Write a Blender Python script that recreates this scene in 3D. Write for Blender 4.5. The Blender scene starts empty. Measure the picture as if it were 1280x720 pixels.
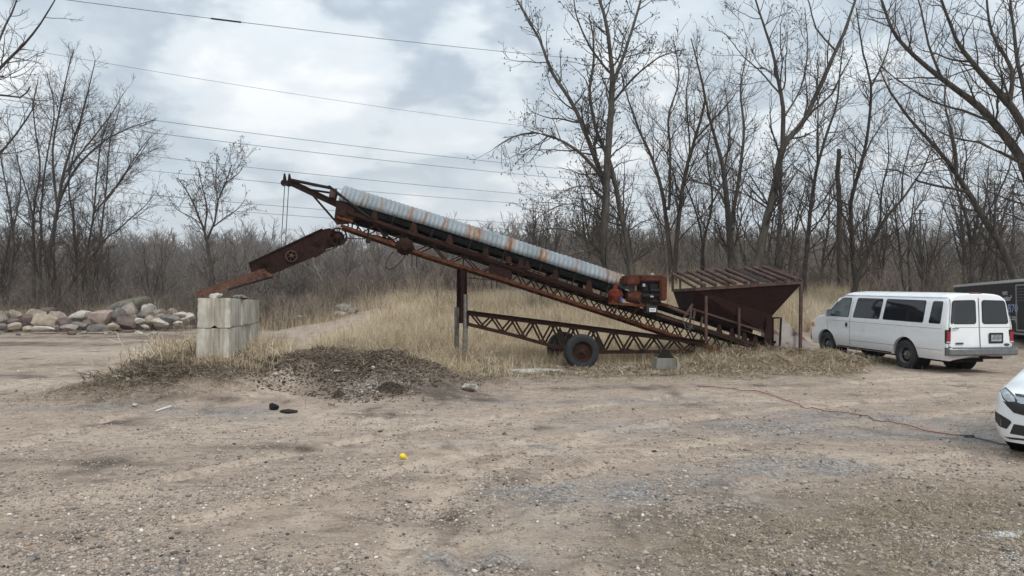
import bpy, bmesh, math, random
import numpy as np
from mathutils import Vector, Matrix
from mathutils.bvhtree import BVHTree
from mathutils.geometry import delaunay_2d_cdt

scene = bpy.context.scene
COL = scene.collection
PI = math.pi
random.seed(7)

# ------------------------------------------------------------------ camera
F_PX, CX, CY, HOR = 924.0, 640.0, 360.0, 383.0
CAMZ = 1.70
TILT = math.atan((HOR - CY) / F_PX)
cam_data = bpy.data.cameras.new("camera")
cam_data.sensor_width = 36.0
cam_data.lens = 36.0 * F_PX / 1280.0
cam_data.clip_end = 6000
cam_data.clip_start = 0.05
cam = bpy.data.objects.new("camera", cam_data)
COL.objects.link(cam)
cam.location = (0, 0, CAMZ)
cam.rotation_euler = (PI / 2 + TILT, 0, 0)
scene.camera = cam


def ray(px, py):
    x, y, z = (px - CX) / F_PX, 1.0, -(py - CY) / F_PX
    c, s = math.cos(TILT), math.sin(TILT)
    return (x, y * c - z * s, y * s + z * c)


def at(px, py, Y):
    """world point seen at a pixel at world depth Y"""
    d = ray(px, py)
    k = Y / d[1]
    return (d[0] * k, Y, CAMZ + d[2] * k)


def gnd(px, py, z=0.0):
    d = ray(px, py)
    k = (z - CAMZ) / d[2]
    return (d[0] * k, d[1] * k)


# ------------------------------------------------------------------ noise
def _hash(ix, iy, seed):
    h = (ix.astype(np.int64) * 374761393 + iy.astype(np.int64) * 668265263 + seed * 1442695041) & 0x7fffffff
    h = ((h ^ (h >> 13)) * 1274126177) & 0x7fffffff
    return ((h ^ (h >> 16)) & 0xffffff) / float(0xffffff)


def vnoise(x, y, seed=0):
    ix, iy = np.floor(x), np.floor(y)
    fx, fy = x - ix, y - iy
    fx, fy = fx * fx * (3 - 2 * fx), fy * fy * (3 - 2 * fy)
    a, b = _hash(ix, iy, seed), _hash(ix + 1, iy, seed)
    c, d = _hash(ix, iy + 1, seed), _hash(ix + 1, iy + 1, seed)
    return (a + (b - a) * fx) * (1 - fy) + (c + (d - c) * fx) * fy


def fbm(x, y, seed=0, octv=4, gain=0.5):
    s, a, n = 0.0, 1.0, 0.0
    for o in range(octv):
        s = s + a * vnoise(x * 2 ** o + 17.3 * o, y * 2 ** o - 9.1 * o, seed + o)
        n += a
        a *= gain
    return s / n * 2 - 1


def sstep(a, b, x):
    t = np.clip((x - a) / (b - a), 0, 1)
    return t * t * (3 - 2 * t)


def seg_dist(x, y, pts):
    """distance of points to a polyline"""
    best = np.full(np.shape(x), 1e9)
    for (ax, ay), (bx, by) in zip(pts[:-1], pts[1:]):
        dx, dy = bx - ax, by - ay
        t = np.clip(((x - ax) * dx + (y - ay) * dy) / (dx * dx + dy * dy), 0, 1)
        best = np.minimum(best, np.hypot(x - ax - t * dx, y - ay - t * dy))
    return best


# ------------------------------------------------------------------ terrain
WALL_A, WALL_B = (-6.04, 15.1), (-7.2, 20.2)      # centre line of the block wall


def gz(x, y, detail=False):
    x = np.asarray(x, float)
    y = np.asarray(y, float)
    g = lambda cx, cy, sx, sy: np.exp(-(((x - cx) / sx) ** 2 + ((y - cy) / sy) ** 2))
    z = 0.74 * np.exp(-(((x + 3.5 + .35 * fbm(y / .9, x / .9, 301, 2)) / 2.2) ** 2 + ((y - 15.9 - .15 * (x + 3.5)) / 1.5) ** 2) ** 1.35) * (1 + .28 * fbm(x / 1.1, y / 1.1, 303, 3)) + 0.24 * g(-1.7, 14.6, 1.1, 0.9)
    dw = seg_dist(x, y, [WALL_A, WALL_B])
    z = np.maximum(z, 0.62 * np.exp(-(dw / 1.7) ** 2))
    z = z + 0.30 * g(-7.5, 15.9, 1.1, 1.5) * (1 - np.exp(-(dw / 1.0) ** 2)) * (1 + .4 * fbm(x / .8, y / .8, 305, 3)) + 0.10 * g(-2.2, 13.6, 1.0, .6)
    z = z + 0.30 * g(7.6, 22.2, 2.4, 1.5) + 0.16 * g(4.6, 22.2, 2.2, 1.1) + 0.16 * g(10.4, 25.0, 2.0, 2.5)
    z = z + 0.22 * g(-1.3, 20.6, 0.9, 0.7)
    # field rising behind the conveyor
    m = sstep(-15, -5, x) * (1 - sstep(20, 34, x))
    z = z + m * (1.85 * sstep(24, 41, y) + 0.85 * sstep(2.5, 7.5, x) * (1 - sstep(10.5, 14, x)) * sstep(23.5, 33, y))
    z = z + (1 - m) * 0.35 * sstep(30, 50, y) - 1.2 * sstep(50, 80, y)
    # distant wooded hills
    z = z + (17.0 + 4.0 * sstep(-60, 120, x)) * sstep(85, 330, y) + 6.0 * sstep(330, 900, y)
    z = z + sstep(100, 300, y) * 2.5 * fbm(x / 90.0, y / 90.0, 5, 2)
    z = z + 0.05 * fbm(x / 3.0, y / 3.0, 11, 3) * sstep(3, 9, y) + 0.15 * fbm(x / 9.0, y / 9.0, 21, 2) * sstep(24, 40, y)
    if detail:
        lump = np.clip(g(-3.45, 15.7, 2.3, 1.7) + g(-8.0, 16.0, 2.4, 2.0) + .6 * g(-1.9, 14.2, 1.5, 1.2) + np.exp(-(dw / 1.7) ** 2), 0, 1)
        z = z + lump * (0.13 * fbm(x * 2.4, y * 2.4, 31, 5, .62))
        z = z + 0.026 * fbm(x * 1.6, y * 1.6, 41, 5, .62) * (1 - lump)
        z = z + 0.009 * fbm(x * 7, y * 7, 51, 3, .6)
        for k, (pts, w, off) in enumerate(TRACKS):
            d = seg_dist(x + 0.12 * fbm(x * .5, y * .5, 60 + k, 2), y, pts)
            rut = np.exp(-(d / w) ** 4)
            z = z - 0.028 * rut + 0.012 * np.exp(-((d - w * 1.4) / (w * .4)) ** 2)
            if off:
                z = z + 0.012 * rut * (np.sin((x * .35 + y * 1.0) * 42) > 0.1)
    return z


def G(px, py):
    return gnd(px, py)


TRACKS = [
    ([G(560, 740), G(600, 660), G(690, 600), G(850, 560), G(1080, 525), G(1300, 505)], .13, False),
    ([G(470, 740), G(520, 650), G(600, 590), G(760, 545), G(960, 512), G(1200, 490)], .13, False),
    ([G(590, 730), G(585, 690), G(560, 650), G(530, 612)], .16, True),
    ([G(0, 560), G(150, 520), G(300, 470), G(330, 440)], .15, False),
    ([G(-60, 500), G(60, 470), G(200, 440), G(330, 415)], .18, False),
    ([G(0, 640), G(300, 580), G(620, 520), G(900, 490), G(1200, 470)], .12, False),
    ([G(0, 700), G(350, 625), G(650, 555), G(900, 520)], .12, False),
    ([G(740, 740), G(840, 640), G(1000, 585), G(1290, 560)], .13, False),
]


def zat(x, y):
    return float(gz(x, y))


# ------------------------------------------------------------------ objects
def tag(o, label=None, cat=None, group=None, kind=None):
    if label: o["label"] = label
    if cat: o["category"] = cat
    if group: o["group"] = group
    if kind: o["kind"] = kind
    return o


def empty(name, loc, label=None, cat=None, group=None, parent=None):
    o = bpy.data.objects.new(name, None)
    COL.objects.link(o)
    o.empty_display_size = 0.2
    o.location = loc
    if parent: o.parent = parent
    return tag(o, label, cat, group)


def np_mesh(name, V, faces, mat=None, smooth=False, attrs=None):
    """faces: (n,3)/(n,4) int array or list of such arrays"""
    me = bpy.data.meshes.new(name)
    V = np.ascontiguousarray(V, np.float32)
    if not isinstance(faces, list): faces = [faces]
    faces = [np.asarray(f, np.int32) for f in faces if len(f)]
    loops = np.concatenate([f.ravel() for f in faces])
    sizes = np.concatenate([np.full(len(f), f.shape[1], np.int32) for f in faces])
    starts = np.concatenate([[0], np.cumsum(sizes)[:-1]]).astype(np.int32)
    me.vertices.add(len(V)); me.vertices.foreach_set("co", V.ravel())
    me.loops.add(len(loops)); me.loops.foreach_set("vertex_index", loops)
    me.polygons.add(len(sizes)); me.polygons.foreach_set("loop_start", starts)
    if smooth:
        me.polygons.foreach_set("use_smooth", np.ones(len(sizes), bool))
    me.update(calc_edges=True)
    for k, (typ, arr) in (attrs or {}).items():
        a = me.attributes.new(k, typ, 'POINT')
        a.data.foreach_set("value" if typ == 'FLOAT' else "color", np.ascontiguousarray(arr, np.float32).ravel())
    if mat: me.materials.append(mat)
    return me


def link(name, me, parent=None, loc=(0, 0, 0)):
    o = bpy.data.objects.new(name, me)
    COL.objects.link(o)
    o.location = loc
    if parent: o.parent = parent
    return o


def v3(p): return np.array(p, float)


def unit(v):
    v = np.asarray(v, float)
    return v / max(1e-9, np.linalg.norm(v))


class MB:
    """collects shapes in world (or local) space, built as one mesh"""

    def __init__(s):
        s.v, s.f, s.n = [], [], 0

    def add(s, V, Fs):
        s.v.append(np.asarray(V, float))
        s.f += [tuple(i + s.n for i in f) for f in Fs]
        s.n += len(V)
        return s

    def frame(s, d, up=(0, 0, 1)):
        d = unit(d)
        u = v3(up)
        if abs(np.dot(d, unit(u))) > .98: u = v3((1, 0, 0)) if abs(d[0]) < .9 else v3((0, 1, 0))
        a = unit(np.cross(d, u))
        b = np.cross(a, d)
        return a, b                       # a: sideways, b: up-ish

    def tube(s, pts, r, n=8, r1=None, caps=True):
        pts = [v3(p) for p in pts]
        k = len(pts)
        rs = [r + ((r1 if r1 is not None else r) - r) * i / max(1, k - 1) for i in range(k)] if not hasattr(r, '__len__') else r
        V = []
        for i, p in enumerate(pts):
            d = pts[min(i + 1, k - 1)] - pts[max(i - 1, 0)]
            a, b = s.frame(d)
            for j in range(n):
                t = 2 * PI * j / n
                V.append(p + (a * math.cos(t) + b * math.sin(t)) * rs[i])
        Fs = [(i * n + j, i * n + (j + 1) % n, (i + 1) * n + (j + 1) % n, (i + 1) * n + j) for i in range(k - 1) for j in range(n)]
        if caps:
            Fs.append(tuple(range(n))[::-1])
            Fs.append(tuple((k - 1) * n + j for j in range(n)))
        return s.add(V, Fs)

    def beam(s, p, q, w, h, up=(0, 0, 1), c=0.0):
        """rectangular bar; w sideways, h along up"""
        p, q = v3(p), v3(q)
        a, b = s.frame(q - p, up)
        V = [e + a * sx * w / 2 + b * sz * h / 2 for e in (p, q) for sx, sz in ((-1, -1), (1, -1), (1, 1), (-1, 1))]
        return s.add(V, [(3, 2, 1, 0), (4, 5, 6, 7), (0, 1, 5, 4), (1, 2, 6, 5), (2, 3, 7, 6), (3, 0, 4, 7)])

    def angle(s, p, q, w, t, up=(0, 0, 1), flip=1):
        """L section"""
        p, q = v3(p), v3(q)
        a, b = s.frame(q - p, up)
        a = a * flip
        sec = [(0, 0), (w, 0), (w, t), (t, t), (t, w), (0, w)]
        V = [e + a * x + b * y for e in (p, q) for x, y in sec]
        Fs = [(i, (i + 1) % 6, 6 + (i + 1) % 6, 6 + i) for i in range(6)] + [tuple(range(6))[::-1], tuple(range(6, 12))]
        return s.add(V, Fs)

    def channel(s, p, q, w, h, t, up=(0, 0, 1), flip=1):
        """C section, web towards -a*flip"""
        p, q = v3(p), v3(q)
        a, b = s.frame(q - p, up)
        a = a * flip
        hh = h / 2
        sec = [(0, -hh), (w, -hh), (w, -hh + t), (t, -hh + t), (t, hh - t), (w, hh - t), (w, hh), (0, hh)]
        V = [e + a * x + b * y for e in (p, q) for x, y in sec]
        Fs = [(i, (i + 1) % 8, 8 + (i + 1) % 8, 8 + i) for i in range(8)] + [tuple(range(8))[::-1], tuple(range(8, 16))]
        return s.add(V, Fs)

    def prism(s, poly, vec):
        """extrude a polygon (3D points) by a vector"""
        poly = [v3(p) for p in poly]
        n = len(poly)
        V = poly + [p + v3(vec) for p in poly]
        return s.add(V, [tuple(range(n))[::-1], tuple(range(n, 2 * n))] + [(i, (i + 1) % n, n + (i + 1) % n, n + i) for i in range(n)])

    def lathe(s, c, axis, prof, n=32, up=(0, 0, 1), closed=False):
        """prof: list of (along axis, radius)"""
        c, d = v3(c), unit(axis)
        a, b = s.frame(d, up)
        V = [c + d * h + (a * math.cos(2 * PI * j / n) + b * math.sin(2 * PI * j / n)) * r for h, r in prof for j in range(n)]
        k = len(prof)
        Fs = []
        for i in range(k if closed else k - 1):
            i2 = (i + 1) % k
            Fs += [(i * n + j, i * n + (j + 1) % n, i2 * n + (j + 1) % n, i2 * n + j) for j in range(n)]
        if not closed:
            if prof[0][1] > 1e-4: Fs.append(tuple(range(n))[::-1])
            if prof[-1][1] > 1e-4: Fs.append(tuple((k - 1) * n + j for j in range(n)))
        return s.add(V, Fs)

    def box(s, c, size, rz=0.0, M=None):
        x, y, z = [q / 2 for q in size]
        P = [(-x, -y, -z), (x, -y, -z), (x, y, -z), (-x, y, -z), (-x, -y, z), (x, -y, z), (x, y, z), (-x, y, z)]
        ca, sa = math.cos(rz), math.sin(rz)
        V = [(c[0] + p[0] * ca - p[1] * sa, c[1] + p[0] * sa + p[1] * ca, c[2] + p[2]) for p in P]
        return s.add(V, [(3, 2, 1, 0), (4, 5, 6, 7), (0, 1, 5, 4), (1, 2, 6, 5), (2, 3, 7, 6), (3, 0, 4, 7)])

    def build(s, name, mat, parent=None, origin=(0, 0, 0), smooth=None, bevel=0, M=None):
        V = np.concatenate(s.v) - v3(origin)
        me = bpy.data.meshes.new(name)
        me.from_pydata([tuple(p) for p in V], [], s.f)
        bm = bmesh.new(); bm.from_mesh(me)
        bmesh.ops.recalc_face_normals(bm, faces=bm.faces)
        if bevel:
            ed = [e for e in bm.edges if len(e.link_faces) == 2 and e.calc_face_angle(0) > .6]
            bmesh.ops.bevel(bm, geom=ed, offset=bevel, segments=2, affect='EDGES', clamp_overlap=True)
        if M is not None: bmesh.ops.transform(bm, matrix=M, verts=bm.verts)
        bm.to_mesh(me); bm.free()
        if smooth:
            me.polygons.foreach_set("use_smooth", [True] * len(me.polygons))
            me.set_sharp_from_angle(angle=math.radians(smooth))
        me.materials.append(mat)
        return link(name, me, parent)


def copy_tree(o, parent=None):
    c = o.copy(); COL.objects.link(c); c.parent = parent
    for ch in [k for k in bpy.data.objects if k.parent == o]: copy_tree(ch, c)
    return c
# ------------------------------------------------------------------ materials
class NT:
    def __init__(s, name):
        s.m = bpy.data.materials.new(name); s.m.use_nodes = True
        s.t = s.m.node_tree; s.t.nodes.clear()
        s.out = s.t.nodes.new("ShaderNodeOutputMaterial")
        s.b = s.t.nodes.new("ShaderNodeBsdfPrincipled")
        s.t.links.new(s.b.outputs[0], s.out.inputs[0])

    def n(s, typ, **kw):
        nd = s.t.nodes.new(typ)
        for k, v in kw.items():
            if k.startswith("i_"):
                key = k[2:]
                nd.inputs[int(key) if key.isdigit() else key].default_value = v
            else: setattr(nd, k, v)
        return nd

    def l(s, a, b): s.t.links.new(a, b)

    def noise(s, scale, detail=4, rough=.55, vec=None, dist=0.0, stretch=None, coord="Object"):
        tc = s.n("ShaderNodeTexCoord")
        src = vec or tc.outputs[coord]
        if stretch:
            mp = s.n("ShaderNodeMapping"); mp.inputs["Scale"].default_value = stretch
            s.l(src, mp.inputs[0]); src = mp.outputs[0]
        nd = s.n("ShaderNodeTexNoise"); s.l(src, nd.inputs["Vector"])
        nd.inputs["Scale"].default_value = scale; nd.inputs["Detail"].default_value = detail
        nd.inputs["Roughness"].default_value = rough; nd.inputs["Distortion"].default_value = dist
        return nd.outputs["Fac"]

    def ramp(s, fac, stops, interp='LINEAR'):
        r = s.n("ShaderNodeValToRGB"); r.color_ramp.interpolation = interp
        el = r.color_ramp.elements
        while len(el) < len(stops): el.new(0.5)
        for e, (p, c) in zip(el, stops):
            e.position = p; e.color = (*c, 1) if len(c) == 3 else c
        s.l(fac, r.inputs[0]); return r.outputs[0]

    def val(s, fac, a, b):
        m = s.n("ShaderNodeMapRange"); m.inputs[1].default_value = a; m.inputs[2].default_value = b
        s.l(fac, m.inputs[0]); return m.outputs[0]

    def math(s, op, a, b=None):
        m = s.n("ShaderNodeMath", operation=op)
        for i, x in enumerate((a, b)):
            if x is None: continue
            if hasattr(x, "links"): s.l(x, m.inputs[i])
            else: m.inputs[i].default_value = x
        return m.outputs[0]

    def mix(s, fac, a, b, mode='MIX'):
        m = s.n("ShaderNodeMix", data_type='RGBA', blend_type=mode)
        for sock, x in ((m.inputs[0], fac), (m.inputs[6], a), (m.inputs[7], b)):
            if hasattr(x, "links"): s.l(x, sock)
            elif isinstance(x, (int, float)): sock.default_value = x
            else: sock.default_value = (*x, 1)
        return m.outputs[2]

    def bump(s, h, strength=.3, dist=.02, prev=None):
        b = s.n("ShaderNodeBump"); b.inputs["Strength"].default_value = strength
        b.inputs["Distance"].default_value = dist; s.l(h, b.inputs["Height"])
        if prev: s.l(prev, b.inputs["Normal"])
        return b.outputs[0]

    def fin(s, col=None, rough=.8, metal=0.0, normal=None, spec=.5, **kw):
        if col is not None:
            if hasattr(col, "links"): s.l(col, s.b.inputs["Base Color"])
            else: s.b.inputs["Base Color"].default_value = (*col, 1)
        if hasattr(rough, "links"): s.l(rough, s.b.inputs["Roughness"])
        else: s.b.inputs["Roughness"].default_value = rough
        s.b.inputs["Metallic"].default_value = metal
        s.b.inputs["Specular IOR Level"].default_value = spec
        if normal: s.l(normal, s.b.inputs["Normal"])
        for k, v in kw.items(): s.b.inputs[k.replace("_", " ")].default_value = v
        return s.m


def rust_mat(name, dark, mid, orange, k=.55, scale=3.0, rough=.85):
    n = NT(name)
    a = n.noise(scale, 6, .62)
    b = n.noise(scale * 6, 5, .65)
    c1 = n.ramp(a, [(.30, dark), (.52, mid), (k + .1, mid), (min(.98, k + .22), orange)])
    c2 = n.mix(n.val(b, .45, .75), c1, tuple(x * .45 for x in dark))
    c3 = n.mix(n.math('MULTIPLY', n.val(n.noise(scale * 14, 3, .6), .6, .8), .5), c2, orange)
    return n.fin(c3, rough, normal=n.bump(b, .35, .006), spec=.12)


M = {}
M['rust_dark'] = rust_mat("dark maroon primer over rust", (.017, .0080, .0065), (.034, .0155, .012), (.075, .030, .017), .60)
M['rust_mid'] = rust_mat("rust brown steel", (.018, .0095, .0075), (.045, .0205, .014), (.115, .046, .022), .53)
M['rust_orange'] = rust_mat("orange rust steel", (.040, .017, .012), (.115, .042, .020), (.27, .095, .032), .46)
M['rust_engine'] = rust_mat("faded red engine enamel", (.055, .019, .013), (.115, .038, .024), (.16, .075, .045), .52, 9)
M['rust_red'] = rust_mat("bright red pump enamel", (.085, .02, .013), (.16, .034, .019), (.17, .07, .035), .55, 9)
M['rust_bar'] = rust_mat("weathered brown pipe", (.060, .034, .028), (.115, .072, .060), (.18, .12, .10), .6, 4)
M['rust_hopper'] = rust_mat("maroon hopper plate", (.018, .007, .0065), (.029, .0115, .0095), (.085, .034, .022), .58, 1.8)
M['rust_chute'] = rust_mat("rubbed rusty channel", (.065, .034, .025), (.15, .077, .054), (.22, .125, .09), .5, 3)


def simple(name, col, rough=.6, metal=0.0, var=.25, scale=8, bump=.0, spec=.5, **kw):
    n = NT(name)
    a = n.noise(scale, 5, .6)
    c = n.mix(n.val(a, .3, .75), tuple(x * (1 - var) for x in col), tuple(min(1, x * (1 + var)) for x in col))
    nm = n.bump(a, bump, .01) if bump else None
    return n.fin(c, rough, metal, nm, spec, **kw)


M['black'] = simple("black rubber belt", (.006, .006, .006), .9, spec=.08)
M['tyre'] = simple("tyre rubber", (.022, .022, .024), .85, var=.35, scale=20, bump=.3)
M['tyre_old'] = simple("weathered tyre rubber", (.016, .018, .021), .8, var=.4, scale=12, bump=.3)
M['steel_dark'] = simple("oily dark steel", (.016, .012, .011), .7, var=.5, spec=.2)
M['steel_cable'] = simple("grey cable", (.07, .07, .075), .6)
M['wire'] = simple("overhead conductor", (.10, .11, .12), .6)
def van_paint():
    n = NT("white van paint with road dirt")
    g = n.n("ShaderNodeNewGeometry"); sp = n.n("ShaderNodeSeparateXYZ"); n.l(g.outputs["Position"], sp.inputs[0])
    low = n.val(sp.outputs[2], 1.05, .40)
    d = n.noise(3.0, 6, .68, stretch=(.4, 1, 1.6)); d2 = n.noise(22, 4, .7)
    f = n.math('MULTIPLY', low, n.val(n.math('ADD', n.math('MULTIPLY', d, .7), n.math('MULTIPLY', d2, .3)), .36, .62))
    c = n.mix(n.math('MULTIPLY', f, .38), (.82, .825, .83), (.36, .32, .27))
    c = n.mix(n.math('MULTIPLY', n.val(d, .45, .75), .10), c, (.55, .54, .52))
    return n.fin(c, n.val(d, .2, 1.3), spec=.45, Coat_Weight=.25)


M['white_paint'] = van_paint()
M['car_paint'] = simple("white car paint", (.80, .82, .83), .22, var=.01, scale=2, Coat_Weight=.6)
M['glass_dark'] = simple("tinted window glass", (.012, .014, .017), .06, var=.05, spec=.6)
M['glass_clear'] = simple("door window glass", (.06, .085, .08), .06, var=.3, scale=3, spec=.7)
M['lamp_glass'] = simple("headlamp glass", (.32, .34, .36), .12, var=.5, scale=14, spec=.8)
M['red_lamp'] = simple("red tail lamp", (.30, .008, .016), .2, var=.25, scale=14)
M['pale_lamp'] = simple("clear reversing lamp", (.55, .50, .50), .2)
M['amber'] = simple("amber marker lamp", (.75, .20, .04), .25)
M['trim'] = simple("black plastic trim", (.014, .014, .015), .55, var=.2)
M['seam'] = simple("dark panel gap", (.05, .05, .052), .8)
M['chrome'] = simple("dull bumper steel", (.34, .35, .36), .32, .75, var=.15)
M['bumper'] = simple("grey step bumper", (.20, .205, .21), .42, .5, var=.2)
M['rim_steel'] = simple("grey wheel steel", (.16, .155, .15), .5, .4, var=.35, scale=14)
M['alu'] = simple("brushed aluminium frame", (.42, .43, .45), .4, .6, var=.15)
M['black_panel'] = simple("black trailer panel", (.006, .007, .011), .6, var=.1)
M['white_trim'] = simple("white roof edge", (.55, .56, .57), .5)
M['lettering'] = simple("white lettering", (.62, .64, .68), .6, var=.05)
M['lettering_blue'] = simple("pale blue numerals", (.34, .40, .58), .6, var=.05)
M['badge'] = simple("dark badge", (.05, .055, .065), .4)
M['plate'] = simple("pale number plate", (.42, .45, .48), .5, var=.4, scale=30)
M['blue'] = simple("blue oil filter", (.02, .10, .42), .4)
M['yellow'] = simple("yellow plastic", (.80, .60, .02), .5, var=.1)
M['red_cord'] = simple("dusty red cord", (.22, .075, .065), .7)
M['blue_cord'] = simple("dark blue cord", (.05, .06, .09), .7)
M['grey_wood'] = simple("weathered grey post", (.17, .155, .13), .9, var=.4, scale=10, bump=.4)
M['white_paper'] = simple("white label", (.7, .71, .7), .6, var=.05)
M['green'] = simple("dark green scrap", (.02, .09, .06), .6)


def corrugated_mat():
    n = NT("galvanised corrugated sheet")
    a = n.noise(2.2, 3, .6, coord="UV", stretch=(1.0, .16, 1))      # streaks run round the arch
    b = n.noise(9.0, 5, .7, coord="UV", stretch=(1.0, .35, 1))
    r = n.math('ADD', n.math('MULTIPLY', a, .62), n.math('MULTIPLY', b, .38))
    tcu = n.n("ShaderNodeTexCoord"); su = n.n("ShaderNodeSeparateXYZ"); n.l(tcu.outputs["UV"], su.inputs[0])
    fr = n.math('FRACT', n.math('ADD', su.outputs[0], .35))
    jn = n.math('SUBTRACT', 1.0, n.val(n.math('ABSOLUTE', n.math('SUBTRACT', fr, .5)), .04, .22))
    r = n.math('ADD', r, n.math('MULTIPLY', jn, .085))
    rust = n.ramp(r, [(.535, (0, 0, 0)), (.60, (1, 1, 1))])
    sp = n.noise(30, 3, .6)
    zinc = n.mix(n.val(sp, .3, .7), (.20, .23, .25), (.315, .35, .375))
    zinc = n.mix(n.val(n.noise(1.2, 3, .6), .4, .7), zinc, (.16, .18, .19))
    rc = n.ramp(b, [(.35, (.075, .032, .016)), (.50, (.19, .092, .045)), (.66, (.33, .23, .15))])
    c = n.mix(n.math('MULTIPLY', rust, .9), zinc, rc)
    return n.fin(c, .5, .15, spec=.4)


M['corrugated'] = corrugated_mat()


def concrete_mat(name, base, stain, moss=(.16, .15, .10)):
    n = NT(name)
    a = n.noise(1.6, 6, .62)
    b = n.noise(14, 5, .7)
    c = n.mix(n.val(a, .35, .68), base, stain)
    c = n.mix(n.val(n.noise(2.2, 5, .65, stretch=(3, 3, .35)), .46, .66), c, moss)
    c = n.mix(n.math('MULTIPLY', n.val(n.noise(4.5, 6, .7), .52, .64), .6), c, stain)
    c = n.mix(n.math('MULTIPLY', n.val(b, .55, .75), .5), c, tuple(x * .55 for x in base))
    v = n.n("ShaderNodeTexVoronoi"); v.inputs["Scale"].default_value = 26
    tc = n.n("ShaderNodeTexCoord"); n.l(tc.outputs["Object"], v.inputs["Vector"])
    pit = n.val(v.outputs["Distance"], 0, .22)
    return n.fin(c, .92, normal=n.bump(pit, .25, .01, n.bump(b, .5, .02)), spec=.2)


M['concrete'] = concrete_mat("weathered precast concrete", (.57, .53, .45), (.39, .36, .30), (.22, .19, .14))
M['concrete_blue'] = concrete_mat("blue grey precast concrete", (.40, .41, .41), (.30, .31, .31), (.26, .25, .21))
M['concrete_slab'] = concrete_mat("pale old concrete", (.50, .46, .40), (.38, .35, .30))
M['cinder'] = concrete_mat("grey cinder block", (.27, .26, .24), (.18, .175, .16))


def stone_mat(name, a, b, c):
    n = NT(name)
    f = n.noise(2.6, 6, .65)
    g = n.noise(18, 5, .7)
    col = n.ramp(f, [(.30, a), (.52, b), (.72, c)])
    col = n.mix(n.math('MULTIPLY', n.val(g, .5, .8), .55), col, tuple(x * .5 for x in b))
    return n.fin(col, .9, normal=n.bump(g, .6, .03), spec=.25)


M['st_tan'] = stone_mat("tan field stone", (.24, .19, .14), (.38, .31, .24), (.48, .42, .34))
M['st_pink'] = stone_mat("pinkish granite", (.23, .17, .14), (.36, .28, .235), (.46, .39, .335))
M['st_grey'] = stone_mat("grey field stone", (.18, .15, .125), (.31, .265, .22), (.43, .38, .325))
M['st_dark'] = stone_mat("dark blue grey stone", (.10, .090, .080), (.17, .152, .135), (.26, .235, .205))
M['st_red'] = stone_mat("dark reddish stone", (.085, .060, .054), (.15, .110, .098), (.23, .18, .16))
M['st_white'] = stone_mat("pale limestone", (.34, .30, .25), (.46, .42, .365), (.56, .52, .465))
M['st_black'] = stone_mat("black lump", (.006, .006, .007), (.014, .013, .013), (.03, .028, .026))
M['st_olive'] = stone_mat("olive grey boulder", (.09, .085, .065), (.15, .14, .11), (.24, .23, .19))


def bark_mat(name, a, b):
    n = NT(name)
    f = n.noise(7, 5, .65, stretch=(1, 1, .25))
    c = n.mix(n.val(f, .32, .68), a, b)
    return n.fin(c, .95, normal=n.bump(f, .5, .03), spec=.1)


M['bark'] = bark_mat("dark grey brown bark", (.034, .028, .023), (.090, .077, .064))
M['bark_light'] = bark_mat("grey cottonwood bark", (.048, .042, .035), (.120, .105, .089))
M['bark_brown'] = bark_mat("brown bark", (.050, .036, .027), (.110, .083, .063))
M['twig'] = bark_mat("bare twigs", (.050, .040, .034), (.095, .078, .066))
M['twig_brown'] = bark_mat("reddish brown twigs", (.060, .044, .036), (.110, .085, .070))


def tint_mat(name, stops, attr="tint", rough=.9, trans=0.0):
    n = NT(name)
    at_ = n.n("ShaderNodeAttribute", attribute_name=attr)
    c = n.ramp(at_.outputs["Fac"], stops)
    return n.fin(c, rough, spec=.15)


M['straw'] = tint_mat("dry golden grass", [(0, (.15, .11, .070)), (.3, (.38, .29, .185)), (.65, (.64, .52, .36)), (1, (.80, .72, .57))])
M['litter'] = tint_mat("flattened dry straw", [(0, (.10, .075, .052)), (.4, (.26, .20, .135)), (.8, (.48, .39, .28)), (1, (.64, .57, .46))])
M['brush'] = tint_mat("bare brush stems", [(0, (.062, .048, .040)), (.5, (.135, .107, .088)), (.85, (.24, .195, .155)), (1, (.38, .315, .235))])
M['woods'] = tint_mat("far bare woods", [(0, (.11, .090, .079)), (.5, (.165, .138, .120)), (1, (.27, .235, .205))])
M['pebbles'] = tint_mat("mixed pebbles", [(0, (.05, .047, .046)), (.2, (.17, .155, .145)), (.5, (.33, .27, .22)), (.75, (.46, .375, .305)), (.93, (.56, .50, .44)), (1, (.74, .71, .67))])
M['clods'] = tint_mat("dark soil and roots", [(0, (.045, .034, .026)), (.5, (.115, .088, .068)), (1, (.40, .35, .29))])


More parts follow.
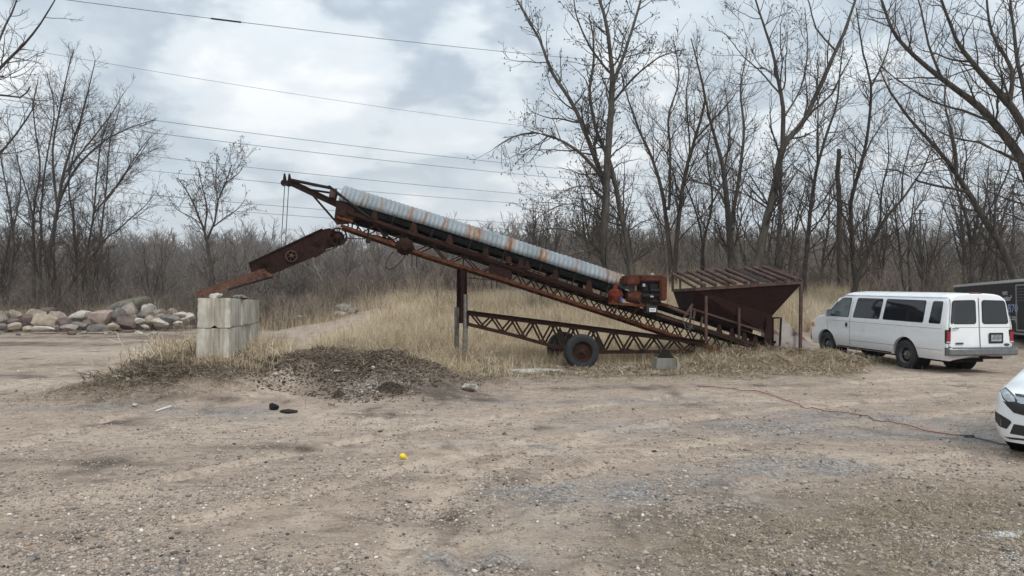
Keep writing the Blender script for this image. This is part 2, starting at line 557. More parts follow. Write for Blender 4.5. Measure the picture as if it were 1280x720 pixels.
def ground_mat():
    n = NT("dirt and gravel yard")
    g = n.n("ShaderNodeNewGeometry")
    pos = g.outputs["Position"]
    at_ = n.n("ShaderNodeAttribute", attribute_name="mask")
    sep = n.n("ShaderNodeSeparateColor"); n.l(at_.outputs["Color"], sep.inputs[0])
    grav, dark, straw = sep.outputs[0], sep.outputs[1], sep.outputs[2]
    sandy = at_.outputs["Alpha"]
    big = n.noise(.35, 5, .6, vec=pos)
    med = n.noise(2.2, 6, .65, vec=pos)
    fine = n.noise(24, 5, .7, vec=pos)
    fine2 = n.noise(80, 4, .75, vec=pos)
    base = n.ramp(med, [(.30, (.275, .200, .150)), (.5, (.400, .308, .238)), (.70, (.500, .400, .318))])
    base = n.mix(n.val(big, .38, .62), base, n.ramp(fine, [(.3, (.25, .182, .136)), (.7, (.48, .385, .305))]))
    # the pale sandy ground
    sc = n.ramp(fine, [(.3, (.42, .325, .25)), (.7, (.60, .49, .39))])
    base = n.mix(n.math('MULTIPLY', sandy, n.val(med, .25, .55)), base, sc)
    # blue grey crushed gravel
    v = n.n("ShaderNodeTexVoronoi"); v.inputs["Scale"].default_value = 42; n.l(pos, v.inputs["Vector"])
    hs = n.n("ShaderNodeSeparateColor"); n.l(v.outputs["Color"], hs.inputs[0])
    gc = n.ramp(hs.outputs[0], [(0, (.11, .106, .104)), (.4, (.225, .215, .21)), (.8, (.32, .30, .28)), (1, (.48, .45, .42))])
    gf = n.math('MULTIPLY', n.math('MULTIPLY', grav, .95), n.val(n.math('ADD', n.math('MULTIPLY', med, .6), n.math('MULTIPLY', fine, .4)), .38, .52))
    base = n.mix(gf, base, gc)
    # stones sitting in the dirt everywhere
    v2 = n.n("ShaderNodeTexVoronoi"); v2.inputs["Scale"].default_value = 27; n.l(pos, v2.inputs["Vector"])
    hs2 = n.n("ShaderNodeSeparateColor"); n.l(v2.outputs["Color"], hs2.inputs[0])
    isst = n.math('MULTIPLY', n.val(hs2.outputs[1], .62, .66), n.math('SUBTRACT', 1.0, n.val(v2.outputs["Distance"], .28, .36)))
    stc = n.ramp(hs2.outputs[0], [(0, (.08, .08, .085)), (.4, (.22, .20, .18)), (.8, (.38, .33, .28)), (1, (.55, .52, .48))])
    base = n.mix(n.math('MULTIPLY', isst, .75), base, stc)
    # dark soil
    dc = n.ramp(fine, [(.3, (.042, .032, .025)), (.55, (.105, .080, .062)), (.75, (.20, .16, .122))])
    df = n.math('MULTIPLY', dark, n.val(n.math('ADD', n.math('MULTIPLY', med, .5), n.math('MULTIPLY', fine, .5)), .32, .52))
    base = n.mix(df, base, dc)
    # straw litter
    stw = n.noise(14, 5, .7, vec=pos, stretch=(1, .35, 1), dist=1.5)
    lc = n.ramp(stw, [(.3, (.11, .085, .06)), (.5, (.22, .175, .125)), (.7, (.37, .30, .215))])
    base = n.mix(n.math('MULTIPLY', straw, n.val(med, .2, .5)), base, lc)
    # speckle
    base = n.mix(n.math('MULTIPLY', n.val(fine2, .56, .7), .55), base, (.07, .058, .048))
    base = n.mix(n.math('MULTIPLY', n.val(fine2, .44, .32), .35), base, (.50, .44, .37))
    crum = n.noise(7, 6, .72, vec=pos)
    base = n.mix(n.math('MULTIPLY', n.val(crum, .53, .66), .55), base, (.115, .086, .066))
    streak = n.noise(3.4, 7, .74, vec=pos, stretch=(.55, 1.5, 1), dist=.6)
    base = n.mix(n.math('MULTIPLY', n.val(streak, .54, .64), .50), base, (.125, .095, .074))
    base = n.mix(n.math('MULTIPLY', n.val(streak, .46, .36), .35), base, (.50, .415, .33))
    nb = n.bump(crum, .7, .06)
    nb = n.bump(fine, .6, .02, nb)
    nb = n.bump(fine2, .5, .008, nb)
    nb = n.bump(n.math('SUBTRACT', 1.0, v2.outputs["Distance"]), .35, .012, nb)
    return n.fin(base, .95, normal=nb, spec=.15)


M['ground'] = ground_mat()

# ------------------------------------------------------------------ world, sun, view
SUN_EL, SUN_AZ = math.radians(48), math.radians(150)     # azimuth from +Y clockwise: behind right
world = bpy.data.worlds.new("World"); scene.world = world
world.use_nodes = True
wt = world.node_tree; wt.nodes.clear()


def wn(t, **kw):
    nd = wt.nodes.new(t)
    for k, v in kw.items(): setattr(nd, k, v)
    return nd


w_out = wn("ShaderNodeOutputWorld"); bg = wn("ShaderNodeBackground"); bg.inputs[1].default_value = 0.10
wt.links.new(bg.outputs[0], w_out.inputs[0])
sky = wn("ShaderNodeTexSky", sky_type='NISHITA', sun_disc=False, sun_elevation=SUN_EL, sun_rotation=SUN_AZ, altitude=250)
tc = wn("ShaderNodeTexCoord")
sepv = wn("ShaderNodeSeparateXYZ"); wt.links.new(tc.outputs["Generated"], sepv.inputs[0])


def wm(op, a, b=None, c=None):
    m = wn("ShaderNodeMath", operation=op)
    for i, x in enumerate((a, b, c)):
        if x is None: continue
        if hasattr(x, "links"): wt.links.new(x, m.inputs[i])
        else: m.inputs[i].default_value = x
    return m.outputs[0]


zz = wm('MAXIMUM', sepv.outputs[2], 0.0)
den = wm('ADD', zz, 0.30)
comb = wn("ShaderNodeCombineXYZ")
wt.links.new(wm('DIVIDE', sepv.outputs[0], den), comb.inputs[0])
wt.links.new(wm('DIVIDE', sepv.outputs[1], den), comb.inputs[1])


def wnoise(scale, detail, rough, off=(0, 0, 0), dist=0.0, st=(1, 1, 1)):
    mp = wn("ShaderNodeMapping"); mp.inputs["Location"].default_value = off; mp.inputs["Scale"].default_value = st
    wt.links.new(comb.outputs[0], mp.inputs[0])
    nd = wn("ShaderNodeTexNoise"); wt.links.new(mp.outputs[0], nd.inputs["Vector"])
    nd.inputs["Scale"].default_value = scale; nd.inputs["Detail"].default_value = detail
    nd.inputs["Roughness"].default_value = rough; nd.inputs["Distortion"].default_value = dist
    return nd.outputs["Fac"]


def wramp(fac, stops):
    r = wn("ShaderNodeValToRGB"); el = r.color_ramp.elements
    r.color_ramp.interpolation = 'EASE'
    while len(el) < len(stops): el.new(.5)
    for e, (p, c) in zip(el, stops): e.position = p; e.color = (*c, 1)
    wt.links.new(fac, r.inputs[0]); return r.outputs[0]


def wmix(fac, a, b, mode='MIX'):
    m = wn("ShaderNodeMix", data_type='RGBA', blend_type=mode)
    for sock, x in ((m.inputs[0], fac), (m.inputs[6], a), (m.inputs[7], b)):
        if hasattr(x, "links"): wt.links.new(x, sock)
        elif isinstance(x, (int, float)): sock.default_value = x
        else: sock.default_value = (*x, 1)
    return m.outputs[2]


n1 = wnoise(1.5, 6, .50, (2.1, .7, 0), .15)
n2 = wnoise(4.2, 5, .55, (5.2, 1.3, 0), .2)
nn = wm('ADD', wm('MULTIPLY', n1, .68), wm('MULTIPLY', n2, .32))
# thick cloud: darker blue grey where thick, near white where thin
cl = wramp(nn, [(.33, (.93, .95, .96)), (.42, (.72, .78, .82)), (.485, (.43, .505, .58)), (.55, (.58, .65, .71)), (.64, (.93, .945, .95))])
# paler towards the horizon
hz = wm('POWER', wm('SUBTRACT', 1.0, wm('MINIMUM', wm('MULTIPLY', zz, 2.6), 1.0)), 2.0)
cl = wmix(wm('MULTIPLY', hz, .75), cl, (.84, .89, .92))
# overcast sky grows brighter towards the zenith
lum = wm('ADD', 8.6, wm('MULTIPLY', wm('MULTIPLY', zz, zz), 9.0))
lc = wn("ShaderNodeVectorMath", operation='SCALE'); wt.links.new(cl, lc.inputs[0]); wt.links.new(lum, lc.inputs["Scale"])
cover = wramp(wnoise(1.1, 4, .5, (9, 4, 0)), [(.30, (.80, .80, .80)), (.5, (.97, .97, .97))])
wcol = wmix(cover, sky.outputs[0], lc.outputs[0])
wt.links.new(wcol, bg.inputs[0])

sun_d = bpy.data.lights.new("sun", 'SUN'); sun_d.energy = 1.25; sun_d.angle = math.radians(14); sun_d.color = (1, .96, .90)
sun_o = bpy.data.objects.new("sun", sun_d); COL.objects.link(sun_o)
sd = Vector((math.sin(SUN_AZ) * math.cos(SUN_EL), math.cos(SUN_AZ) * math.cos(SUN_EL), math.sin(SUN_EL)))
sun_o.rotation_euler = sd.to_track_quat('Z', 'Y').to_euler()
sun_o.location = (0, 0, 40)

vs = scene.view_settings
vs.view_transform = 'Standard'; vs.look = 'None'; vs.exposure = 0.40; vs.gamma = 1.0; vs.use_curve_mapping = False
scene.cycles.use_denoising = True
try:
    scene.cycles.denoiser = 'OPENIMAGEDENOISE'
    scene.cycles.denoising_prefilter = 'ACCURATE'
except Exception: pass
scene.cycles.max_bounces = 6
scene.cycles.diffuse_bounces = 3
scene.cycles.use_adaptive_sampling = False
# ------------------------------------------------------------------ ground sheet
def build_ground():
    ys = [-25.0]
    y = -25.0
    while y < 1240:
        if y < 3: st = 1.0
        elif y < 11: st = .035 + .004 * (y - 3)
        elif y < 26: st = .07 + .004 * (y - 11)
        elif y < 60: st = .15 + .02 * (y - 26)
        else: st = .9 + .035 * (y - 60)
        y += st; ys.append(y)
    ys = np.array(ys)
    nu = 620
    u = np.linspace(-1, 1, nu)
    u = u * (0.80 + 0.20 * np.abs(u) ** 4)
    w = np.where(ys > 0, 9.5 + .80 * np.maximum(ys, 0) + .0008 * np.maximum(ys, 0) ** 2, 9.5)
    X = u[None, :] * w[:, None]
    Y = np.repeat(ys[:, None], nu, 1)
    Z = gz(X, Y, True)
    V = np.stack([X, Y, Z], -1).reshape(-1, 3)
    ny = len(ys)
    i = np.arange(ny - 1)[:, None] * nu + np.arange(nu - 1)[None, :]
    F = np.stack([i, i + 1, i + nu + 1, i + nu], -1).reshape(-1, 4)
    x, y = X.ravel(), Y.ravel()
    me = np_mesh("ground", V, F, M['ground'], True, {"mask": ('FLOAT_COLOR', ground_mask(x, y))})
    tag(link("ground", me), kind="structure")


def gauss(x, y, px, py, rx, ry):
    cx, cy = G(px, py)
    return np.exp(-(((x - cx) / rx) ** 2 + ((y - cy) / ry) ** 2))


def field_amt(x, y):
    """how much tall dry grass grows there"""
    edge = 22.6 + .6 * fbm(x / 1.7, x * 0 + 3, 77, 2)
    f = sstep(0, 2.2, y - edge) * sstep(-7.4, -5.2, x + .5 * fbm(y / 2., x * 0, 71, 2)) * (1 - sstep(11.5, 13.5, x - (y - 24) * .35))
    # keep the van's stand clear
    f = f * (1 - sstep(8.3, 9.2, x) * (1 - sstep(27.5, 29, y)) * (y < 29))
    # dirt track passing behind the wall
    f = f * (1 - .95 * np.exp(-(seg_dist(x, y, [(-30, 24), (-12, 26), (-9.0, 31), (-6.5, 36)]) / 2.2) ** 4))
    return f


def litter_amt(x, y):
    a = np.exp(-(np.abs(y - 20.0 - .1 * (x - 2)) / 2.7) ** 3) * sstep(-3.0, -.8, x) * (1 - sstep(9.3, 10.3, x + .4 * (21 - y)))
    b = .9 * gauss(x, y, 960, 455, 3.2, 1.4) + .5 * gauss(x, y, 230, 445, 1.0, 1.3) + .6 * gauss(x, y, 330, 440, 1.2, 1.0)
    c = 1.3 * gauss(x, y, 1170, 680, 1.7, .8) + .8 * gauss(x, y, 1260, 640, 1.4, .9) + .5 * gauss(x, y, 940, 690, 1.1, .5)
    return np.clip(a + b + c, 0, 1)


def ground_mask(x, y):
    n = fbm(x / 1.1, y / 1.1, 81, 4, .6) * .5
    n2 = fbm(x / .45, y / .8, 88, 3, .6) * .5
    gp = [(80, 512, 1.1, .45), (300, 515, 1.6, .7), (455, 485, .55, .6), (900, 535, 3.0, .7), (1100, 520, 2.4, .8), (1230, 545, 2.0, .8),
          (930, 590, 1.6, .5), (800, 610, 1.2, .4), (720, 620, .9, .4), (900, 640, 1.1, .45), (840, 660, .8, .3), (1020, 580, 1.3, .4),
          (700, 500, 3.0, .5), (880, 700, 1.2, .4), (1100, 640, 1.3, .35), (640, 560, 1.2, .3), (560, 700, .5, .2)]
    gr = sum(gauss(x, y, *g_) for g_ in gp)
    gr = np.clip((gr * 1.0 + n * 1.6 - .38) * 1.4, 0, 1)
    dw = seg_dist(x, y, [WALL_A, WALL_B])
    dk = .95 * np.exp(-(((x + 3.4) / 2.4) ** 2 + ((y - 15.6) / 1.75) ** 2) ** 1.5) + .95 * np.exp(-(((x + 6.6) / 1.7) ** 2 + ((y - 14.9) / 1.6) ** 2) ** 1.5)
    dk = dk + .8 * np.exp(-(((x + 1.9) / 1.2) ** 2 + ((y - 14.0) / .7) ** 2)) + .5 * np.exp(-(dw / 1.3) ** 2)
    dk = dk - .9 * gauss(x, y, 345, 492, .8, .55) - .6 * gauss(x, y, 262, 500, 1.4, .4)
    dps = [(60, 575, 1.1, .25), (150, 580, .8, .2), (140, 530, .9, .2), (320, 560, 1.2, .2), (620, 600, .6, .3), (560, 650, .5, .35),
           (1000, 660, 1.0, .35), (1130, 650, 1.3, .45), (1060, 700, 1.6, .5), (1200, 690, 1.2, .5), (880, 650, 1.0, .3), (980, 620, .7, .2), (60, 670, .6, .15), (210, 600, .7, .12),
           (30, 430, 5, 1.6), (160, 415, 7, 1.6), (80, 424, 6, .8), (230, 425, 2.5, 1.5), (100, 455, 2.4, .5), (20, 470, 2, .5), (250, 505, 1.6, .3), (600, 478, 1.8, .5), (760, 485, 2.5, .5), (1000, 480, 2.5, .5), (480, 520, 1.2, .2), (1150, 600, .8, .15), (560, 500, 1.6, .25), (1200, 690, 1.0, .3)]
    dd = sum(gauss(x, y, *g_) for g_ in dps) + .75 * np.clip(fbm(x / 1.6, y / 1.8, 97, 5, .68) * 2.2 + .1, 0, 1) * sstep(13, 19, y) * sstep(-4, -8, x) + .6 * np.exp(-((y - 39.5) / 1.6) ** 2) * sstep(-8, -11, x)
    dk = np.clip(dk * 1.5 + n * .6 + np.clip(dd * .85 + n2 * 1.2 - .25, 0, .8) + np.clip((n2 - .12) * 2.2, 0, .5), 0, 1)
    st = np.clip(field_amt(x, y) + litter_amt(x, y) * 1.1 + n * .5 * litter_amt(x, y), 0, 1)
    st = np.maximum(st, sstep(40, 48, y) * .6); dk = np.maximum(dk, sstep(46, 60, y) * .7)
    sp = [(690, 640, .9, .5), (620, 690, .7, .4), (640, 560, 1.8, .5), (460, 520, 2.4, .5), (130, 440, 4.0, 3.0), (200, 545, 2.2, .7), (1020, 570, 1.6, .3),
          (1120, 585, 1.6, .3), (100, 620, 1.4, .5), (400, 530, 2.6, .45), (345, 492, .8, .6), (1180, 480, 3, .8), (1120, 470, 3, 1), (900, 500, 3, .4),
          (500, 590, 1.2, .3), (650, 530, 2, .4), (60, 480, 3, 1)]
    sa = sum(gauss(x, y, *g_) for g_ in sp)
    for pts, w, off in TRACKS:
        sa = sa + .85 * np.exp(-(seg_dist(x + .15 * n, y, pts) / (w * 1.3)) ** 4)
    sa = np.clip(sa + n * .9 - .12, 0, 1) * (1 - dk * .7)
    return np.stack([gr * (1 - st), dk * (1 - .6 * st), st, sa], -1)


build_ground()


# ------------------------------------------------------------------ scattered stones
def ico(sub=0):
    bm = bmesh.new(); bmesh.ops.create_icosphere(bm, subdivisions=max(1, sub), radius=1.0)
    V = np.array([v.co[:] for v in bm.verts]); F = np.array([[v.index for v in f.verts] for f in bm.faces]); bm.free()
    return V, F


def rand_rot(n, rng):
    q = rng.normal(size=(n, 4)); q /= np.linalg.norm(q, axis=1, keepdims=True)
    w, x, y, z = q.T
    return np.stack([np.stack([1 - 2 * (y * y + z * z), 2 * (x * y - z * w), 2 * (x * z + y * w)], -1),
                     np.stack([2 * (x * y + z * w), 1 - 2 * (x * x + z * z), 2 * (y * z - x * w)], -1),
                     np.stack([2 * (x * z - y * w), 2 * (y * z + x * w), 1 - 2 * (x * x + y * y)], -1)], 1)


def scatter_stones(name, P, size, tint, mat, rng, sink=.35, flat=.6, smooth=False):
    V0, F0 = ico(1)
    V0 = V0[:]
    n = len(P)
    R = rand_rot(n, rng)
    sc = rng.uniform([.7, .55, flat * .7], [1.25, 1.0, flat * 1.15], (n, 3))
    jit = 1 + rng.uniform(-.22, .22, (n, len(V0)))
    A = V0[None] * jit[..., None]
    A = np.einsum('nij,nvj->nvi', R, A) * sc[:, None, :]
    ang = rng.uniform(0, 2 * PI, n); c, s = np.cos(ang), np.sin(ang)
    X = A[..., 0] * c[:, None] - A[..., 1] * s[:, None]; Y = A[..., 0] * s[:, None] + A[..., 1] * c[:, None]
    W = np.stack([X, Y, A[..., 2]], -1) * size[:, None, None] / 2
    base = np.stack([P[:, 0], P[:, 1], gz(P[:, 0], P[:, 1], True)], -1)
    base[:, 2] += size / 2 * flat * (1 - 2 * sink) * .8
    W += base[:, None, :]
    F = (F0[None] + (np.arange(n) * len(V0))[:, None, None]).reshape(-1, 3)
    t = np.repeat(tint, len(V0))
    me = np_mesh(name, W.reshape(-1, 3), F, mat, smooth, {"tint": ('FLOAT', t)})
    return link(name, me)


def stones():
    rng = np.random.default_rng(3)
    # candidates by pixel: dense where seen large
    n = 150000
    px = rng.uniform(-60, 1340, n); py = 395 + (rng.uniform(0, 1, n) ** .62) * 345
    Yd = F_PX * CAMZ / (py - HOR); Xd = (px - CX) / F_PX * Yd
    ok = (Yd < 24) & (field_amt(Xd, Yd) < .3)
    cl = vnoise(Xd * 1.3, Yd * 1.3, 91) * .6 + vnoise(Xd * 4, Yd * 4, 92) * .4
    ok &= rng.uniform(0, 1, n) < np.clip((cl - .22) * 2.0, .05, 1)
    Xd, Yd = Xd[ok], Yd[ok]
    n = len(Xd)
    sz = .006 + .012 * rng.gamma(1.0, .75, n)
    sz = np.minimum(sz, .075) * (.8 + .03 * np.minimum(Yd, 14))
    tint = np.clip(rng.normal(.50, .20, n), 0, 1)
    o = scatter_stones("pebbles", np.stack([Xd, Yd], -1), sz, tint, M['pebbles'], rng, .3, .62)
    tag(o, "loose pebbles and crushed gravel strewn over the dirt yard", "gravel", kind="stuff")
    # rubble lumps in the soil heap and gravel spill
    n = 15000
    x = -3.5 + 1.25 * rng.normal(0, 1, n); y = 15.5 + .85 * rng.normal(0, 1, n)
    rr_ = ((x + 3.5) / 2.9) ** 2 + ((y - 15.4) / 1.9) ** 2; bad = rr_ > 1 + .3 * fbm(x, y, 411, 2); x[bad] = -3.5 + rng.normal(0, .8, bad.sum()); y[bad] = 15.7 + rng.normal(0, .55, bad.sum())
    x2 = -6.8 + rng.normal(0, .75, 6000); y2 = 15.2 + .5 * rng.normal(0, 1, 6000)
    x3 = rng.normal(-2.55, .40, 1800); y3 = rng.normal(13.6, .35, 1800)
    X = np.concatenate([x, x2, x3]); Y = np.concatenate([y, y2, y3])
    n = len(X)
    sz = .012 + .026 * rng.gamma(1.2, .6, n); sz = np.minimum(sz, .11); sz[21000:] *= .9
    t = np.clip(rng.normal(.35, .25, n), 0, 1); t[rng.uniform(0, 1, n) < .015] = 1.0; t[:21000] *= .85; t[21000:] = np.clip(rng.normal(.45, .2, 1800), 0, 1)
    o = scatter_stones("soil_clods", np.stack([X, Y], -1), sz, t, M['clods'], rng, .3, .7)
    tag(o, "dark crumbly soil clods and grit on the low heap beside the block wall", "soil", kind="stuff")


stones()


def heaps():
    rng = np.random.default_rng(14)
    n = 9000
    x = rng.normal(-2.7, .30, n); y = rng.normal(14.05, .34, n)
    o = scatter_stones("gravel_spill", np.stack([x, y], -1), .010 + .020 * rng.gamma(1.1, .5, n), np.clip(rng.normal(.40, .22, n), 0, .9), M['pebbles'], rng, .25, .7)
    tag(o, "spill of pale grey gravel down the right front of the soil heap", "gravel", kind="stuff")
    for px, py, rx, ry, m, lab in ((488, 494, .30, .16, 2600, "dark peaty clump at the right foot of the gravel spill"), (423, 495, .11, .10, 900, "small dark peaty clump left of the gravel spill")):
        cx, cy = gnd(px, py, .08)
        r = np.sqrt(rng.uniform(0, 1, m)); a = rng.uniform(0, 2 * PI, m)
        x = cx + rx * r * np.cos(a); y = cy + ry * r * np.sin(a)
        o = scatter_stones("peat_clump", np.stack([x, y], -1), rng.uniform(.012, .045, m), np.clip(rng.normal(.12, .12, m), 0, 1), M['clods'], rng, .2, .8)
        v = np.empty(len(o.data.vertices) * 3, np.float32); o.data.vertices.foreach_get("co", v); v = v.reshape(-1, 3)
        d = ((v[:, 0] - cx) / rx) ** 2 + ((v[:, 1] - cy) / ry) ** 2
        v[:, 2] += rng.uniform(.4, 1, m).repeat(len(v) // m) * .17 * np.clip(1 - d, 0, 1) * (rx / .3) ** .5
        o.data.vertices.foreach_set("co", v.ravel()); o.data.update()
        tag(o, lab, "soil", kind="stuff")


heaps()


# ------------------------------------------------------------------ blades
def blades(name, P, h, w, lean, tint, mat, rng, seg=3, droop=.5, flat=None):
    """curved ribbons; P (n,3) bases"""
    n = len(P)
    a = rng.uniform(0, 2 * PI, n)
    ld = rng.uniform(0, 2 * PI, n)
    side = np.stack([np.cos(a), np.sin(a), np.zeros(n)], -1)
    out = np.stack([np.cos(ld), np.sin(ld), np.zeros(n)], -1)
    ts = np.linspace(0, 1, seg + 1)
    rows = []
    for t in ts:
        up = h * t * (1 - lean * droop * t)
        o = out * (h * lean * t ** 1.6)[:, None]
        c = P + o + np.stack([np.zeros(n), np.zeros(n), up], -1)
        ww = (w * (1 - t * .85))[:, None]
        rows.append(c - side * ww / 2); rows.append(c + side * ww / 2)
    V = np.stack(rows, 1)
    k = 2 * (seg + 1)
    f = np.array([[2 * i, 2 * i + 1, 2 * i + 3, 2 * i + 2] for i in range(seg)])
    F = (f[None] + (np.arange(n) * k)[:, None, None]).reshape(-1, 4)
    me = np_mesh(name, V.reshape(-1, 3), F, mat, False, {"tint": ('FLOAT', np.repeat(tint, k))})
    return link(name, me)


def tall_grass():
    rng = np.random.default_rng(5)
    n = 900000
    y = 22.5 + 32 * rng.uniform(0, 1, n) ** 1.35
    x = rng.uniform(-10, 22, n)
    f = field_amt(x, y)
    cl = vnoise(x * 1.5, y * 1.5, 101) * .55 + vnoise(x * 5, y * 5, 103) * .45
    ok = rng.uniform(0, 1, n) < f * np.clip(cl * 2.6 - .75, 0.05, 1) * .72
    x, y = x[ok], y[ok]; n = len(x)
    patch = fbm(x / 2.5, y / 2.5, 107, 3)
    h = 1.18 * np.clip(rng.normal(.56, .16, n) + .32 * patch, .12, 1.3) * (1 - .45 * np.exp(-((y - 23.0) / 1.0) ** 2))
    h *= 1 + .35 * sstep(4, 12, x) * sstep(25, 32, y)
    P = np.stack([x, y, gz(x, y) - .02], -1)
    tint = np.clip(rng.normal(.55, .18, n) + .26 * patch + .15 * fbm(x / .8, y / .8, 109, 2) - .12 * sstep(34, 46, y), 0, 1)
    o = blades("tall_grass", P, h, rng.uniform(.006, .015, n) * (.55 + y * .022), np.clip(rng.normal(.38, .24, n), .02, 1.1), tint, M['straw'], rng)
    tag(o, "tall dry golden grass covering the rise behind the conveyor", "grass", kind="stuff")
    # patches by the wall, round the posts, beside the rocks, on the verge by the hopper
    Ps, hs, ts = [], [], []
    rng = np.random.default_rng(8)
    def clump(cx, cy, sx, sy, m, hm, tm=.5):
        X = rng.normal(cx, sx, m); Y = rng.normal(cy, sy, m)
        keep = seg_dist(X, Y, [WALL_A, WALL_B]) > .36
        X, Y = X[keep], Y[keep]
        Ps.append(np.stack([X, Y, gz(X, Y, True) - .02], -1)); hs.append(np.clip(rng.normal(hm, hm * .35, len(X)), .05, 1.6)); ts.append(np.clip(rng.normal(tm, .18, len(X)), 0, 1))
    clump(-7.5, 16.6, .5, .7, 2200, .24, .5); clump(-7.4, 18.5, .5, .9, 2600, .42, .55); clump(-7.9, 17.6, .5, .7, 900, .26, .4)
    clump(-5.3, 15.9, .35, .9, 1500, .20, .6); clump(-6.0, 14.6, .45, .12, 900, .22, .5); clump(-5.9, 18.6, .6, 1.0, 2600, .40, .55)
    clump(-4.2, 19.2, 1.6, .9, 5200, .40, .6); clump(-2.3, 19.4, 1.1, .8, 4200, .36, .5)
    clump(-1.3, 20.6, .55, .4, 1700, .30, .25); clump(1.0, 21.8, 1.8, .6, 5000, .36, .45); clump(4.2, 22.4, 2.2, .6, 5200, .34, .45)
    clump(6.2, 21.0, 1.9, .6, 2600, .16, .45); clump(7.6, 20.9, 1.2, .5, 2600, .17, .5); clump(9.1, 22.2, .35, .4, 500, .22, .55)
    clump(8.6, 20.4, .6, .4, 500, .14, .5); clump(3.0, 20.9, 1.8, .35, 1500, .16, .35)
    for i in range(26):
        clump(rng.uniform(-34, -11), rng.uniform(46, 48), .7, .9, 420, rng.uniform(.6, 1.3), .45)
    for i in range(12):
        clump(rng.uniform(-10, -4), rng.uniform(36, 44), .8, .9, 600, rng.uniform(.5, .9), .5)
    P = np.concatenate(Ps); h = np.concatenate(hs); t = np.concatenate(ts); n = len(P)
    o = blades("grass_tufts", P, h, rng.uniform(.006, .013, n) * (.6 + P[:, 1] * .02), np.clip(rng.normal(.5, .3, n), .02, 1.2), t, M['straw'], rng)
    tag(o, "ragged tufts of dry straw coloured grass by the wall, posts and hopper", "grass", kind="stuff")


def straw_litter():
    rng = np.random.default_rng(6)
    n = 900000
    x = rng.uniform(-9, 11.5, n); y = rng.uniform(4.5, 23.5, n)
    a = litter_amt(x, y)
    x4 = np.concatenate([x, rng.normal(-3.6, 1.5, 9000), rng.normal(-6.8, .85, 16000)]); y4 = np.concatenate([y, rng.normal(15.7, .9, 9000), rng.normal(14.9, 1.0, 16000)])
    ok = np.concatenate([rng.uniform(0, 1, n) < a ** 1.5 * .62 * np.clip(vnoise(x * 2, y * 2, 131) * 2.2 - .5, .05, 1), np.ones(25000, bool)])
    x, y = x4[ok], y4[ok]; n = len(x)
    heap = (np.hypot((x - 8.2) / 2.4, (y - 21.2) / 1.0) < 1)
    z = gz(x, y, True) + rng.uniform(0, .05, n) + heap * rng.uniform(0, .16, n)
    L = rng.uniform(.05, .26, n); a = rng.uniform(0, 2 * PI, n); el = rng.normal(.12, .28, n)
    L = np.where(y < 9, L * .45, L)
    d = np.stack([np.cos(a) * np.cos(el), np.sin(a) * np.cos(el), np.sin(el)], -1) * L[:, None]
    w = rng.uniform(.003, .009, n) * np.clip(y / 14, .35, 1.4)
    s = np.stack([-np.sin(a), np.cos(a), rng.uniform(-.6, .6, n)], -1) * w[:, None] / 2
    c = np.stack([x, y, z], -1)
    bend = np.stack([rng.normal(0, .02, n), rng.normal(0, .02, n), rng.uniform(0, .03, n)], -1)
    V = np.stack([c - s, c + s, c + d / 2 + bend + s, c + d / 2 + bend - s, c + d + s * .4, c + d - s * .4], 1)
    f = np.array([[0, 1, 2, 3], [3, 2, 4, 5]])
    F = (f[None] + (np.arange(n) * 6)[:, None, None]).reshape(-1, 4)
    t = np.clip(rng.normal(.5, .22, n) - .2 * (y < 17) * (x < 0), 0, 1)
    me = np_mesh("straw", V.reshape(-1, 3), F, M['litter'], False, {"tint": ('FLOAT', np.repeat(t, 6))})
    tag(link("straw", me), "flattened dead straw and roots lying on the ground by the conveyor", "straw", kind="stuff")


tall_grass()
straw_litter()
# ------------------------------------------------------------------ bare trees
def nrm(a): return a / np.maximum(np.linalg.norm(a, axis=-1, keepdims=True), 1e-9)


class Paths:
    def __init__(s): s.items = []

    def add(s, P, R, k): s.items.append((P, R, k))          # P (N,S,3) R (N,S)

    def arrays(s, tint=None, rng=None):
        Vs, Fs, Ts, off = [], [], [], 0
        for P, R, k in s.items:
            N, S, _ = P.shape
            T = np.empty_like(P)
            T[:, 1:-1] = P[:, 2:] - P[:, :-2]; T[:, 0] = P[:, 1] - P[:, 0]; T[:, -1] = P[:, -1] - P[:, -2]
            T = nrm(T)
            ref = np.where(np.abs(T[..., :1]) > .9, np.array([0, 1., 0]), np.array([1., 0, 0]))
            A = nrm(np.cross(T, ref)); B = np.cross(T, A)
            ang = 2 * PI * np.arange(k) / k
            V = P[:, :, None] + (A[:, :, None] * np.cos(ang)[:, None] + B[:, :, None] * np.sin(ang)[:, None]) * R[:, :, None, None]
            Vs.append(V.reshape(-1, 3))
            i = np.arange(S - 1)[:, None] * k + np.arange(k)[None]
            j = np.arange(S - 1)[:, None] * k + (np.arange(k) + 1)[None] % k
            f = np.stack([i, j, j + k, i + k], -1).reshape(-1, 4)
            Fs.append((f[None] + (off + np.arange(N) * S * k)[:, None, None]).reshape(-1, 4))
            if rng is not None: Ts.append(np.repeat(rng.uniform(0, 1, N), S * k))
            off += N * S * k
        return np.concatenate(Vs), np.concatenate(Fs), (np.concatenate(Ts) if Ts else None)


def grow(P0, D0, L, R0, R1, S, wig, up, rng):
    N = len(P0)
    P = np.empty((N, S + 1, 3)); P[:, 0] = P0
    d = nrm(D0)
    upv = np.array([0, 0, 1.0])
    st = (L / S)[:, None]
    for i in range(S):
        d = nrm(d + wig * rng.normal(size=(N, 3)) + up * upv)
        P[:, i + 1] = P[:, i] + d * st
    t = np.linspace(0, 1, S + 1)[None]
    R = R0[:, None] * (1 - t) + R1[:, None] * t if hasattr(R1, '__len__') else R0[:, None] * (1 - t) + R1 * t
    return P, R


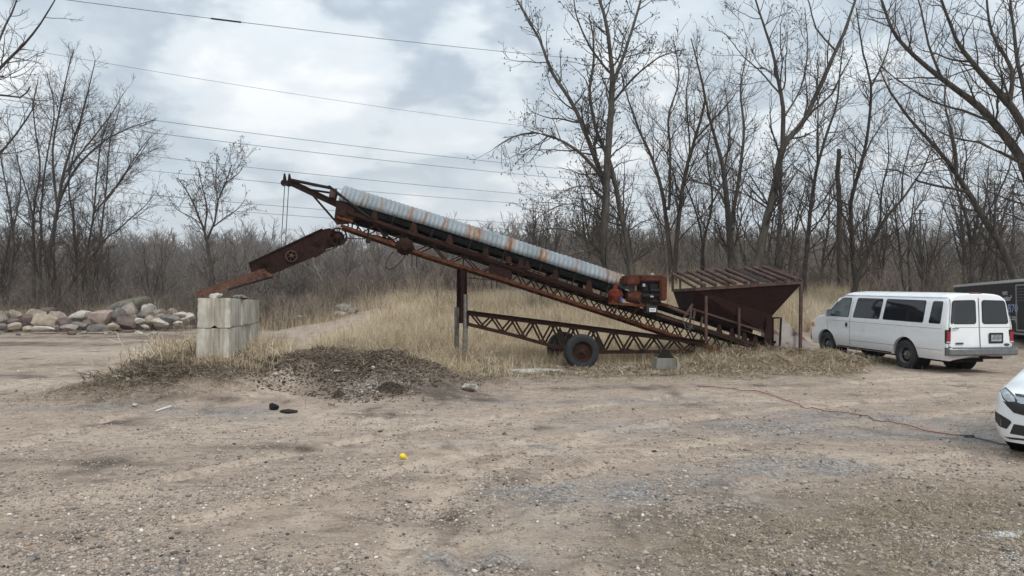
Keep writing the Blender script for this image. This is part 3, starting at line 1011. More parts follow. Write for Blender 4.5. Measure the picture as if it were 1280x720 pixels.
def spawn(P, R, per_m, t0, amin, amax, rng, jl=1.0, cap=None):
    """sample children along paths. returns start, dir, t, parent length, parent radius there"""
    N, S, _ = P.shape
    seg = np.linalg.norm(P[:, 1:] - P[:, :-1], axis=-1)
    Ltot = seg.sum(1)
    cnt = np.floor(Ltot * per_m + rng.uniform(0, 1, N)).astype(int)
    idx = np.repeat(np.arange(N), cnt)
    if not len(idx): return None
    t = t0 + (1 - t0) * rng.uniform(0, 1, len(idx)) ** .9
    f = t * (S - 1); i = np.minimum(f.astype(int), S - 2); fr = (f - i)[:, None]
    pos = P[idx, i] * (1 - fr) + P[idx, i + 1] * fr
    tan = nrm(P[idx, i + 1] - P[idx, i])
    r = R[idx, i] * (1 - fr[:, 0]) + R[idx, i + 1] * fr[:, 0]
    rnd = rng.normal(size=pos.shape); perp = nrm(rnd - tan * (rnd * tan).sum(-1, keepdims=True))
    a = rng.uniform(amin, amax, len(idx))[:, None]
    return pos, tan * np.cos(a) + perp * np.sin(a), t, Ltot[idx], r


def branch_out(paths, limbs, rng, cfg):
    """limbs: list of (P (S,3), R (S,)). fills `paths` with branches, returns tips"""
    k = cfg
    fine = k.get('fine', .006)
    lv = []
    P1s, R1s = [], []
    for P, R in limbs:
        sp = spawn(P[None], R[None], k['d1'], k.get('t1', .25), .45, 1.15, rng)
        if sp is None: continue
        pos, d, t, L, r = sp
        ln = k['L1'] * (1.15 - .75 * t) * rng.uniform(.5, 1.3, len(t))
        r0 = np.clip(r * .5, fine * 1.5, .06) * rng.uniform(.7, 1, len(t))
        r0 = np.minimum(r0, .012 + .012 * ln)
        A, B = grow(pos, d, ln, r0, fine * 1.1, 9, k.get('wig', .13), k.get('up', .07), rng)
        P1s.append(A); R1s.append(B)
        # limb end leader
    if not P1s: return None
    P1, R1 = np.concatenate(P1s), np.concatenate(R1s)
    paths.add(P1, R1, 4)
    out = [P1[:, -1]]
    P, R = P1, R1
    for lev, (den, fac, S, sides) in enumerate(k['lv']):
        sp = spawn(P, R, den, .12, .4, 1.0, rng)
        if sp is None: break
        pos, d, t, L, r = sp
        ln = np.clip(L * fac, .15, 9) * (1.15 - .7 * t) * rng.uniform(.5, 1.35, len(t))
        r0 = np.clip(r * .65, fine * .9, .03)
        P, R = grow(pos, d, ln, r0, fine * .7, S, k.get('wig', .13) * 1.1, k.get('up', .07), rng)
        paths.add(P, R, sides)
        out.append(P[:, -1])
    return out


def smooth_line(pts, rad, step, rng, wob=.0):
    """Catmull-Rom through control points"""
    pts = [v3(p) for p in pts]
    ext = [2 * pts[0] - pts[1]] + pts + [2 * pts[-1] - pts[-2]]
    out, rr = [], []
    for i in range(len(pts) - 1):
        a, b, c, d = ext[i:i + 4]
        n = max(2, int(np.linalg.norm(c - b) / step))
        for j in range(n):
            t = j / n
            out.append(.5 * ((2 * b) + (c - a) * t + (2 * a - 5 * b + 4 * c - d) * t * t + (3 * b - a - 3 * c + d) * t ** 3))
            rr.append(rad[i] * (1 - t) + rad[i + 1] * t)
    out.append(pts[-1]); rr.append(rad[-1])
    P = np.array(out)
    if wob:
        w = rng.normal(0, wob, (len(P), 3)); w[0] = 0
        P += (w + np.roll(w, 1, 0) + np.roll(w, -1, 0)) / 3
    return P, np.array(rr)


def tree_from_px(name, Y, limbs, label, bark, twig, cfg, seed, buds=0, group=None, cat="tree"):
    """limbs: list of (pixel points, r0, r1, depth offset at the tip)"""
    rng = np.random.default_rng(seed)
    L3 = []
    base = None
    for pts, r0, r1, dz in limbs:
        n = len(pts)
        P = [at(px, py, Y + dz * (i / max(1, n - 1)) ** 1.2) for i, (px, py) in enumerate(pts)]
        L3.append((P, list(np.linspace(r0 * .74, r1 * .8, n))))
    # first limb reaches the ground
    P0 = L3[0][0][0]
    base = (P0[0] + (P0[0] - L3[0][0][1][0]) * .15, Y, zat(P0[0], Y))
    grounded = []
    for i, (P, r) in enumerate(L3):
        if limbs[i][0][0][1] > 300 and P[0][2] > zat(P[0][0], Y) - .2:      # starts low: run it into the soil
            z0 = zat(P[0][0], Y) - .15
            if P[0][2] - z0 > .2:
                dx = (P[0][0] - P[1][0]) / max(.5, (P[1][2] - P[0][2])) * (P[0][2] - z0)
                P = [(P[0][0] + dx * .5, P[0][1], z0)] + P
                r = [r[0] * 1.35] + r
        grounded.append((P, r))
    sm = [smooth_line(P, r, .45, rng, .035) for P, r in grounded]
    root = empty(name, base, label, cat, group)
    tr = Paths()
    for P, R in sm: tr.add(P[None], R[None], 9)
    V, F, _ = tr.arrays()
    link("trunk", np_mesh("trunk", V - v3(base), F, M[bark], True), root)
    cr = Paths()
    tips = branch_out(cr, sm, rng, cfg)
    V, F, _ = cr.arrays()
    faces = [F]
    if buds:
        T = np.concatenate(tips[1:]); T = T[rng.uniform(0, 1, len(T)) < buds]
        O = np.array([(1, 0, 0), (-1, 0, 0), (0, 1, 0), (0, -1, 0), (0, 0, 1.7), (0, 0, -1.7)], float)
        OF = np.array([(0, 2, 4), (2, 1, 4), (1, 3, 4), (3, 0, 4), (2, 0, 5), (1, 2, 5), (3, 1, 5), (0, 3, 5)])
        s = rng.uniform(.016, .034, len(T))
        BV = T[:, None] + O[None] * s[:, None, None]
        faces.append((OF[None] + (len(V) + np.arange(len(T)) * 6)[:, None, None]).reshape(-1, 3))
        V = np.concatenate([V, BV.reshape(-1, 3)])
    link("crown", np_mesh("crown", V - v3(base), faces, M[twig], True), root)
    return root


BUSHY = dict(d1=2.6, t1=.2, L1=3.0, wig=.13, up=.06, fine=.0065, lv=[(2.8, .5, 6, 3), (3.2, .5, 4, 3), (2.8, .55, 2, 3)])
OPEN = dict(d1=1.9, t1=.13, L1=3.4, wig=.16, up=.05, fine=.007, lv=[(2.4, .48, 6, 3), (2.8, .47, 4, 3), (2.2, .5, 2, 3)])
SLIM = dict(d1=1.9, t1=.25, L1=2.4, wig=.12, up=.09, fine=.008, lv=[(2.1, .5, 5, 3), (2.4, .5, 4, 3)])

# --- right of the conveyor, left to right
tree_from_px("cottonwood_tree", 33, [
    ([(757, 372), (757, 300), (758, 225), (764, 125), (765, 88), (757, 30), (738, -30)], .30, .06, -1.5),
    ([(757, 235), (745, 200), (720, 140), (690, 90), (674, 50), (655, 15), (640, -12)], .17, .03, 1.5),
    ([(764, 112), (782, 62), (800, 2), (808, -40)], .13, .04, 2.0),
    ([(752, 222), (734, 200), (705, 178), (668, 166), (640, 172), (618, 186)], .12, .02, -2.5),
    ([(790, 358), (784, 310), (775, 262), (763, 205), (745, 160), (738, 110), (742, 60), (735, 20)], .20, .04, 2.0),
    ([(757, 300), (745, 272), (715, 255), (688, 262), (664, 280)], .07, .015, -2.0),
    ([(757, 325), (748, 312), (715, 290), (690, 286), (655, 294)], .07, .015, 1.5),
    ([(764, 130), (790, 100), (822, 72), (858, 62)], .08, .02, -2.5),
    ([(757, 250), (735, 232), (712, 235), (695, 246)], .06, .015, -1.5),
    ([(766, 95), (738, 60), (722, 20), (715, -20)], .08, .02, -2),
], "tall budding cottonwood with two grey trunks and a long low limb reaching left", "bark_light", "twig",
    dict(d1=2.8, t1=.10, L1=2.8, wig=.17, up=.04, fine=.0075, lv=[(2.6, .47, 6, 3), (3.0, .45, 3, 3), (2.0, .5, 2, 3)]), 11, buds=.5)

tree_from_px("bare_tree", 36, [
    ([(839, 345), (836, 300), (828, 240), (815, 200), (800, 165), (788, 135), (778, 95)], .17, .03, 2),
    ([(843, 345), (846, 290), (856, 220), (868, 175), (880, 125), (872, 80), (864, 48)], .17, .03, -2),
    ([(836, 262), (838, 200), (836, 150), (848, 100), (842, 50)], .10, .03, 1),
    ([(852, 240), (862, 190), (858, 120), (866, 70)], .09, .02, 2),
    ([(868, 175), (900, 140), (918, 120)], .07, .02, -1),
], "bushy bare tree of two thin trunks in a narrow V, right of the budding cottonwood", "bark_brown", "twig", BUSHY, 12)

tree_from_px("bare_tree", 39, [
    ([(876, 350), (880, 300), (890, 250), (884, 190), (896, 130)], .12, .03, 2),
    ([(879, 320), (872, 270), (856, 228), (838, 205)], .08, .02, -2),
    ([(886, 262), (905, 225), (912, 190)], .07, .02, 2),
], "thin crooked bare tree standing between the V shaped pair and the thick grey trunk", "bark", "twig_brown", BUSHY, 13)

tree_from_px("bare_tree", 37, [
    ([(917, 350), (914, 310), (910, 262), (902, 205), (888, 150), (880, 110)], .30, .03, -2),
    ([(913, 285), (922, 230), (930, 170), (926, 110), (934, 60)], .15, .03, 2),
    ([(910, 262), (895, 235), (868, 225), (852, 210)], .09, .02, 2.5),
    ([(905, 215), (912, 160), (905, 100)], .08, .02, 0),
], "bare tree with the thick straight grey trunk directly above the hopper's left half", "bark_light", "twig", BUSHY, 14)

tree_from_px("leaning_tree", 32, [
    ([(945, 340), (956, 285), (968, 232), (978, 185), (990, 168), (1008, 146), (1030, 95), (1048, 55), (1060, 25), (1074, -15)], .25, .06, 1.5),
    ([(978, 188), (978, 150), (976, 118), (968, 75), (958, 40), (940, -12)], .15, .04, -1.5),
    ([(974, 330), (975, 270), (976, 210), (980, 170)], .11, .06, .6),
    ([(1010, 143), (1040, 118), (1052, 92), (1064, 70)], .07, .02, -2),
    ([(976, 118), (955, 95), (930, 70), (908, 45)], .06, .02, 2),
    ([(1044, 62), (1020, 35), (1012, 5), (1000, -20)], .06, .02, -1),
    ([(978, 150), (1000, 112), (1010, 60), (1006, 10)], .06, .02, 2),
], "tall bare tree leaning right above the hopper and forking into two long limbs", "bark_light", "twig", OPEN, 15, buds=.3)

tree_from_px("bare_tree", 35, [
    ([(1006, 345), (1011, 290), (1014, 248), (1026, 190), (1042, 140), (1050, 95), (1054, 50)], .15, .03, 2),
    ([(1016, 245), (1021, 200), (1022, 140), (1020, 95)], .08, .02, -2),
    ([(1011, 300), (996, 262), (984, 240)], .06, .02, 1),
], "slender bare tree curving right just beyond the hopper's right post", "bark", "twig", BUSHY, 16)

tree_from_px("bare_tree", 37, [
    ([(1070, 350), (1064, 300), (1064, 252), (1076, 205), (1085, 160), (1088, 105), (1076, 55), (1070, 10)], .17, .03, -2),
    ([(1076, 205), (1096, 165), (1114, 140)], .07, .02, 2),
    ([(1088, 110), (1108, 70), (1116, 20)], .07, .02, 0),
], "bare tree with wavy dark trunk rising above the van's nose, right of the snag", "bark", "twig_brown", BUSHY, 17)

tree_from_px("leaning_tree", 34, [
    ([(1070, 352), (1084, 318), (1100, 284), (1126, 250), (1150, 215), (1168, 180)], .15, .03, 2),
    ([(1100, 284), (1102, 240), (1112, 200), (1110, 160)], .07, .02, -1.5),
    ([(1128, 250), (1130, 210), (1142, 170)], .06, .02, 0),
], "low bare tree leaning steeply right over the van's roof", "bark", "twig", OPEN, 18)

tree_from_px("overhanging_tree", 27, [
    ([(1300, 330), (1296, 270), (1280, 206), (1243, 153), (1210, 122), (1178, 98), (1132, 58), (1104, 8), (1092, -40)], .29, .03, 1.5),
    ([(1290, 180), (1262, 130), (1238, 104), (1216, 78), (1196, 50), (1174, -5)], .20, .05, -1.5),
    ([(1262, 130), (1264, 85), (1240, 40), (1232, -20)], .12, .04, 1),
    ([(1280, 205), (1250, 190), (1222, 176), (1190, 172), (1150, 150)], .09, .02, -2),
    ([(1243, 153), (1205, 138), (1168, 128), (1120, 98), (1098, 80)], .07, .02, 2),
    ([(1178, 98), (1160, 55), (1152, 10), (1140, -30)], .07, .02, 0),
    ([(1290, 180), (1280, 110), (1268, 50), (1262, -20)], .14, .05, 2),
], "large bare tree at the right edge sweeping its long limbs to the upper left", "bark", "twig", dict(OPEN, d1=2.4, L1=3.0), 19)

tree_from_px("leaning_tree", 31, [
    ([(1274, 364), (1262, 332), (1243, 296), (1217, 250), (1198, 222), (1172, 188), (1138, 152), (1112, 115), (1100, 85)], .23, .03, 1),
    ([(1210, 240), (1190, 235), (1148, 227), (1122, 213), (1100, 210)], .09, .02, -2),
    ([(1196, 220), (1192, 180), (1180, 130), (1184, 85)], .09, .03, 2),
    ([(1243, 296), (1246, 250), (1262, 210), (1268, 170)], .08, .02, 1),
], "bare tree leaning left behind the black trailer, its trunk flaring thick at the foot", "bark", "twig", OPEN, 20)

tree_from_px("bare_tree", 35, [
    ([(1216, 355), (1215, 310), (1206, 268), (1196, 240), (1192, 190), (1182, 150)], .13, .03, 1),
    ([(1215, 310), (1224, 260), (1222, 220)], .08, .02, -1),
    ([(1228, 352), (1236, 310), (1238, 265), (1228, 225)], .12, .03, 1),
    ([(1248, 352), (1246, 310), (1258, 260), (1272, 220)], .12, .03, 2),
], "clump of thin dark crooked stems just left of the flaring trunk behind the trailer", "bark", "twig", OPEN, 21)

# --- lone tree and left clump
tree_from_px("lone_tree", 46, [
    ([(266, 362), (264, 335), (260, 311), (256, 290), (247, 266), (236, 242), (222, 222)], .17, .03, 1.5),
    ([(258, 300), (268, 277), (273, 250), (282, 228), (290, 206)], .10, .03, -1),
    ([(272, 250), (270, 222), (272, 192)], .06, .02, 1),
    ([(256, 290), (258, 262), (254, 236), (248, 210)], .08, .02, -1),
    ([(264, 285), (280, 272), (296, 262), (306, 250)], .06, .02, -1),
    ([(252, 280), (236, 270), (222, 262), (212, 248)], .05, .02, 1),
    ([(282, 228), (298, 218), (306, 205)], .05, .02, -1),
], "small lone budding tree with an open round crown, between the left clump and the conveyor", "bark", "twig_brown",
    dict(d1=2.8, t1=.12, L1=2.2, wig=.15, up=.04, fine=.009, lv=[(2.8, .5, 5, 3), (3.2, .5, 3, 3), (2, .5, 2, 3)]), 31, buds=.8)

CL = dict(BUSHY, d1=2.8, L1=3.2, fine=.008, up=.05, lv=[(2.8, .52, 6, 3), (3.0, .52, 4, 3), (2.2, .55, 2, 3)])
tree_from_px("multi_stem_tree", 49, [
    ([(57, 385), (60, 330), (72, 261), (83, 205), (105, 135), (119, 75)], .23, .03, 1),
    ([(75, 250), (92, 215), (122, 183), (160, 160), (192, 150)], .13, .02, -2),
    ([(72, 262), (66, 190), (78, 120), (92, 62)], .12, .03, -1),
    ([(83, 215), (110, 180), (138, 145), (158, 112)], .10, .02, 2),
], "large spreading multi stemmed bare tree with limbs arching right, in the left clump", "bark", "twig", CL, 32)
tree_from_px("bare_tree", 51, [
    ([(42, 385), (43, 340), (42, 267), (50, 211), (42, 140), (48, 95)], .15, .03, 1),
    ([(50, 355), (52, 290), (53, 233), (67, 139), (58, 90)], .12, .03, -1),
    ([(42, 270), (26, 215), (14, 165)], .08, .02, -1),
], "upright bare tree of two close straight stems, left of the big spreading one", "bark", "twig_brown", CL, 33)
tree_from_px("bare_tree", 50, [
    ([(95, 388), (96, 340), (92, 278), (86, 230), (96, 175), (108, 120)], .12, .03, 2),
    ([(103, 388), (105, 340), (117, 267), (125, 190), (138, 140)], .14, .03, -1),
    ([(117, 267), (145, 232), (170, 200), (186, 175)], .08, .02, 1),
], "bare tree with slim paired stems inside the left clump, right of the big spreading trunk", "bark", "twig", CL, 34)
tree_from_px("bare_tree", 49, [
    ([(112, 388), (116, 350), (126, 289), (133, 239), (137, 180), (150, 130)], .13, .03, 1),
    ([(122, 310), (150, 285), (176, 262), (196, 240)], .08, .02, -2),
    ([(130, 255), (158, 215), (176, 185), (192, 168)], .08, .02, 0),
], "bare bushy tree at the right side of the left clump with twiggy limbs hanging right", "bark_brown", "twig_brown", CL, 35)
tree_from_px("bare_tree", 48, [
    ([(8, 385), (14, 330), (16, 280), (4, 215), (-6, 150)], .13, .03, 1),
    ([(16, 285), (26, 240), (22, 190)], .07, .02, 0),
], "thin bare tree at the very left edge behind the boulders", "bark", "twig", CL, 36)
tree_from_px("overhanging_tree", 24, [
    ([(-70, 400), (-66, 300), (-50, 200), (-30, 130), (0, 85), (30, 55), (52, 28), (74, -8)], .12, .02, -1),
    ([(-58, 250), (-30, 215), (5, 185), (32, 150), (45, 128)], .07, .02, 1),
    ([(-40, 165), (-15, 110), (0, 50), (20, 0), (28, -30)], .07, .02, 1),
    ([(-30, 130), (-6, 118), (24, 122), (38, 108)], .06, .02, -1),
], "bare tree beyond the left edge reaching long twiggy limbs into the top left corner", "bark", "twig", dict(BUSHY, L1=2.2, d1=2.6), 37)


def snag():
    Y = 41
    rng = np.random.default_rng(4)
    b = at(1049, 350, Y); base = (b[0], Y, zat(b[0], Y))
    root = empty("dead_snag", base, "broken dead trunk snapped off flat, left of the wavy dark trunk", "dead tree")
    P, R = smooth_line([(b[0], Y, base[2] - .2), at(1049, 290, Y), at(1048, 230, Y), at(1049, 187, Y)], [.17, .145, .13, .11], .3, rng, .04)
    p = Paths(); p.add(P[None], R[None], 10)
    V, F, _ = p.arrays()
    cap = [tuple(len(V) - 10 + i for i in range(10))]
    me = np_mesh("trunk", V - v3(base), F, M['bark'], True); link("trunk", me, root)
    for py, dx in ((200, 8), (235, -9), (262, 10), (215, -6)):
        c = Paths()
        a = v3(at(1049, py, Y)); e = v3(at(1049 + dx, py - 8, Y - .5))
        c.add(np.stack([a, (a + e) / 2 + [0, 0, .05], e])[None], np.array([[.05, .035, .02]]), 5)
        V, F, _ = c.arrays(); link("stub", np_mesh("stub", V - v3(base), F, M['bark'], True), root)


snag()


# --- woodland edge: copies of a few kinds
def generic_tree(h, rng, stems=1, cfg=SLIM, lean=.1):
    limbs = []
    for s in range(stems):
        a = rng.uniform(0, 2 * PI)
        d = np.array([math.cos(a) * lean, math.sin(a) * lean, 1.0])
        P, R = grow(np.array([[.12 * s, 0, -.1]]), d[None], np.array([h * rng.uniform(.8, 1)]), np.array([.012 * h]), .02, 18, .06, .05, rng)
        limbs.append((P[0], R[0]))
        for k in range(4):
            i = int(rng.uniform(4, 12))
            dd = nrm(P[0][i + 1] - P[0][i]) + nrm(rng.normal(size=3) * [1, 1, .2]) * .55
            Q, S_ = grow(P[0][i][None], dd[None], np.array([h * rng.uniform(.25, .5)]), np.array([R[0][i] * .6]), .015, 12, .08, .10, rng)
            limbs.append((Q[0], S_[0]))
    return limbs


def protos(n, h0, h1, cfg, seed):
    out = []
    for i in range(n):
        rng = np.random.default_rng(seed + i)
        limbs = generic_tree(rng.uniform(h0, h1), rng, 1 + (i % 2), cfg)
        tr = Paths()
        for P, R in limbs: tr.add(P[None], R[None], 6)
        V, F, _ = tr.arrays(); tm = np_mesh("trunk", V, F, M['bark' if i % 2 else 'bark_brown'], True)
        cr = Paths(); branch_out(cr, limbs, rng, cfg)
        V, F, _ = cr.arrays(); cm = np_mesh("crown", V, F, M['twig' if i % 2 else 'twig_brown'], True)
        out.append((tm, cm))
    return out


def edge_trees():
    rng = np.random.default_rng(51)
    kinds = protos(5, 9.5, 13.5, dict(SLIM, d1=1.6, fine=.011, lv=[(1.8, .5, 5, 3), (1.9, .5, 3, 3)]), 60)
    def put(px, Y, sc, label, grp):
        x = (px - CX) / F_PX * Y
        tm, cm = kinds[int(rng.integers(len(kinds)))]
        r = empty("woodland_tree", (x, Y, zat(x, Y)), label, "tree", grp)
        r.rotation_euler = (0, 0, rng.uniform(0, 2 * PI)); r.scale = (sc, sc, sc)
        link("trunk", tm, r); link("crown", cm, r)
    for i in range(44):
        px = 655 + 660 * (i + rng.uniform(0, 1)) / 44
        put(px, rng.uniform(43, 66), rng.uniform(.6, 1.0), "slim bare tree among the many in the wood behind the hopper and van", "slim trees of the wood on the right")
    for i in range(14):
        put(rng.uniform(-20, 215), rng.uniform(50, 66), rng.uniform(.55, .95), "slim bare tree among the many in the thicket behind the boulders", "slim trees of the thicket on the left")


edge_trees()


# --- brush and far woods as masses
def shrub_arrays(rng, h, stems, twigs):
    a = rng.uniform(0, 2 * PI, stems); sp = rng.uniform(.05, .55, stems)
    D = np.stack([np.cos(a) * sp, np.sin(a) * sp, np.ones(stems)], -1)
    P0 = np.stack([rng.normal(0, .25, stems), rng.normal(0, .25, stems), np.full(stems, -.05)], -1)
    P, R = grow(P0, D, h * rng.uniform(.55, 1.1, stems), np.full(stems, .011 + .003 * h), .005, 6, .10, .02, rng)
    p = Paths(); p.add(P, R, 3)
    A = P; B = R
    for dens, fac in twigs:
        s = spawn(A, B, dens, .15, .3, .9, rng)
        pos, d, t, L, r = s
        A, B = grow(pos, d, L * fac * (1.1 - .6 * t) * rng.uniform(.5, 1.3, len(t)), np.clip(r * .7, .005, .02), .005, 3, .14, .06, rng)
        p.add(A, B, 3)
    return p.arrays(None, rng)


def mass(name, variants, spots, rng, mat, label, cat, shift=0.0):
    Vs, Fs, Ts, off = [], [], [], 0
    for x, y, sc, sw in spots:
        V, F, T = variants[int(rng.integers(len(variants)))]
        a = rng.uniform(0, 2 * PI); c, s = math.cos(a), math.sin(a)
        W = np.empty_like(V)
        W[:, 0] = (V[:, 0] * c - V[:, 1] * s) * sw + x
        W[:, 1] = (V[:, 0] * s + V[:, 1] * c) * sw + y
        W[:, 2] = V[:, 2] * sc + zat(x, y)
        Vs.append(W.astype(np.float32)); Fs.append(F + off); off += len(V)
        Ts.append(np.clip(T * .7 + rng.uniform(0, .35) + shift, 0, 1))
    me = np_mesh(name, np.concatenate(Vs), np.concatenate(Fs), mat, False, {"tint": ('FLOAT', np.concatenate(Ts))})
    return tag(link(name, me), label, cat, kind="stuff")


def masses():
    rng = np.random.default_rng(71)
    sh = [shrub_arrays(np.random.default_rng(80 + i), 2.6, 9, [(2.6, .5), (2.6, .5)]) for i in range(6)]
    spots = []
    for i in range(330):                                   # thicket behind boulders, left of the grass
        Y = rng.uniform(46, 74); px = rng.uniform(-90, 420)
        spots.append(((px - CX) / F_PX * Y, Y, rng.uniform(.6, 1.3) * (1 + .55 * float(fbm(np.array(px / 90.), np.array(Y / 12.), 7, 2))), rng.uniform(.8, 1.5)))
    for i in range(260):                                   # beyond the crest of the field
        Y = rng.uniform(45, 74); px = rng.uniform(400, 700)
        spots.append(((px - CX) / F_PX * Y, Y, rng.uniform(.6, 1.25), rng.uniform(.8, 1.5)))
    for i in range(380):
        Y = rng.uniform(38, 74); px = rng.uniform(690, 1380)
        if px > 1000 and Y < 41: continue
        spots.append(((px - CX) / F_PX * Y, Y, rng.uniform(.6, 1.35), rng.uniform(.8, 1.5)))
    mass("brush", sh, spots, rng, M['brush'], "dense grey brown brush and saplings filling the wood's floor", "brush", .07)
    sv = [shrub_arrays(np.random.default_rng(95 + i), 1.3, 12, [(4.0, .5)]) for i in range(5)]
    spots = []
    for i in range(260):                                   # pale weeds on the crest of the field
        Y = rng.uniform(35, 50); px = rng.uniform(340, 1010)
        spots.append(((px - CX) / F_PX * Y, Y, rng.uniform(.6, 1.4), rng.uniform(.8, 1.3)))
    for i in range(40):
        Y = rng.uniform(43, 47); px = rng.uniform(-20, 330)
        spots.append(((px - CX) / F_PX * Y, Y, rng.uniform(.6, 1.5), rng.uniform(.6, 1.1)))
    mass("weeds", sv, spots, rng, M['brush'], "pale dead weed stalks standing along the crest of the grassy rise", "weeds", .38)
    # tangled weeds through the field, round the wall and the conveyor's foot
    sw_ = [shrub_arrays(np.random.default_rng(140 + i), .8, 10, [(5.0, .45)]) for i in range(6)]
    spots = []
    while len(spots) < 620:
        Y = 23.2 + 17 * rng.uniform() ** 1.3; x = rng.uniform(-8, 13)
        if float(field_amt(np.array(x), np.array(Y))) < .6: continue
        spots.append((x, Y, rng.uniform(.4, 1.15), rng.uniform(.7, 1.5)))
    for cx, cy, sx, sy, m, a, b in ((-7.5, 16.7, .55, .8, 36, .3, .8), (-5.4, 17.0, .5, 1.4, 26, .3, .7), (-3.6, 19.3, 1.8, .9, 60, .3, .9), (-1.4, 20.5, .5, .35, 26, .25, .7),
                                    (7.6, 21.0, 1.1, .35, 34, .15, .4), (9.6, 22.2, .3, .5, 12, .2, .45)):
        for _ in range(m):
            x, Y = rng.normal(cx, sx), rng.normal(cy, sy)
            if seg_dist(np.array(x), np.array(Y), [WALL_A, WALL_B]) < .5: continue
            spots.append((x, Y, rng.uniform(a, b), rng.uniform(.6, 1.3)))
    mass("dead_weeds", sw_, spots, rng, M['straw'], "tangled dead weeds with fine stalks rising through the dry grass", "weeds", .05)
    # uprooted dead twigs lying on the heap
    st_ = [shrub_arrays(np.random.default_rng(150 + i), .7, 9, [(4.0, .5)]) for i in range(4)]
    spots = [(rng.normal(-6.8, .75), rng.normal(15.0, .7), rng.uniform(.10, .28), rng.uniform(.6, 1.3)) for _ in range(75)]
    spots += [(rng.normal(-3.7, 1.1), rng.normal(15.9, .6), rng.uniform(.10, .22), rng.uniform(.6, 1.1)) for _ in range(45)]
    spots = [q for q in spots if seg_dist(np.array(q[0]), np.array(q[1]), [WALL_A, WALL_B]) > .6 and -8.3 < q[0] < -1.9 and q[1] > 13.6]
    mass("brushwood", st_, spots, rng, M['brush'], "dead twigs and roots strewn over the soil beside the block wall", "brushwood", .12)
    # far woods: whole hillsides of bare trees
    ft = []
    for i in range(6):
        r2 = np.random.default_rng(120 + i)
        st = 3
        D = np.stack([r2.normal(0, .12, st), r2.normal(0, .12, st), np.ones(st)], -1)
        P0 = np.stack([r2.normal(0, 1.2, st), r2.normal(0, 1.2, st), np.full(st, -.3)], -1)
        P, R = grow(P0, D, r2.uniform(8, 13, st), np.full(st, .13), .03, 7, .07, .03, r2)
        p = Paths(); p.add(P, R, 3)
        for dens, fac, rad in ((2.0, .34, .045), (1.3, .42, .028)):
            pos, d, t, L, r = spawn(P, R, dens, .18, .35, .95, r2)
            P, R = grow(pos, d, L * fac * (1.15 - .6 * t) * r2.uniform(.6, 1.3, len(t)), np.full(len(t), rad), .014, 3, .12, .10, r2)
            p.add(P, R, 3)
        ft.append(p.arrays(None, r2))
    spots = []
    for i in range(620):
        Y = 76 + 150 * rng.uniform(0, 1) ** 1.5; px = rng.uniform(-120, 1420)
        spots.append(((px - CX) / F_PX * Y, Y, rng.uniform(.55, .95), rng.uniform(.9, 1.4)))
    for i in range(620):
        Y = rng.uniform(190, 400); px = rng.uniform(-120, 1420)
        spots.append(((px - CX) / F_PX * Y, Y, rng.uniform(.9, 1.35), rng.uniform(1.5, 2.2)))
    mass("far_woods", ft, spots, rng, M['woods'], "bare grey brown woods covering the far hills below the skyline", "woods")


masses()
# ------------------------------------------------------------------ the belt conveyor
MC = v3((1.9, 21.4, 0)); MA = math.radians(11)
MU = v3((math.cos(MA), math.sin(MA), 0)); MN = v3((-math.sin(MA), math.cos(MA), 0)); ZU = v3((0, 0, 1))
CAMP = v3((0, 0, CAMZ))


def mp(px, py, off=-.42):
    """point of the machine's vertical plane, off = sideways distance from its centre line"""
    d = v3(ray(px, py))
    k = np.dot(MC + MN * off - CAMP, MN) / np.dot(d, MN)
    return CAMP + d * k


W2 = .42      # half width of the truss
CBASE = (MC[0], MC[1], 0.0)
conv = empty("belt_conveyor", CBASE, "long rusty portable belt conveyor with corrugated cover, standing on two tyres in the grass", "conveyor")


def part(mb, name, mat, parent=None, smooth=None, bevel=0):
    return mb.build(name, M[mat], parent or conv, CBASE, smooth, bevel)


def poly_at(ctrl, px):
    for (a, b), (c, d) in zip(ctrl[:-1], ctrl[1:]):
        if px <= c or (c, d) == ctrl[-1]: return b + (d - b) * (px - a) / (c - a)


TOPC = [(428, 265), (540, 302.5), (640, 336.5), (770, 380), (960, 438)]
BOTC = [(426, 282), (540, 321.5), (632, 350), (782, 399), (877, 431), (990, 463)]
top = lambda px: poly_at(TOPC, px)
bot = lambda px: poly_at(BOTC, px)

# two chords top and bottom, each side
for s in (-1, 1):
    a = MB()
    for p, q in zip(TOPC[:-1], TOPC[1:]):
        P, Q = mp(*p), mp(*q)
        o = MN * (W2 + s * W2)
        a.angle(P + o, Q + o, .10, .014, flip=-s)
        a.beam(P + o + ZU * .012, Q + o + ZU * .012, .012, .12)
    part(a, "top_chord", 'rust_mid')
    b = MB()
    for p, q in zip(BOTC[:-1], BOTC[1:]):
        P, Q = mp(*p), mp(*q)
        o = MN * (W2 + s * W2)
        b.beam(P + o, Q + o, .075, .085)
    part(b, "bottom_chord", 'rust_orange')
    # bracing: close zigzag in the middle, looser near the head
    c = MB()
    xs = list(np.arange(436, 506, 17)) + list(np.arange(520, 642, 20)) + list(np.arange(650, 975, 8.6))
    for i, (x0, x1) in enumerate(zip(xs[:-1], xs[1:])):
        x0 = x0 + (4 if s > 0 else 0); x1 = x1 + (4 if s > 0 else 0)
        o = MN * (W2 + s * (W2 - .02))
        y0, y1 = (top(x0) + 2, bot(x1) - 1) if i % 2 == 0 else (bot(x0) - 1, top(x1) + 2)
        c.beam(mp(x0, y0) + o, mp(x1, y1) + o, .028, .035)
        if i % 4 == 0 and x0 < 650:
            c.beam(mp(x0, top(x0) + 2) + o, mp(x0 - 1, bot(x0) - 1) + o, .03, .035)
    part(c, "lattice_bracing", 'rust_mid')
c = MB()
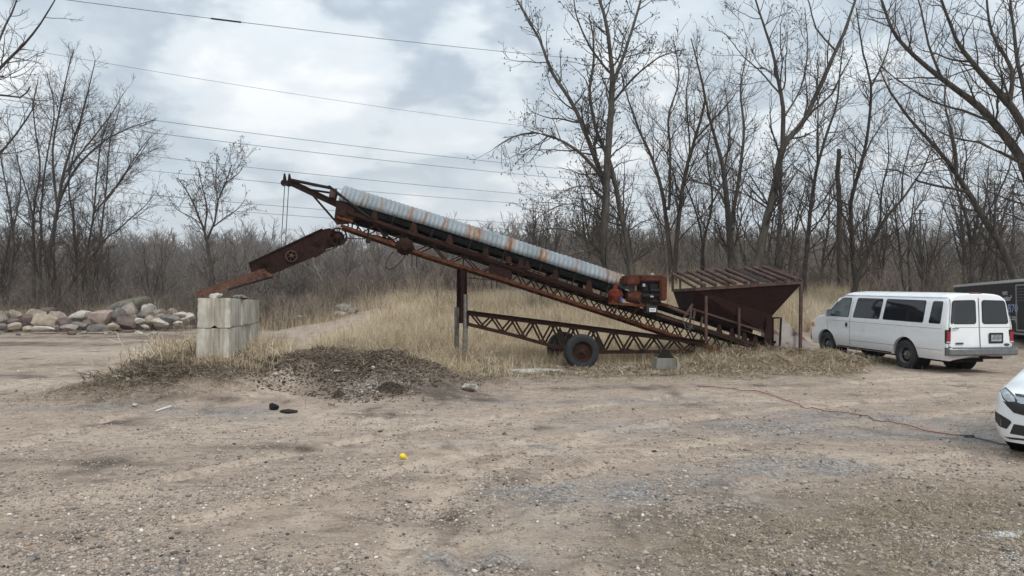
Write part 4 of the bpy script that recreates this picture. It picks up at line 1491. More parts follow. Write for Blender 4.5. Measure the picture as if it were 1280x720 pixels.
for x in np.arange(440, 980, 17.2):
    c.beam(mp(x, bot(x)), mp(x, bot(x)) + MN * 2 * W2, .035, .035)
    c.beam(mp(x + 8, top(x + 8) + 2), mp(x + 8, top(x + 8) + 2) + MN * 2 * W2, .035, .035)
part(c, "cross_ties", 'rust_mid')

# belt: troughed top run and sagging return run
b = MB()
def belt_strip(ctrl, half, dip, th, n=34):
    x0, x1 = ctrl[0][0], ctrl[-1][0]
    rows = []
    for i in range(n + 1):
        x = x0 + (x1 - x0) * i / n
        c = mp(x, poly_at(ctrl, x), 0.0)
        for k in (-1, -.55, .55, 1): rows.append(c + MN * half * k + ZU * (dip if abs(k) == 1 else 0))
        for k in (1, .55, -.55, -1): rows.append(c + MN * half * k + ZU * ((dip if abs(k) == 1 else 0) - th))
    Fs = [(i * 8 + j, i * 8 + (j + 1) % 8, (i + 1) * 8 + (j + 1) % 8, (i + 1) * 8 + j) for i in range(n) for j in range(8)]
    Fs += [tuple(range(8))[::-1], tuple(n * 8 + j for j in range(8))]
    b.add(rows, Fs)
BELT = [(424, 254), (540, 291), (660, 330), (745, 357), (860, 396), (962, 430)]
belt_strip(BELT, .38, .10, .03)
belt_strip([(430, 275), (540, 308), (660, 344), (780, 384), (870, 412), (960, 440)], .30, .0, .018)
part(b, "belt", 'black')
# dark skirt boards under the cover edge
for s in (-1, 1):
    k = MB()
    ctrl = [(424, 253), (540, 288.5), (660, 326), (745, 353), (800, 371.5), (870, 394)]
    for p, q in zip(ctrl[:-1], ctrl[1:]):
        k.beam(mp(p[0], p[1] + 1) + MN * (W2 + s * W2), mp(q[0], q[1] + 1) + MN * (W2 + s * W2), .012, .15)
    part(k, "skirt_board", 'black')

# corrugated half round cover
def cover():
    e0b, e1b = (424, 253.0), (786, 366.0)
    n_c, per, nseg = 66, 8, 14
    rows = []
    N = n_c * per
    for i in range(N + 1):
        t = i / N
        px = e0b[0] + (e1b[0] - e0b[0]) * t
        py = np.interp(px, [424, 540, 660, 745, 786], [253, 286.5, 324, 351, 364.5])
        hpx = np.interp(px, [424, 520, 645, 732, 786], [23.0, 20.5, 19.5, 19.0, 18.0])
        c = mp(px, py, 0.0)
        D = np.dot(c - CAMP, MN)
        H = hpx / F_PX * c[1] * 1.02
        rr = .030 * (abs(math.sin(PI * (i / per))) ** .55 - .7)
        lap = .006 * ((i // (per * 10)) % 2)
        for j in range(nseg + 1):
            a = PI * j / nseg
            cs, sn = -math.cos(a), math.sin(a) ** .85
            rows.append(c + MN * cs * (.44 + rr + lap) + (ZU * .95 + MU * .30) * sn * (H + rr + lap - .03))
    V = np.array(rows) - v3(CBASE)
    m = nseg + 1
    i = np.arange(N)[:, None] * m + np.arange(nseg)[None]
    F = np.stack([i, i + 1, i + m + 1, i + m], -1).reshape(-1, 4)
    me = np_mesh("corrugated_cover", V, F, M['corrugated'], True)
    uv = me.uv_layers.new(name="UVMap")
    li = np.empty(len(me.loops), np.int32); me.loops.foreach_get("vertex_index", li)
    u = (li // m) / N * 9.0; vv = (li % m) / nseg
    uv.data.foreach_set("uv", np.stack([u, vv], -1).astype(np.float32).ravel())
    o = link("corrugated_cover", me, conv)
    md = o.modifiers.new("thick", 'SOLIDIFY'); md.thickness = .006; md.offset = -1
    tag(o, "pale galvanised corrugated cover with bands of brown rust")
cover()

# idler brackets with their rollers, near and far
for (x, y) in [(467, 270), (516, 284), (561, 300), (606, 316), (650, 330), (693, 344), (735, 357)]:
    for s in (1, -1):
        k = MB()
        o = MN * (W2 + s * W2)
        k.prism([mp(x - 5, y + 5.5) + o, mp(x + 6, y + 8.5) + o, mp(x + 3.5, y - 6) + o, mp(x - .5, y - 7) + o], MN * .02 * s)
        k.beam(mp(x + 6, y + 8) + o, mp(x + 1, y + 3) + o + MN * (-s) * .15, .03, .05)
        br = part(k, "idler_bracket", 'rust_mid', bevel=.003)
    c = mp(x + 1, y - 3, 0)
    r = MB()
    r.tube([c + MN * -.16, c + MN * .16], .05, 12)
    r.tube([c + MN * .18 + ZU * .0, c + MN * .38 + ZU * .11], .05, 12)
    r.tube([c - MN * .18, c - MN * .38 + ZU * .11], .05, 12)
    r.build("roller", M['steel_dark'], br, CBASE, 40)
# thin cover stays
for (x, y) in [(491, 276), (539, 294), (587, 308), (629, 321), (675, 337), (717, 350), (759, 363)]:
    k = MB(); k.beam(mp(x - 9, y + 5, .46), mp(x - 5.5, y - 5, .46), .03, .035); part(k, "cover_stay", 'steel_dark')
    k = MB()
    k.beam(mp(x - 3.2, y + 9, -.46), mp(x + 2.4, y - 7.5, -.46), .03, .035)
    part(k, "cover_stay", 'steel_dark')

# head: boom, braces, pulley, tip sheaves
for o in (-.42, .42):
    k = MB()
    k.channel(mp(361, 227, o * .45), mp(467, 277, o), .06, .16, .014, flip=1 if o < 0 else -1)
    part(k, "head_boom", 'rust_dark')
k = MB()
for o in (-.42, .42):
    k.tube([mp(362, 224.5, o * .45), mp(413, 235, o)], .042, 8)
    k.tube([mp(411, 233, o), mp(464, 274, o)], .042, 8)
k.tube([mp(411, 234, -.48), mp(411, 234, .48)], .05, 8)
k.tube([mp(380, 236, -.2), mp(413, 241, .42)], .03, 8)
k.beam(mp(391, 244, -.42), mp(418, 275, -.42), .04, .055)
k.beam(mp(391, 244, .42), mp(418, 275, .42), .04, .055)
part(k, "boom_brace", 'steel_dark', smooth=40)
k = MB()
k.prism([mp(412.5, 237, -.45), mp(421, 235.5, -.45), mp(418, 247, -.45), mp(411, 245.5, -.45)], MN * .9)
part(k, "end_plate", 'rust_bar', bevel=.004)
for s in (-1, 1):
    k = MB()
    o = s * .46
    k.prism([mp(421, 250, o), mp(440, 259, o), mp(447, 270, o), mp(436, 280, o), mp(421, 281, o), mp(417.5, 276, o)], MN * .02 * s)
    hp = part(k, "head_plate", 'rust_dark', bevel=.003)
    r = MB(); r.lathe(mp(428, 267, o + s * .02), MN * s, [(0, .10), (.05, .10), (.06, .06), (.10, .055), (.10, 0)], 18)
    r.build("bearing", M['rust_mid'], hp, CBASE, 40)
    r = MB(); r.beam(mp(421, 271, o + s * .035), mp(441, 277, o + s * .035), .05, .07); r.build("bearing_rail", M['rust_orange'], hp, CBASE)
k = MB(); k.lathe(mp(428, 267, -.42), MN, [(0, 0), (0, .16), (.84, .16), (.84, 0)], 24)
part(k, "head_pulley", 'steel_dark', smooth=40)
for o, x, y in ((-.20, 361.5, 222), (.20, 355.5, 221.5)):
    k = MB()
    k.prism([mp(x - 2.4, y + 9.5, o), mp(x + .5, y + 11, o), mp(x + 2.8, y + 3, o), mp(x + 1.2, y - 4.5, o), mp(x - .8, y - 5, o), mp(x - 1.8, y + 1, o)], MN * .03)
    k.prism([mp(x - 2.4, y + 9.5, o + .09), mp(x + .5, y + 11, o + .09), mp(x + 2.8, y + 3, o + .09), mp(x + 1.2, y - 4.5, o + .09), mp(x - .8, y - 5, o + .09), mp(x - 1.8, y + 1, o + .09)], MN * .03)
    sb = part(k, "sheave_bracket", 'rust_dark')
    r = MB(); r.lathe(mp(x - .5, y + 7, o + .035), MN, [(0, .09), (.02, .07), (.05, .09)], 18); r.build("sheave", M['steel_dark'], sb, CBASE, 40)
for x0, x1, o in ((356, 351, .15), (361, 356.3, -.15)):
    k = MB(); k.tube([mp(x0, 230, o), mp(x1, 312, o)], .011, 6); part(k, "hoist_cable", 'steel_cable')

# truss side details
k = MB()
c = mp(506, 308, -.50)
k.lathe(c + MN * -.16, MN, [(-.02, 0), (-.02, .10), (.03, .15), (.08, .20), (.16, .235), (.30, .23), (.34, 0)], 26)
for j in range(10):
    a = 2 * PI * j / 10
    e = MU * math.cos(a) + ZU * math.sin(a)
    k.beam(c + MN * -.14 + e * .12, c + MN * -.01 + e * .25, .03, .03, up=MN)
part(k, "gearbox_drum", 'rust_dark', smooth=40)
k = MB()
k.prism([mp(612, 325, -.46), mp(640, 334, -.46), mp(640.5, 349, -.46), mp(611, 342, -.46)], MN * .03)
part(k, "side_plate", 'rust_dark', bevel=.004)
k = MB()
k.prism([mp(632, 321, -.48), mp(638, 320, -.48), mp(641, 330, -.48), mp(634, 331, -.48)], MN * .12)
k.prism([mp(656, 330, -.48), mp(660, 325, -.48), mp(664, 337, -.48), mp(655, 338, -.48)], MN * .04)
part(k, "loose_bracket", 'rust_mid', bevel=.004)
k = MB()
k.tube([mp(583, 347, -.43), mp(612, 350, -.43), mp(622, 350.5, -.43)], .012, 6)
k.tube([mp(614, 350, -.43), mp(614, 361, -.43)], .012, 6); k.tube([mp(621, 350, -.43), mp(621, 359, -.43)], .012, 6)
k.tube([mp(515, 318, -.43), mp(515, 333, -.43)], .012, 6); k.tube([mp(521, 320, -.43), mp(521, 335, -.43)], .012, 6)
part(k, "hanging_rod", 'rust_dark')
k = MB()
k.tube([mp(x, y, -.5) for x, y in ((491, 315), (486, 322), (482, 330), (483, 335), (488, 337), (495, 333), (503, 325), (506, 319))], .012, 6)
k.tube([mp(x, y, -.5) for x, y in ((434, 298), (455, 298.5), (462, 297))], .012, 6)
part(k, "loose_cable", 'steel_dark')
k = MB()
k.tube([mp(545, 300, -.50), mp(650, 333, -.50), mp(758, 372, -.50)], .016, 6)
part(k, "control_rod", 'rust_mid')
k = MB()
k.lathe(mp(460, 301, -.5), MN, [(0, 0), (0, .07), (.12, .07), (.12, 0)], 14)
k.beam(mp(460, 296, -.45), mp(461, 286, -.45), .03, .05)
part(k, "tension_roller", 'steel_dark', smooth=40)
k = MB()
for (x0, y0, x1, y1) in ((440, 277, 470, 285), (446, 290, 492, 300), (470, 283, 500, 308), (480, 296, 470, 278), (452, 270, 446, 288)):
    k.beam(mp(x0, y0, -.2), mp(x1, y1, -.2), .04, .05)
part(k, "head_strut", 'rust_dark')

# --- discharge conveyor hinged below the head
jib = MB()
J = [(311, 330), (403, 287), (412, 285), (419, 288), (428, 300), (424, 307), (408, 311), (405, 316), (394, 322.5), (390, 319.5), (335, 342), (314, 340)]
for o in (-.40, .37):
    jib.prism([mp(x, y, o) for x, y in J], MN * .025)
jib.prism([mp(311, 330, -.37), mp(403, 287, -.37), mp(403.6, 288.4, -.37), mp(311.6, 331.4, -.37)], MN * .74)
jib.prism([mp(335, 341.5, -.37), mp(390, 319, -.37), mp(390, 317.8, -.37), mp(335, 340, -.37)], MN * .74)
dj = part(jib, "discharge_jib", 'rust_dark', bevel=.003)
k = MB()
for a, b in (((311, 329), (403, 286)), ((335, 342.5), (390, 320))):
    k.beam(mp(*a, -.42), mp(*b, -.42), .05, .035)
k.build("flange", M['rust_dark'], dj, CBASE)


def spoked(c, r, n, mat, name, parent, th=.05, hub=.3, w=.1):
    k = MB()
    a0 = MN * -1
    k.lathe(c + a0 * 0, a0, [(0, r), (0, r * (1 - w * 1.6)), (th, r * (1 - w * 1.6)), (th, r)], 30, closed=True)
    k.lathe(c, a0, [(0, r * hub), (th * 1.2, r * hub), (th * 1.6, r * hub * .5), (th * 1.6, 0)], 16)
    for j in range(n):
        a = 2 * PI * j / n + .3
        e = MU * math.cos(a) + ZU * math.sin(a)
        k.beam(c + a0 * th / 2 + e * r * hub * .8, c + a0 * th / 2 + e * r * .9, r * .11, th * .5, up=MN)
    return k.build(name, M[mat], parent, CBASE, 40)


spoked(mp(422.5, 296, -.44), .245, 6, 'rust_dark', "belt_wheel", dj, .07)
spoked(mp(364.5, 320.2, -.42), .155, 6, 'rust_bar', "belt_wheel", dj)
for x, y in ((329, 328.5), (396, 301.5)):
    k = MB(); k.lathe(mp(x, y, -.405), -MN, [(0, .13), (.03, .13), (.03, .09), (.05, .085), (.05, .045), (.09, .04), (.09, 0)], 22)
    k.build("bearing", M['rust_dark'], dj, CBASE, 40)
k = MB(); k.tube([mp(x, y, -.47) for x, y in ((405, 315), (420, 309), (430, 302), (432.5, 296))], .014, 6); k.build("drive_cord", M['steel_dark'], dj, CBASE)
for o in (-.3, .3):
    pass
k = MB(); k.lathe(mp(423, 296, -.37), MN, [(0, 0), (0, .15), (.74, .15), (.74, 0)], 20); k.build("pulley", M['steel_dark'], dj, CBASE, 40)

# --- support legs under the head end
for nm, o, xt, xb in (("near", -.40, 579.5, 582), ("far", .40, 574.5, 571)):
    k = MB()
    k.channel(mp(xt, 336, o), mp(xt + (.5 if o < 0 else -.5), 404, o), .10, .16, .014, up=MU)
    k.prism([mp(xt - 3, 385, o - .06), mp(xt + 5, 385, o - .06), mp(xt + 5, 402, o - .06), mp(xt - 3, 402, o - .06)], MN * .03)
    lg = part(k, "support_leg", 'rust_dark')
    p0 = mp(xb, 368 if o < 0 else 384, o - .02); p1 = mp(xb - 1.5 if o < 0 else xb - 1, 440, o - .02); p1[2] = gz(p1[0], p1[1]) - .1
    w = MB(); w.tube([p0, (p0 + p1) / 2 + MU * .01, p1], .072, 10); w.build("wooden_post", M['grey_wood'], lg, CBASE, 40)
k = MB(); k.beam(mp(580, 342, -.4), mp(580, 342, -.4) + MN * .8, .1, .1); k.beam(mp(580, 396, -.4), mp(580, 396, -.4) + MN * .8, .08, .1)
k.tube([mp(585, 392, -.45), mp(588, 392, -.45)], .04, 8)
part(k, "leg_tie", 'rust_dark')

# --- undercarriage truss and wheels
UT = [(584, 391), (881, 428.5)]
UB = [(584, 405), (640, 418.5), (690, 432.5), (735, 438.5), (748, 440), (868, 439.5)]
for o in (-.50, .50):
    k = MB()
    k.channel(mp(*UT[0], o), mp(*UT[1], o), .07, .14, .014, flip=1 if o < 0 else -1)
    part(k, "axle_beam", 'rust_dark')
    k = MB()
    for p, q in zip(UB[:-1], UB[1:]): k.beam(mp(*p, o), mp(*q, o), .06, .10)
    part(k, "lower_beam", 'rust_mid')
    k = MB()
    xs = list(np.arange(588, 872, 12.6))
    for i, (x0, x1) in enumerate(zip(xs[:-1], xs[1:])):
        t_ = lambda x: poly_at(UT, x) + 1
        b_ = lambda x: poly_at(UB, min(x, 867.9)) - 1
        if o > 0: x0 += 5; x1 += 5
        y0, y1 = (t_(x0), b_(x1)) if i % 2 == 0 else (b_(x0), t_(x1))
        k.beam(mp(x0, y0, o), mp(x1, y1, o), .04, .05)
    k.beam(mp(868, 427, o), mp(868, 440, o), .05, .05); k.beam(mp(585, 391, o), mp(585, 405, o), .05, .05)
    part(k, "undercarriage_lattice", 'rust_mid')
k = MB()
for x in (600, 640, 680, 760, 800, 840):
    k.beam(mp(x, poly_at(UT, x), -.5), mp(x, poly_at(UT, x), -.5) + MN, .05, .05)
    k.beam(mp(x, poly_at(UB, x), -.5), mp(x, poly_at(UB, x), -.5) + MN, .05, .05)
part(k, "cross_ties", 'rust_mid')
for o in (-.47, .45):
    k = MB(); k.prism([mp(737, 437, o), mp(748, 417, o), mp(754, 436, o)], MN * .02); part(k, "gusset", 'steel_dark')
    k = MB(); k.prism([mp(690, 431, o), mp(700, 408, o), mp(712, 433, o)], MN * .02); part(k, "gusset", 'steel_dark')
AX = mp(727, 438.5, -1.0)
AXC = AX + MN * 1.0
k = MB(); k.tube([AXC - MN * .95, AXC + MN * .95], .06, 12); k.beam(AXC - MN * .55 + ZU * .05, AXC + MN * .55 + ZU * .05, .12, .14)
part(k, "axle", 'rust_dark', smooth=40)


def truck_wheel(parent, c, ax, r, w, base, tyre='tyre_old', rim='rust_mid', rim_k=.60, name="wheel", M4=None):
    """ax points outwards; c is the wheel's centre"""
    c, ax = v3(c), unit(ax)
    e = empty(name, tuple(c - v3(base)) if parent else tuple(c), parent=parent)
    h = w / 2
    rr = r * rim_k
    t = MB()
    prof = [(-h * .82, rr), (-h, rr + (r - rr) * .35), (-h * .98, rr + (r - rr) * .7), (-h * .8, r * .975), (-h * .62, r * .99), (-h * .6, r * .965), (-h * .5, r * .965), (-h * .48, r), (-h * .22, r), (-h * .2, r * .97), (-h * .1, r * .97), (-h * .08, r),
            (h * .08, r), (h * .1, r * .97), (h * .2, r * .97), (h * .22, r), (h * .48, r), (h * .5, r * .965), (h * .6, r * .965), (h * .62, r * .99), (h * .8, r * .975), (h * .98, rr + (r - rr) * .7), (h, rr + (r - rr) * .35), (h * .82, rr)]
    t.lathe((0, 0, 0), ax, prof, 48, closed=True)
    t.build("tyre", M[tyre], e, (0, 0, 0), 50)
    m = MB()
    m.lathe((0, 0, 0), ax, [(-h * .7, rr * .99), (h * .80, rr * 1.0), (h * .84, rr * .97), (h * .70, rr * .93), (h * .30, rr * .86), (h * .12, rr * .70), (h * .30, rr * .52), (h * .42, rr * .40), (h * .42, 0)], 40)
    a, b = m.frame(ax)
    for j in range(8):
        an = 2 * PI * j / 8
        m.lathe((a * math.cos(an) + b * math.sin(an)) * rr * .46 + ax * h * .36, ax, [(0, rr * .05), (h * .14, rr * .05), (h * .14, 0)], 6)
    m.build("rim", M[rim], e, (0, 0, 0), 35)
    q = MB(); q.lathe(ax * h * .40, ax, [(0, rr * .26), (h * .35, rr * .24), (h * .5, rr * .16), (h * .55, 0)], 20)
    q.build("hub", M[rim], e, (0, 0, 0), 35)
    return e


zc = zat(AX[0], AX[1]) + .47
truck_wheel(conv, (AX[0], AX[1], zc), -MN, .485, .24, CBASE)
F_ = AX + MN * 2.0
truck_wheel(conv, (F_[0], F_[1], zc), MN, .485, .24, CBASE)

# --- engine group on the near side of the lower truss
eng = MB()
EO = -.95                                    # near face
def slab(poly, o0, o1): return [mp(x, y, o0) for x, y in poly], MN * (o1 - o0)
eng.prism(*slab([(801, 352), (826, 352), (826, 378), (801, 378)], -.86, -.50))
for x0, y0, x1, y1 in ((804, 356, 810, 364), (812, 355, 822, 361), (814, 364, 824, 371), (804, 368, 814, 375)):
    eng.prism(*slab([(x0, y0), (x1, y0), (x1, y1), (x0, y1)], -.93, -.86))
eng.lathe(mp(807, 370, -.92), MU * 1 + ZU * 0, [(-.12, 0), (-.12, .07), (.22, .07), (.22, 0)], 14)
eng.lathe(mp(818, 363, -.95), MU, [(-.14, 0), (-.14, .05), (.16, .05), (.16, 0)], 12)
en = part(eng, "engine", 'steel_dark', bevel=.012)
def rbox(poly, o0, o1, nm, mat, bv=.05, parent=None):
    k = MB(); k.prism(*slab(poly, o0, o1)); o = k.build(nm, M[mat], parent or en, CBASE, 40, bv); return o
rbox([(781.5, 344.5), (800.5, 343), (800.5, 357), (782.5, 357.5)], -1.0, -.45, "fuel_tank", 'rust_engine', .06)
rbox([(800.5, 343.6), (829, 344), (829, 351.8), (800.5, 352)], -.97, -.45, "engine_hood", 'rust_engine', .03)
rbox([(825.5, 344), (834.8, 346.5), (834, 376), (825.5, 375.5)], -1.0, -.42, "radiator", 'rust_engine', .035)
k = MB()
c = mp(792, 371.5, -.70); k.lathe(c, MU, [(-.20, 0), (-.20, .13), (-.05, .17), (.18, .20), (.20, 0)], 20); k.build("clutch_housing", M['rust_engine'], en, CBASE, 40)
k = MB(); k.lathe(mp(815, 343.5, -.7), ZU, [(-.02, .05), (.05, .05), (.05, 0)], 12); k.build("filler_cap", M['alu'], en, CBASE, 40)
rbox([(803.5, 354.5), (806.5, 354.5), (807, 358), (803.5, 358.5)], -1.0, -.93, "carburettor", 'alu', .008)
rbox([(813, 369.5), (817, 369.8), (817, 371.8), (813, 371.6)], -1.0, -.92, "starter_cap", 'alu', .006)
k = MB()
c = mp(769, 369, -.70)
k.lathe(c, MN, [(-.22, 0), (-.22, .09), (-.16, .17), (.12, .19), (.16, 0)], 18)
k.lathe(c + ZU * .12, ZU, [(0, .09), (.12, .07), (.14, .045), (.22, .04), (.22, 0)], 14)
for j in range(6):
    a = 2 * PI * j / 6; e = MU * math.cos(a) + ZU * math.sin(a)
    k.lathe(c + e * .13 - MN * .21, -MN, [(0, .025), (.04, .025), (.04, 0)], 6)
k.beam(c - ZU * .15 - MU * .15, c - ZU * .15 + MU * .15, .3, .10)
part(k, "hydraulic_pump", 'rust_red', smooth=40)
k = MB(); k.lathe(mp(776, 377, -.86), ZU, [(0, 0), (0, .045), (.14, .045), (.15, 0)], 14); part(k, "oil_filter", 'blue', smooth=40)
k = MB(); k.beam(mp(760, 378.5, -.82), mp(800, 381.5, -.82), .08, .07); k.beam(mp(800, 381.5, -.82), mp(806, 384, -.82), .08, .07)
k.beam(mp(765, 379.5, -.82), mp(765, 379.5, -.42), .08, .06); k.beam(mp(797, 382, -.82), mp(797, 382, -.42), .08, .06)
k.beam(mp(799, 383, -.80), mp(787, 399, -.45), .05, .06); k.beam(mp(772, 380, -.80), mp(768, 392, -.45), .04, .05)
k.beam(mp(800, 379, -.55), mp(832, 381, -.55), .4, .06)
part(k, "engine_mount", 'rust_orange')
k = MB(); k.tube([mp(x, y, -.98) for x, y in ((799, 369), (797.5, 374), (801, 379), (806, 382), (812, 381))], .012, 6); part(k, "wire_lead", 'rust_chute')
k = MB(); k.prism(*slab([(808, 381.5), (822, 382), (822, 391), (808, 391)], -1.0, -.72))
ba = part(k, "battery", 'trim', bevel=.008)
k = MB(); k.prism(*slab([(811.8, 385), (820, 385.2), (820, 389.8), (811.8, 389.6)], -1.004, -1.001)); k.build("battery_label", M['white_paper'], ba, CBASE)
k = MB()
for i in range(3):
    k.prism(*slab([(813 + i * 2.1, 386.6), (814.4 + i * 2.1, 386.6), (814.4 + i * 2.1, 388), (813 + i * 2.1, 388)], -1.007, -1.005))
k.build("label_mark", M['red_cord'], ba, CBASE)

# rails and clutter between engine and hopper
k = MB()
k.channel(mp(820, 392, -.46), mp(952, 436, -.46), .05, .10, .012)
k.tube([mp(826, 380, -.5), mp(860, 393, -.5)], .05, 8)
part(k, "side_rail", 'rust_bar')
for (x0, y0, x1, y1) in ((855, 396, 866, 380), (862, 413, 864, 383), (867, 398, 869, 386), (876, 408, 878, 396)):
    k = MB(); k.beam(mp(x0, y0, -.52), mp(x1, y1, -.52), .04, .06); part(k, "side_strut", 'rust_bar')
k = MB()
k.tube([mp(x, y, -.6) for x, y in ((856, 395), (854, 402), (857, 410), (862, 412), (866, 406), (868, 399), (863, 396), (858, 401), (860, 408), (867, 411))], .016, 6)
part(k, "tangled_hose", 'steel_cable')
for (x, y) in ((899, 410), (915, 415), (930, 420), (944, 425)):
    for o in (-.42, .42):
        k = MB(); k.prism([mp(x - 4, y + 7, o), mp(x + 5, y + 10, o), mp(x + 2.5, y - 4, o), mp(x - 1.5, y - 5, o)], MN * .02)
        part(k, "idler_bracket", 'rust_mid')

# --- hopper
hb = MB()
HN, HF = -.80, .80
def hp3(x, y, o): return mp(x, y, o)
NL, NR = hp3(869, 362, HN), hp3(1003, 353.5, HN)
FL = NL + MN * (HF - HN); FR = NR + MN * (HF - HN)
LL, LR, LR2 = hp3(864, 387, -.42), hp3(958, 417.5, -.42), hp3(966, 394, -.46)
FLL, FLR, FLR2 = LL + MN * .84, LR + MN * .84, LR2 + MN * .92
def plate(pts, th, vec): hb.prism(pts, unit(vec) * th)
plate([NL, NR, LR2, LR, LL], .02, MN)
plate([FL, FR, FLR2, FLR, FLL], .02, -MN)
plate([NL, FL, FLL, LL], .02, MU)
plate([NR, FR, FLR2, LR2], .02, -MU)
hop = part(hb, "hopper", 'rust_hopper')
tag(hop, "dark maroon feed hopper with sloping grate on top")
k = MB()
for a, b in ((NL, NR), (FL, FR), (NL, FL), (NR, FR)):
    k.beam(a + ZU * .01, b + ZU * .01, .07, .08)
k.build("rim", M['rust_bar'], hop, CBASE)
# sloping grate frame: far side raised
GL, GR = NL + ZU * .06, NR + ZU * .06
GFL, GFR = FL + ZU * .52, FR + ZU * .52
k = MB()
k.beam(GL, GFL, .06, .07); k.beam(GR, GFR, .05, .06); k.beam(GFL, GFR, .06, .07)
for t in (0, .28, .55, .82, 1.0):
    a = FL + (FR - FL) * t; k.beam(a, a + ZU * .5, .06, .06, up=MU)
a = FL + (NL - FL) * .35; k.beam(a, a + ZU * .35, .05, .05, up=MU)
k.build("grate_frame", M['rust_bar'], hop, CBASE)
for xn in (880, 893, 906, 917, 931, 944, 969.5, 981, 995):
    t = (xn - 869) / (1003 - 869)
    a = GL + (GR - GL) * t - MN * .04 + ZU * .04
    tf = min(.97, t - .055 + .03)
    b = GFL + (GFR - GFL) * tf + MN * .04 + ZU * .05
    k = MB(); k.tube([a, b], .060, 12); k.build("grate_bar", M['rust_bar'], hop, CBASE, 40)
t = .66; a = GL + (GR - GL) * t + ZU * .03; b = GFL + (GFR - GFL) * (t - .04) + ZU * .03
k = MB(); k.beam(a, b, .22, .02); k.build("grate_plate", M['steel_dark'], hop, CBASE)
for (x, y0, y1, o) in ((882.5, 370, 427, -.80), (923.7, 385, 424, -.66)):
    p = hp3(x, y0, o); q = hp3(x, y1, o if o == -.8 else -.46)
    if o == -.66: q = hp3(x, y1, -.50)
    k = MB(); k.beam(p, q, .06, .07, up=MU); k.build("hopper_post", M['rust_bar'], hop, CBASE)
p = hp3(1001.5, 353, HN); q = hp3(1000, 435, HN); q[2] = gz(q[0], q[1]) - .1
k = MB(); k.beam(p, q, .07, .08, up=MU); k.build("hopper_post", M['rust_bar'], hop, CBASE)
p2 = p + MN * 1.6 - MU * .1; q2 = q + MN * 1.6 - MU * .1
k = MB(); k.tube([p2, q2], .035, 8); k.build("hopper_post", M['rust_bar'], hop, CBASE)
k = MB()
for o in (-.45, .45):
    k.angle(hp3(864, 387, o), hp3(958, 417.5, o), .07, .012)
k.build("skirt_rail", M['rust_bar'], hop, CBASE)
# --- tail box and wing plates
k = MB()
for o in (-.55, .53):
    k.prism([mp(958, 398, o), mp(967, 396.5, o), mp(967, 437, o), mp(955, 432, o)], MN * .02)
k.prism([mp(964, 397, -.55), mp(976, 396.5, -.55), mp(976, 398, -.55), mp(964, 398.5, -.55)], MN * 1.1)
k.beam(mp(976.5, 397, -.58), mp(974, 444, -.58), .05, .04, up=MU); k.beam(mp(966.5, 397, -.57), mp(966.5, 436, -.57), .03, .03, up=MU)
k.lathe(mp(962, 430, -.5), MN, [(0, 0), (0, .16), (1.0, .16), (1.0, 0)], 18)
part(k, "tail_box", 'rust_dark')
wing = NT("pale worn wing plate with rust")
nz = wing.noise(1.8, 5, .6, stretch=(1, 1, 1.6)); zs = wing.n("ShaderNodeTexCoord")
wc = wing.ramp(nz, [(.30, (.09, .04, .03)), (.40, (.20, .15, .13)), (.47, (.36, .32, .29)), (.7, (.44, .41, .38))])
M['wing'] = wing.fin(wc, .8, normal=wing.bump(wing.noise(12, 4, .6), .2, .01))
for o, dx in ((-.60, 0), (.60, 0)):
    k = MB(); k.prism([mp(976, 397, -.6), mp(980, 399, -.6), mp(991, 410.5, -.6), mp(1005, 422, -.6), mp(1021, 437, -.6), mp(1018, 439, -.6), mp(998, 433.5, -.6), mp(977, 428.5, -.6)], MN * .015)
    w_ = k.build("wing_plate", M['wing'], conv, CBASE)
    if o > 0: w_.location = tuple(MN * 1.15)
k = MB()
k.prism([mp(966, 433, -.58), mp(1020, 438.5, -.58), mp(1020, 440, -.58), mp(966, 435, -.58)], MN * 1.15)
k.beam(mp(992, 434, -.58), mp(989, 445, -.58), .03, .04, up=MU); k.beam(mp(1012, 438, -.58), mp(1012, 447, -.58), .03, .04, up=MU)
part(k, "ramp_floor", 'rust_dark')
# ------------------------------------------------------------------ vehicles
def rounded(poly, r, n=5):
    out = []
    m = len(poly)
    for i in range(m):
        p0, p1, p2 = [np.array(poly[(i + k) % m], float) for k in (-1, 0, 1)]
        a, b = p0 - p1, p2 - p1
        la, lb = np.linalg.norm(a), np.linalg.norm(b)
        rr = min(r, la * .45, lb * .45)
        A, B = p1 + a / la * rr, p1 + b / lb * rr
        for k in range(n + 1):
            t = k / n
            out.append(tuple((1 - t) ** 2 * A + 2 * t * (1 - t) * p1 + t * t * B))
    return out


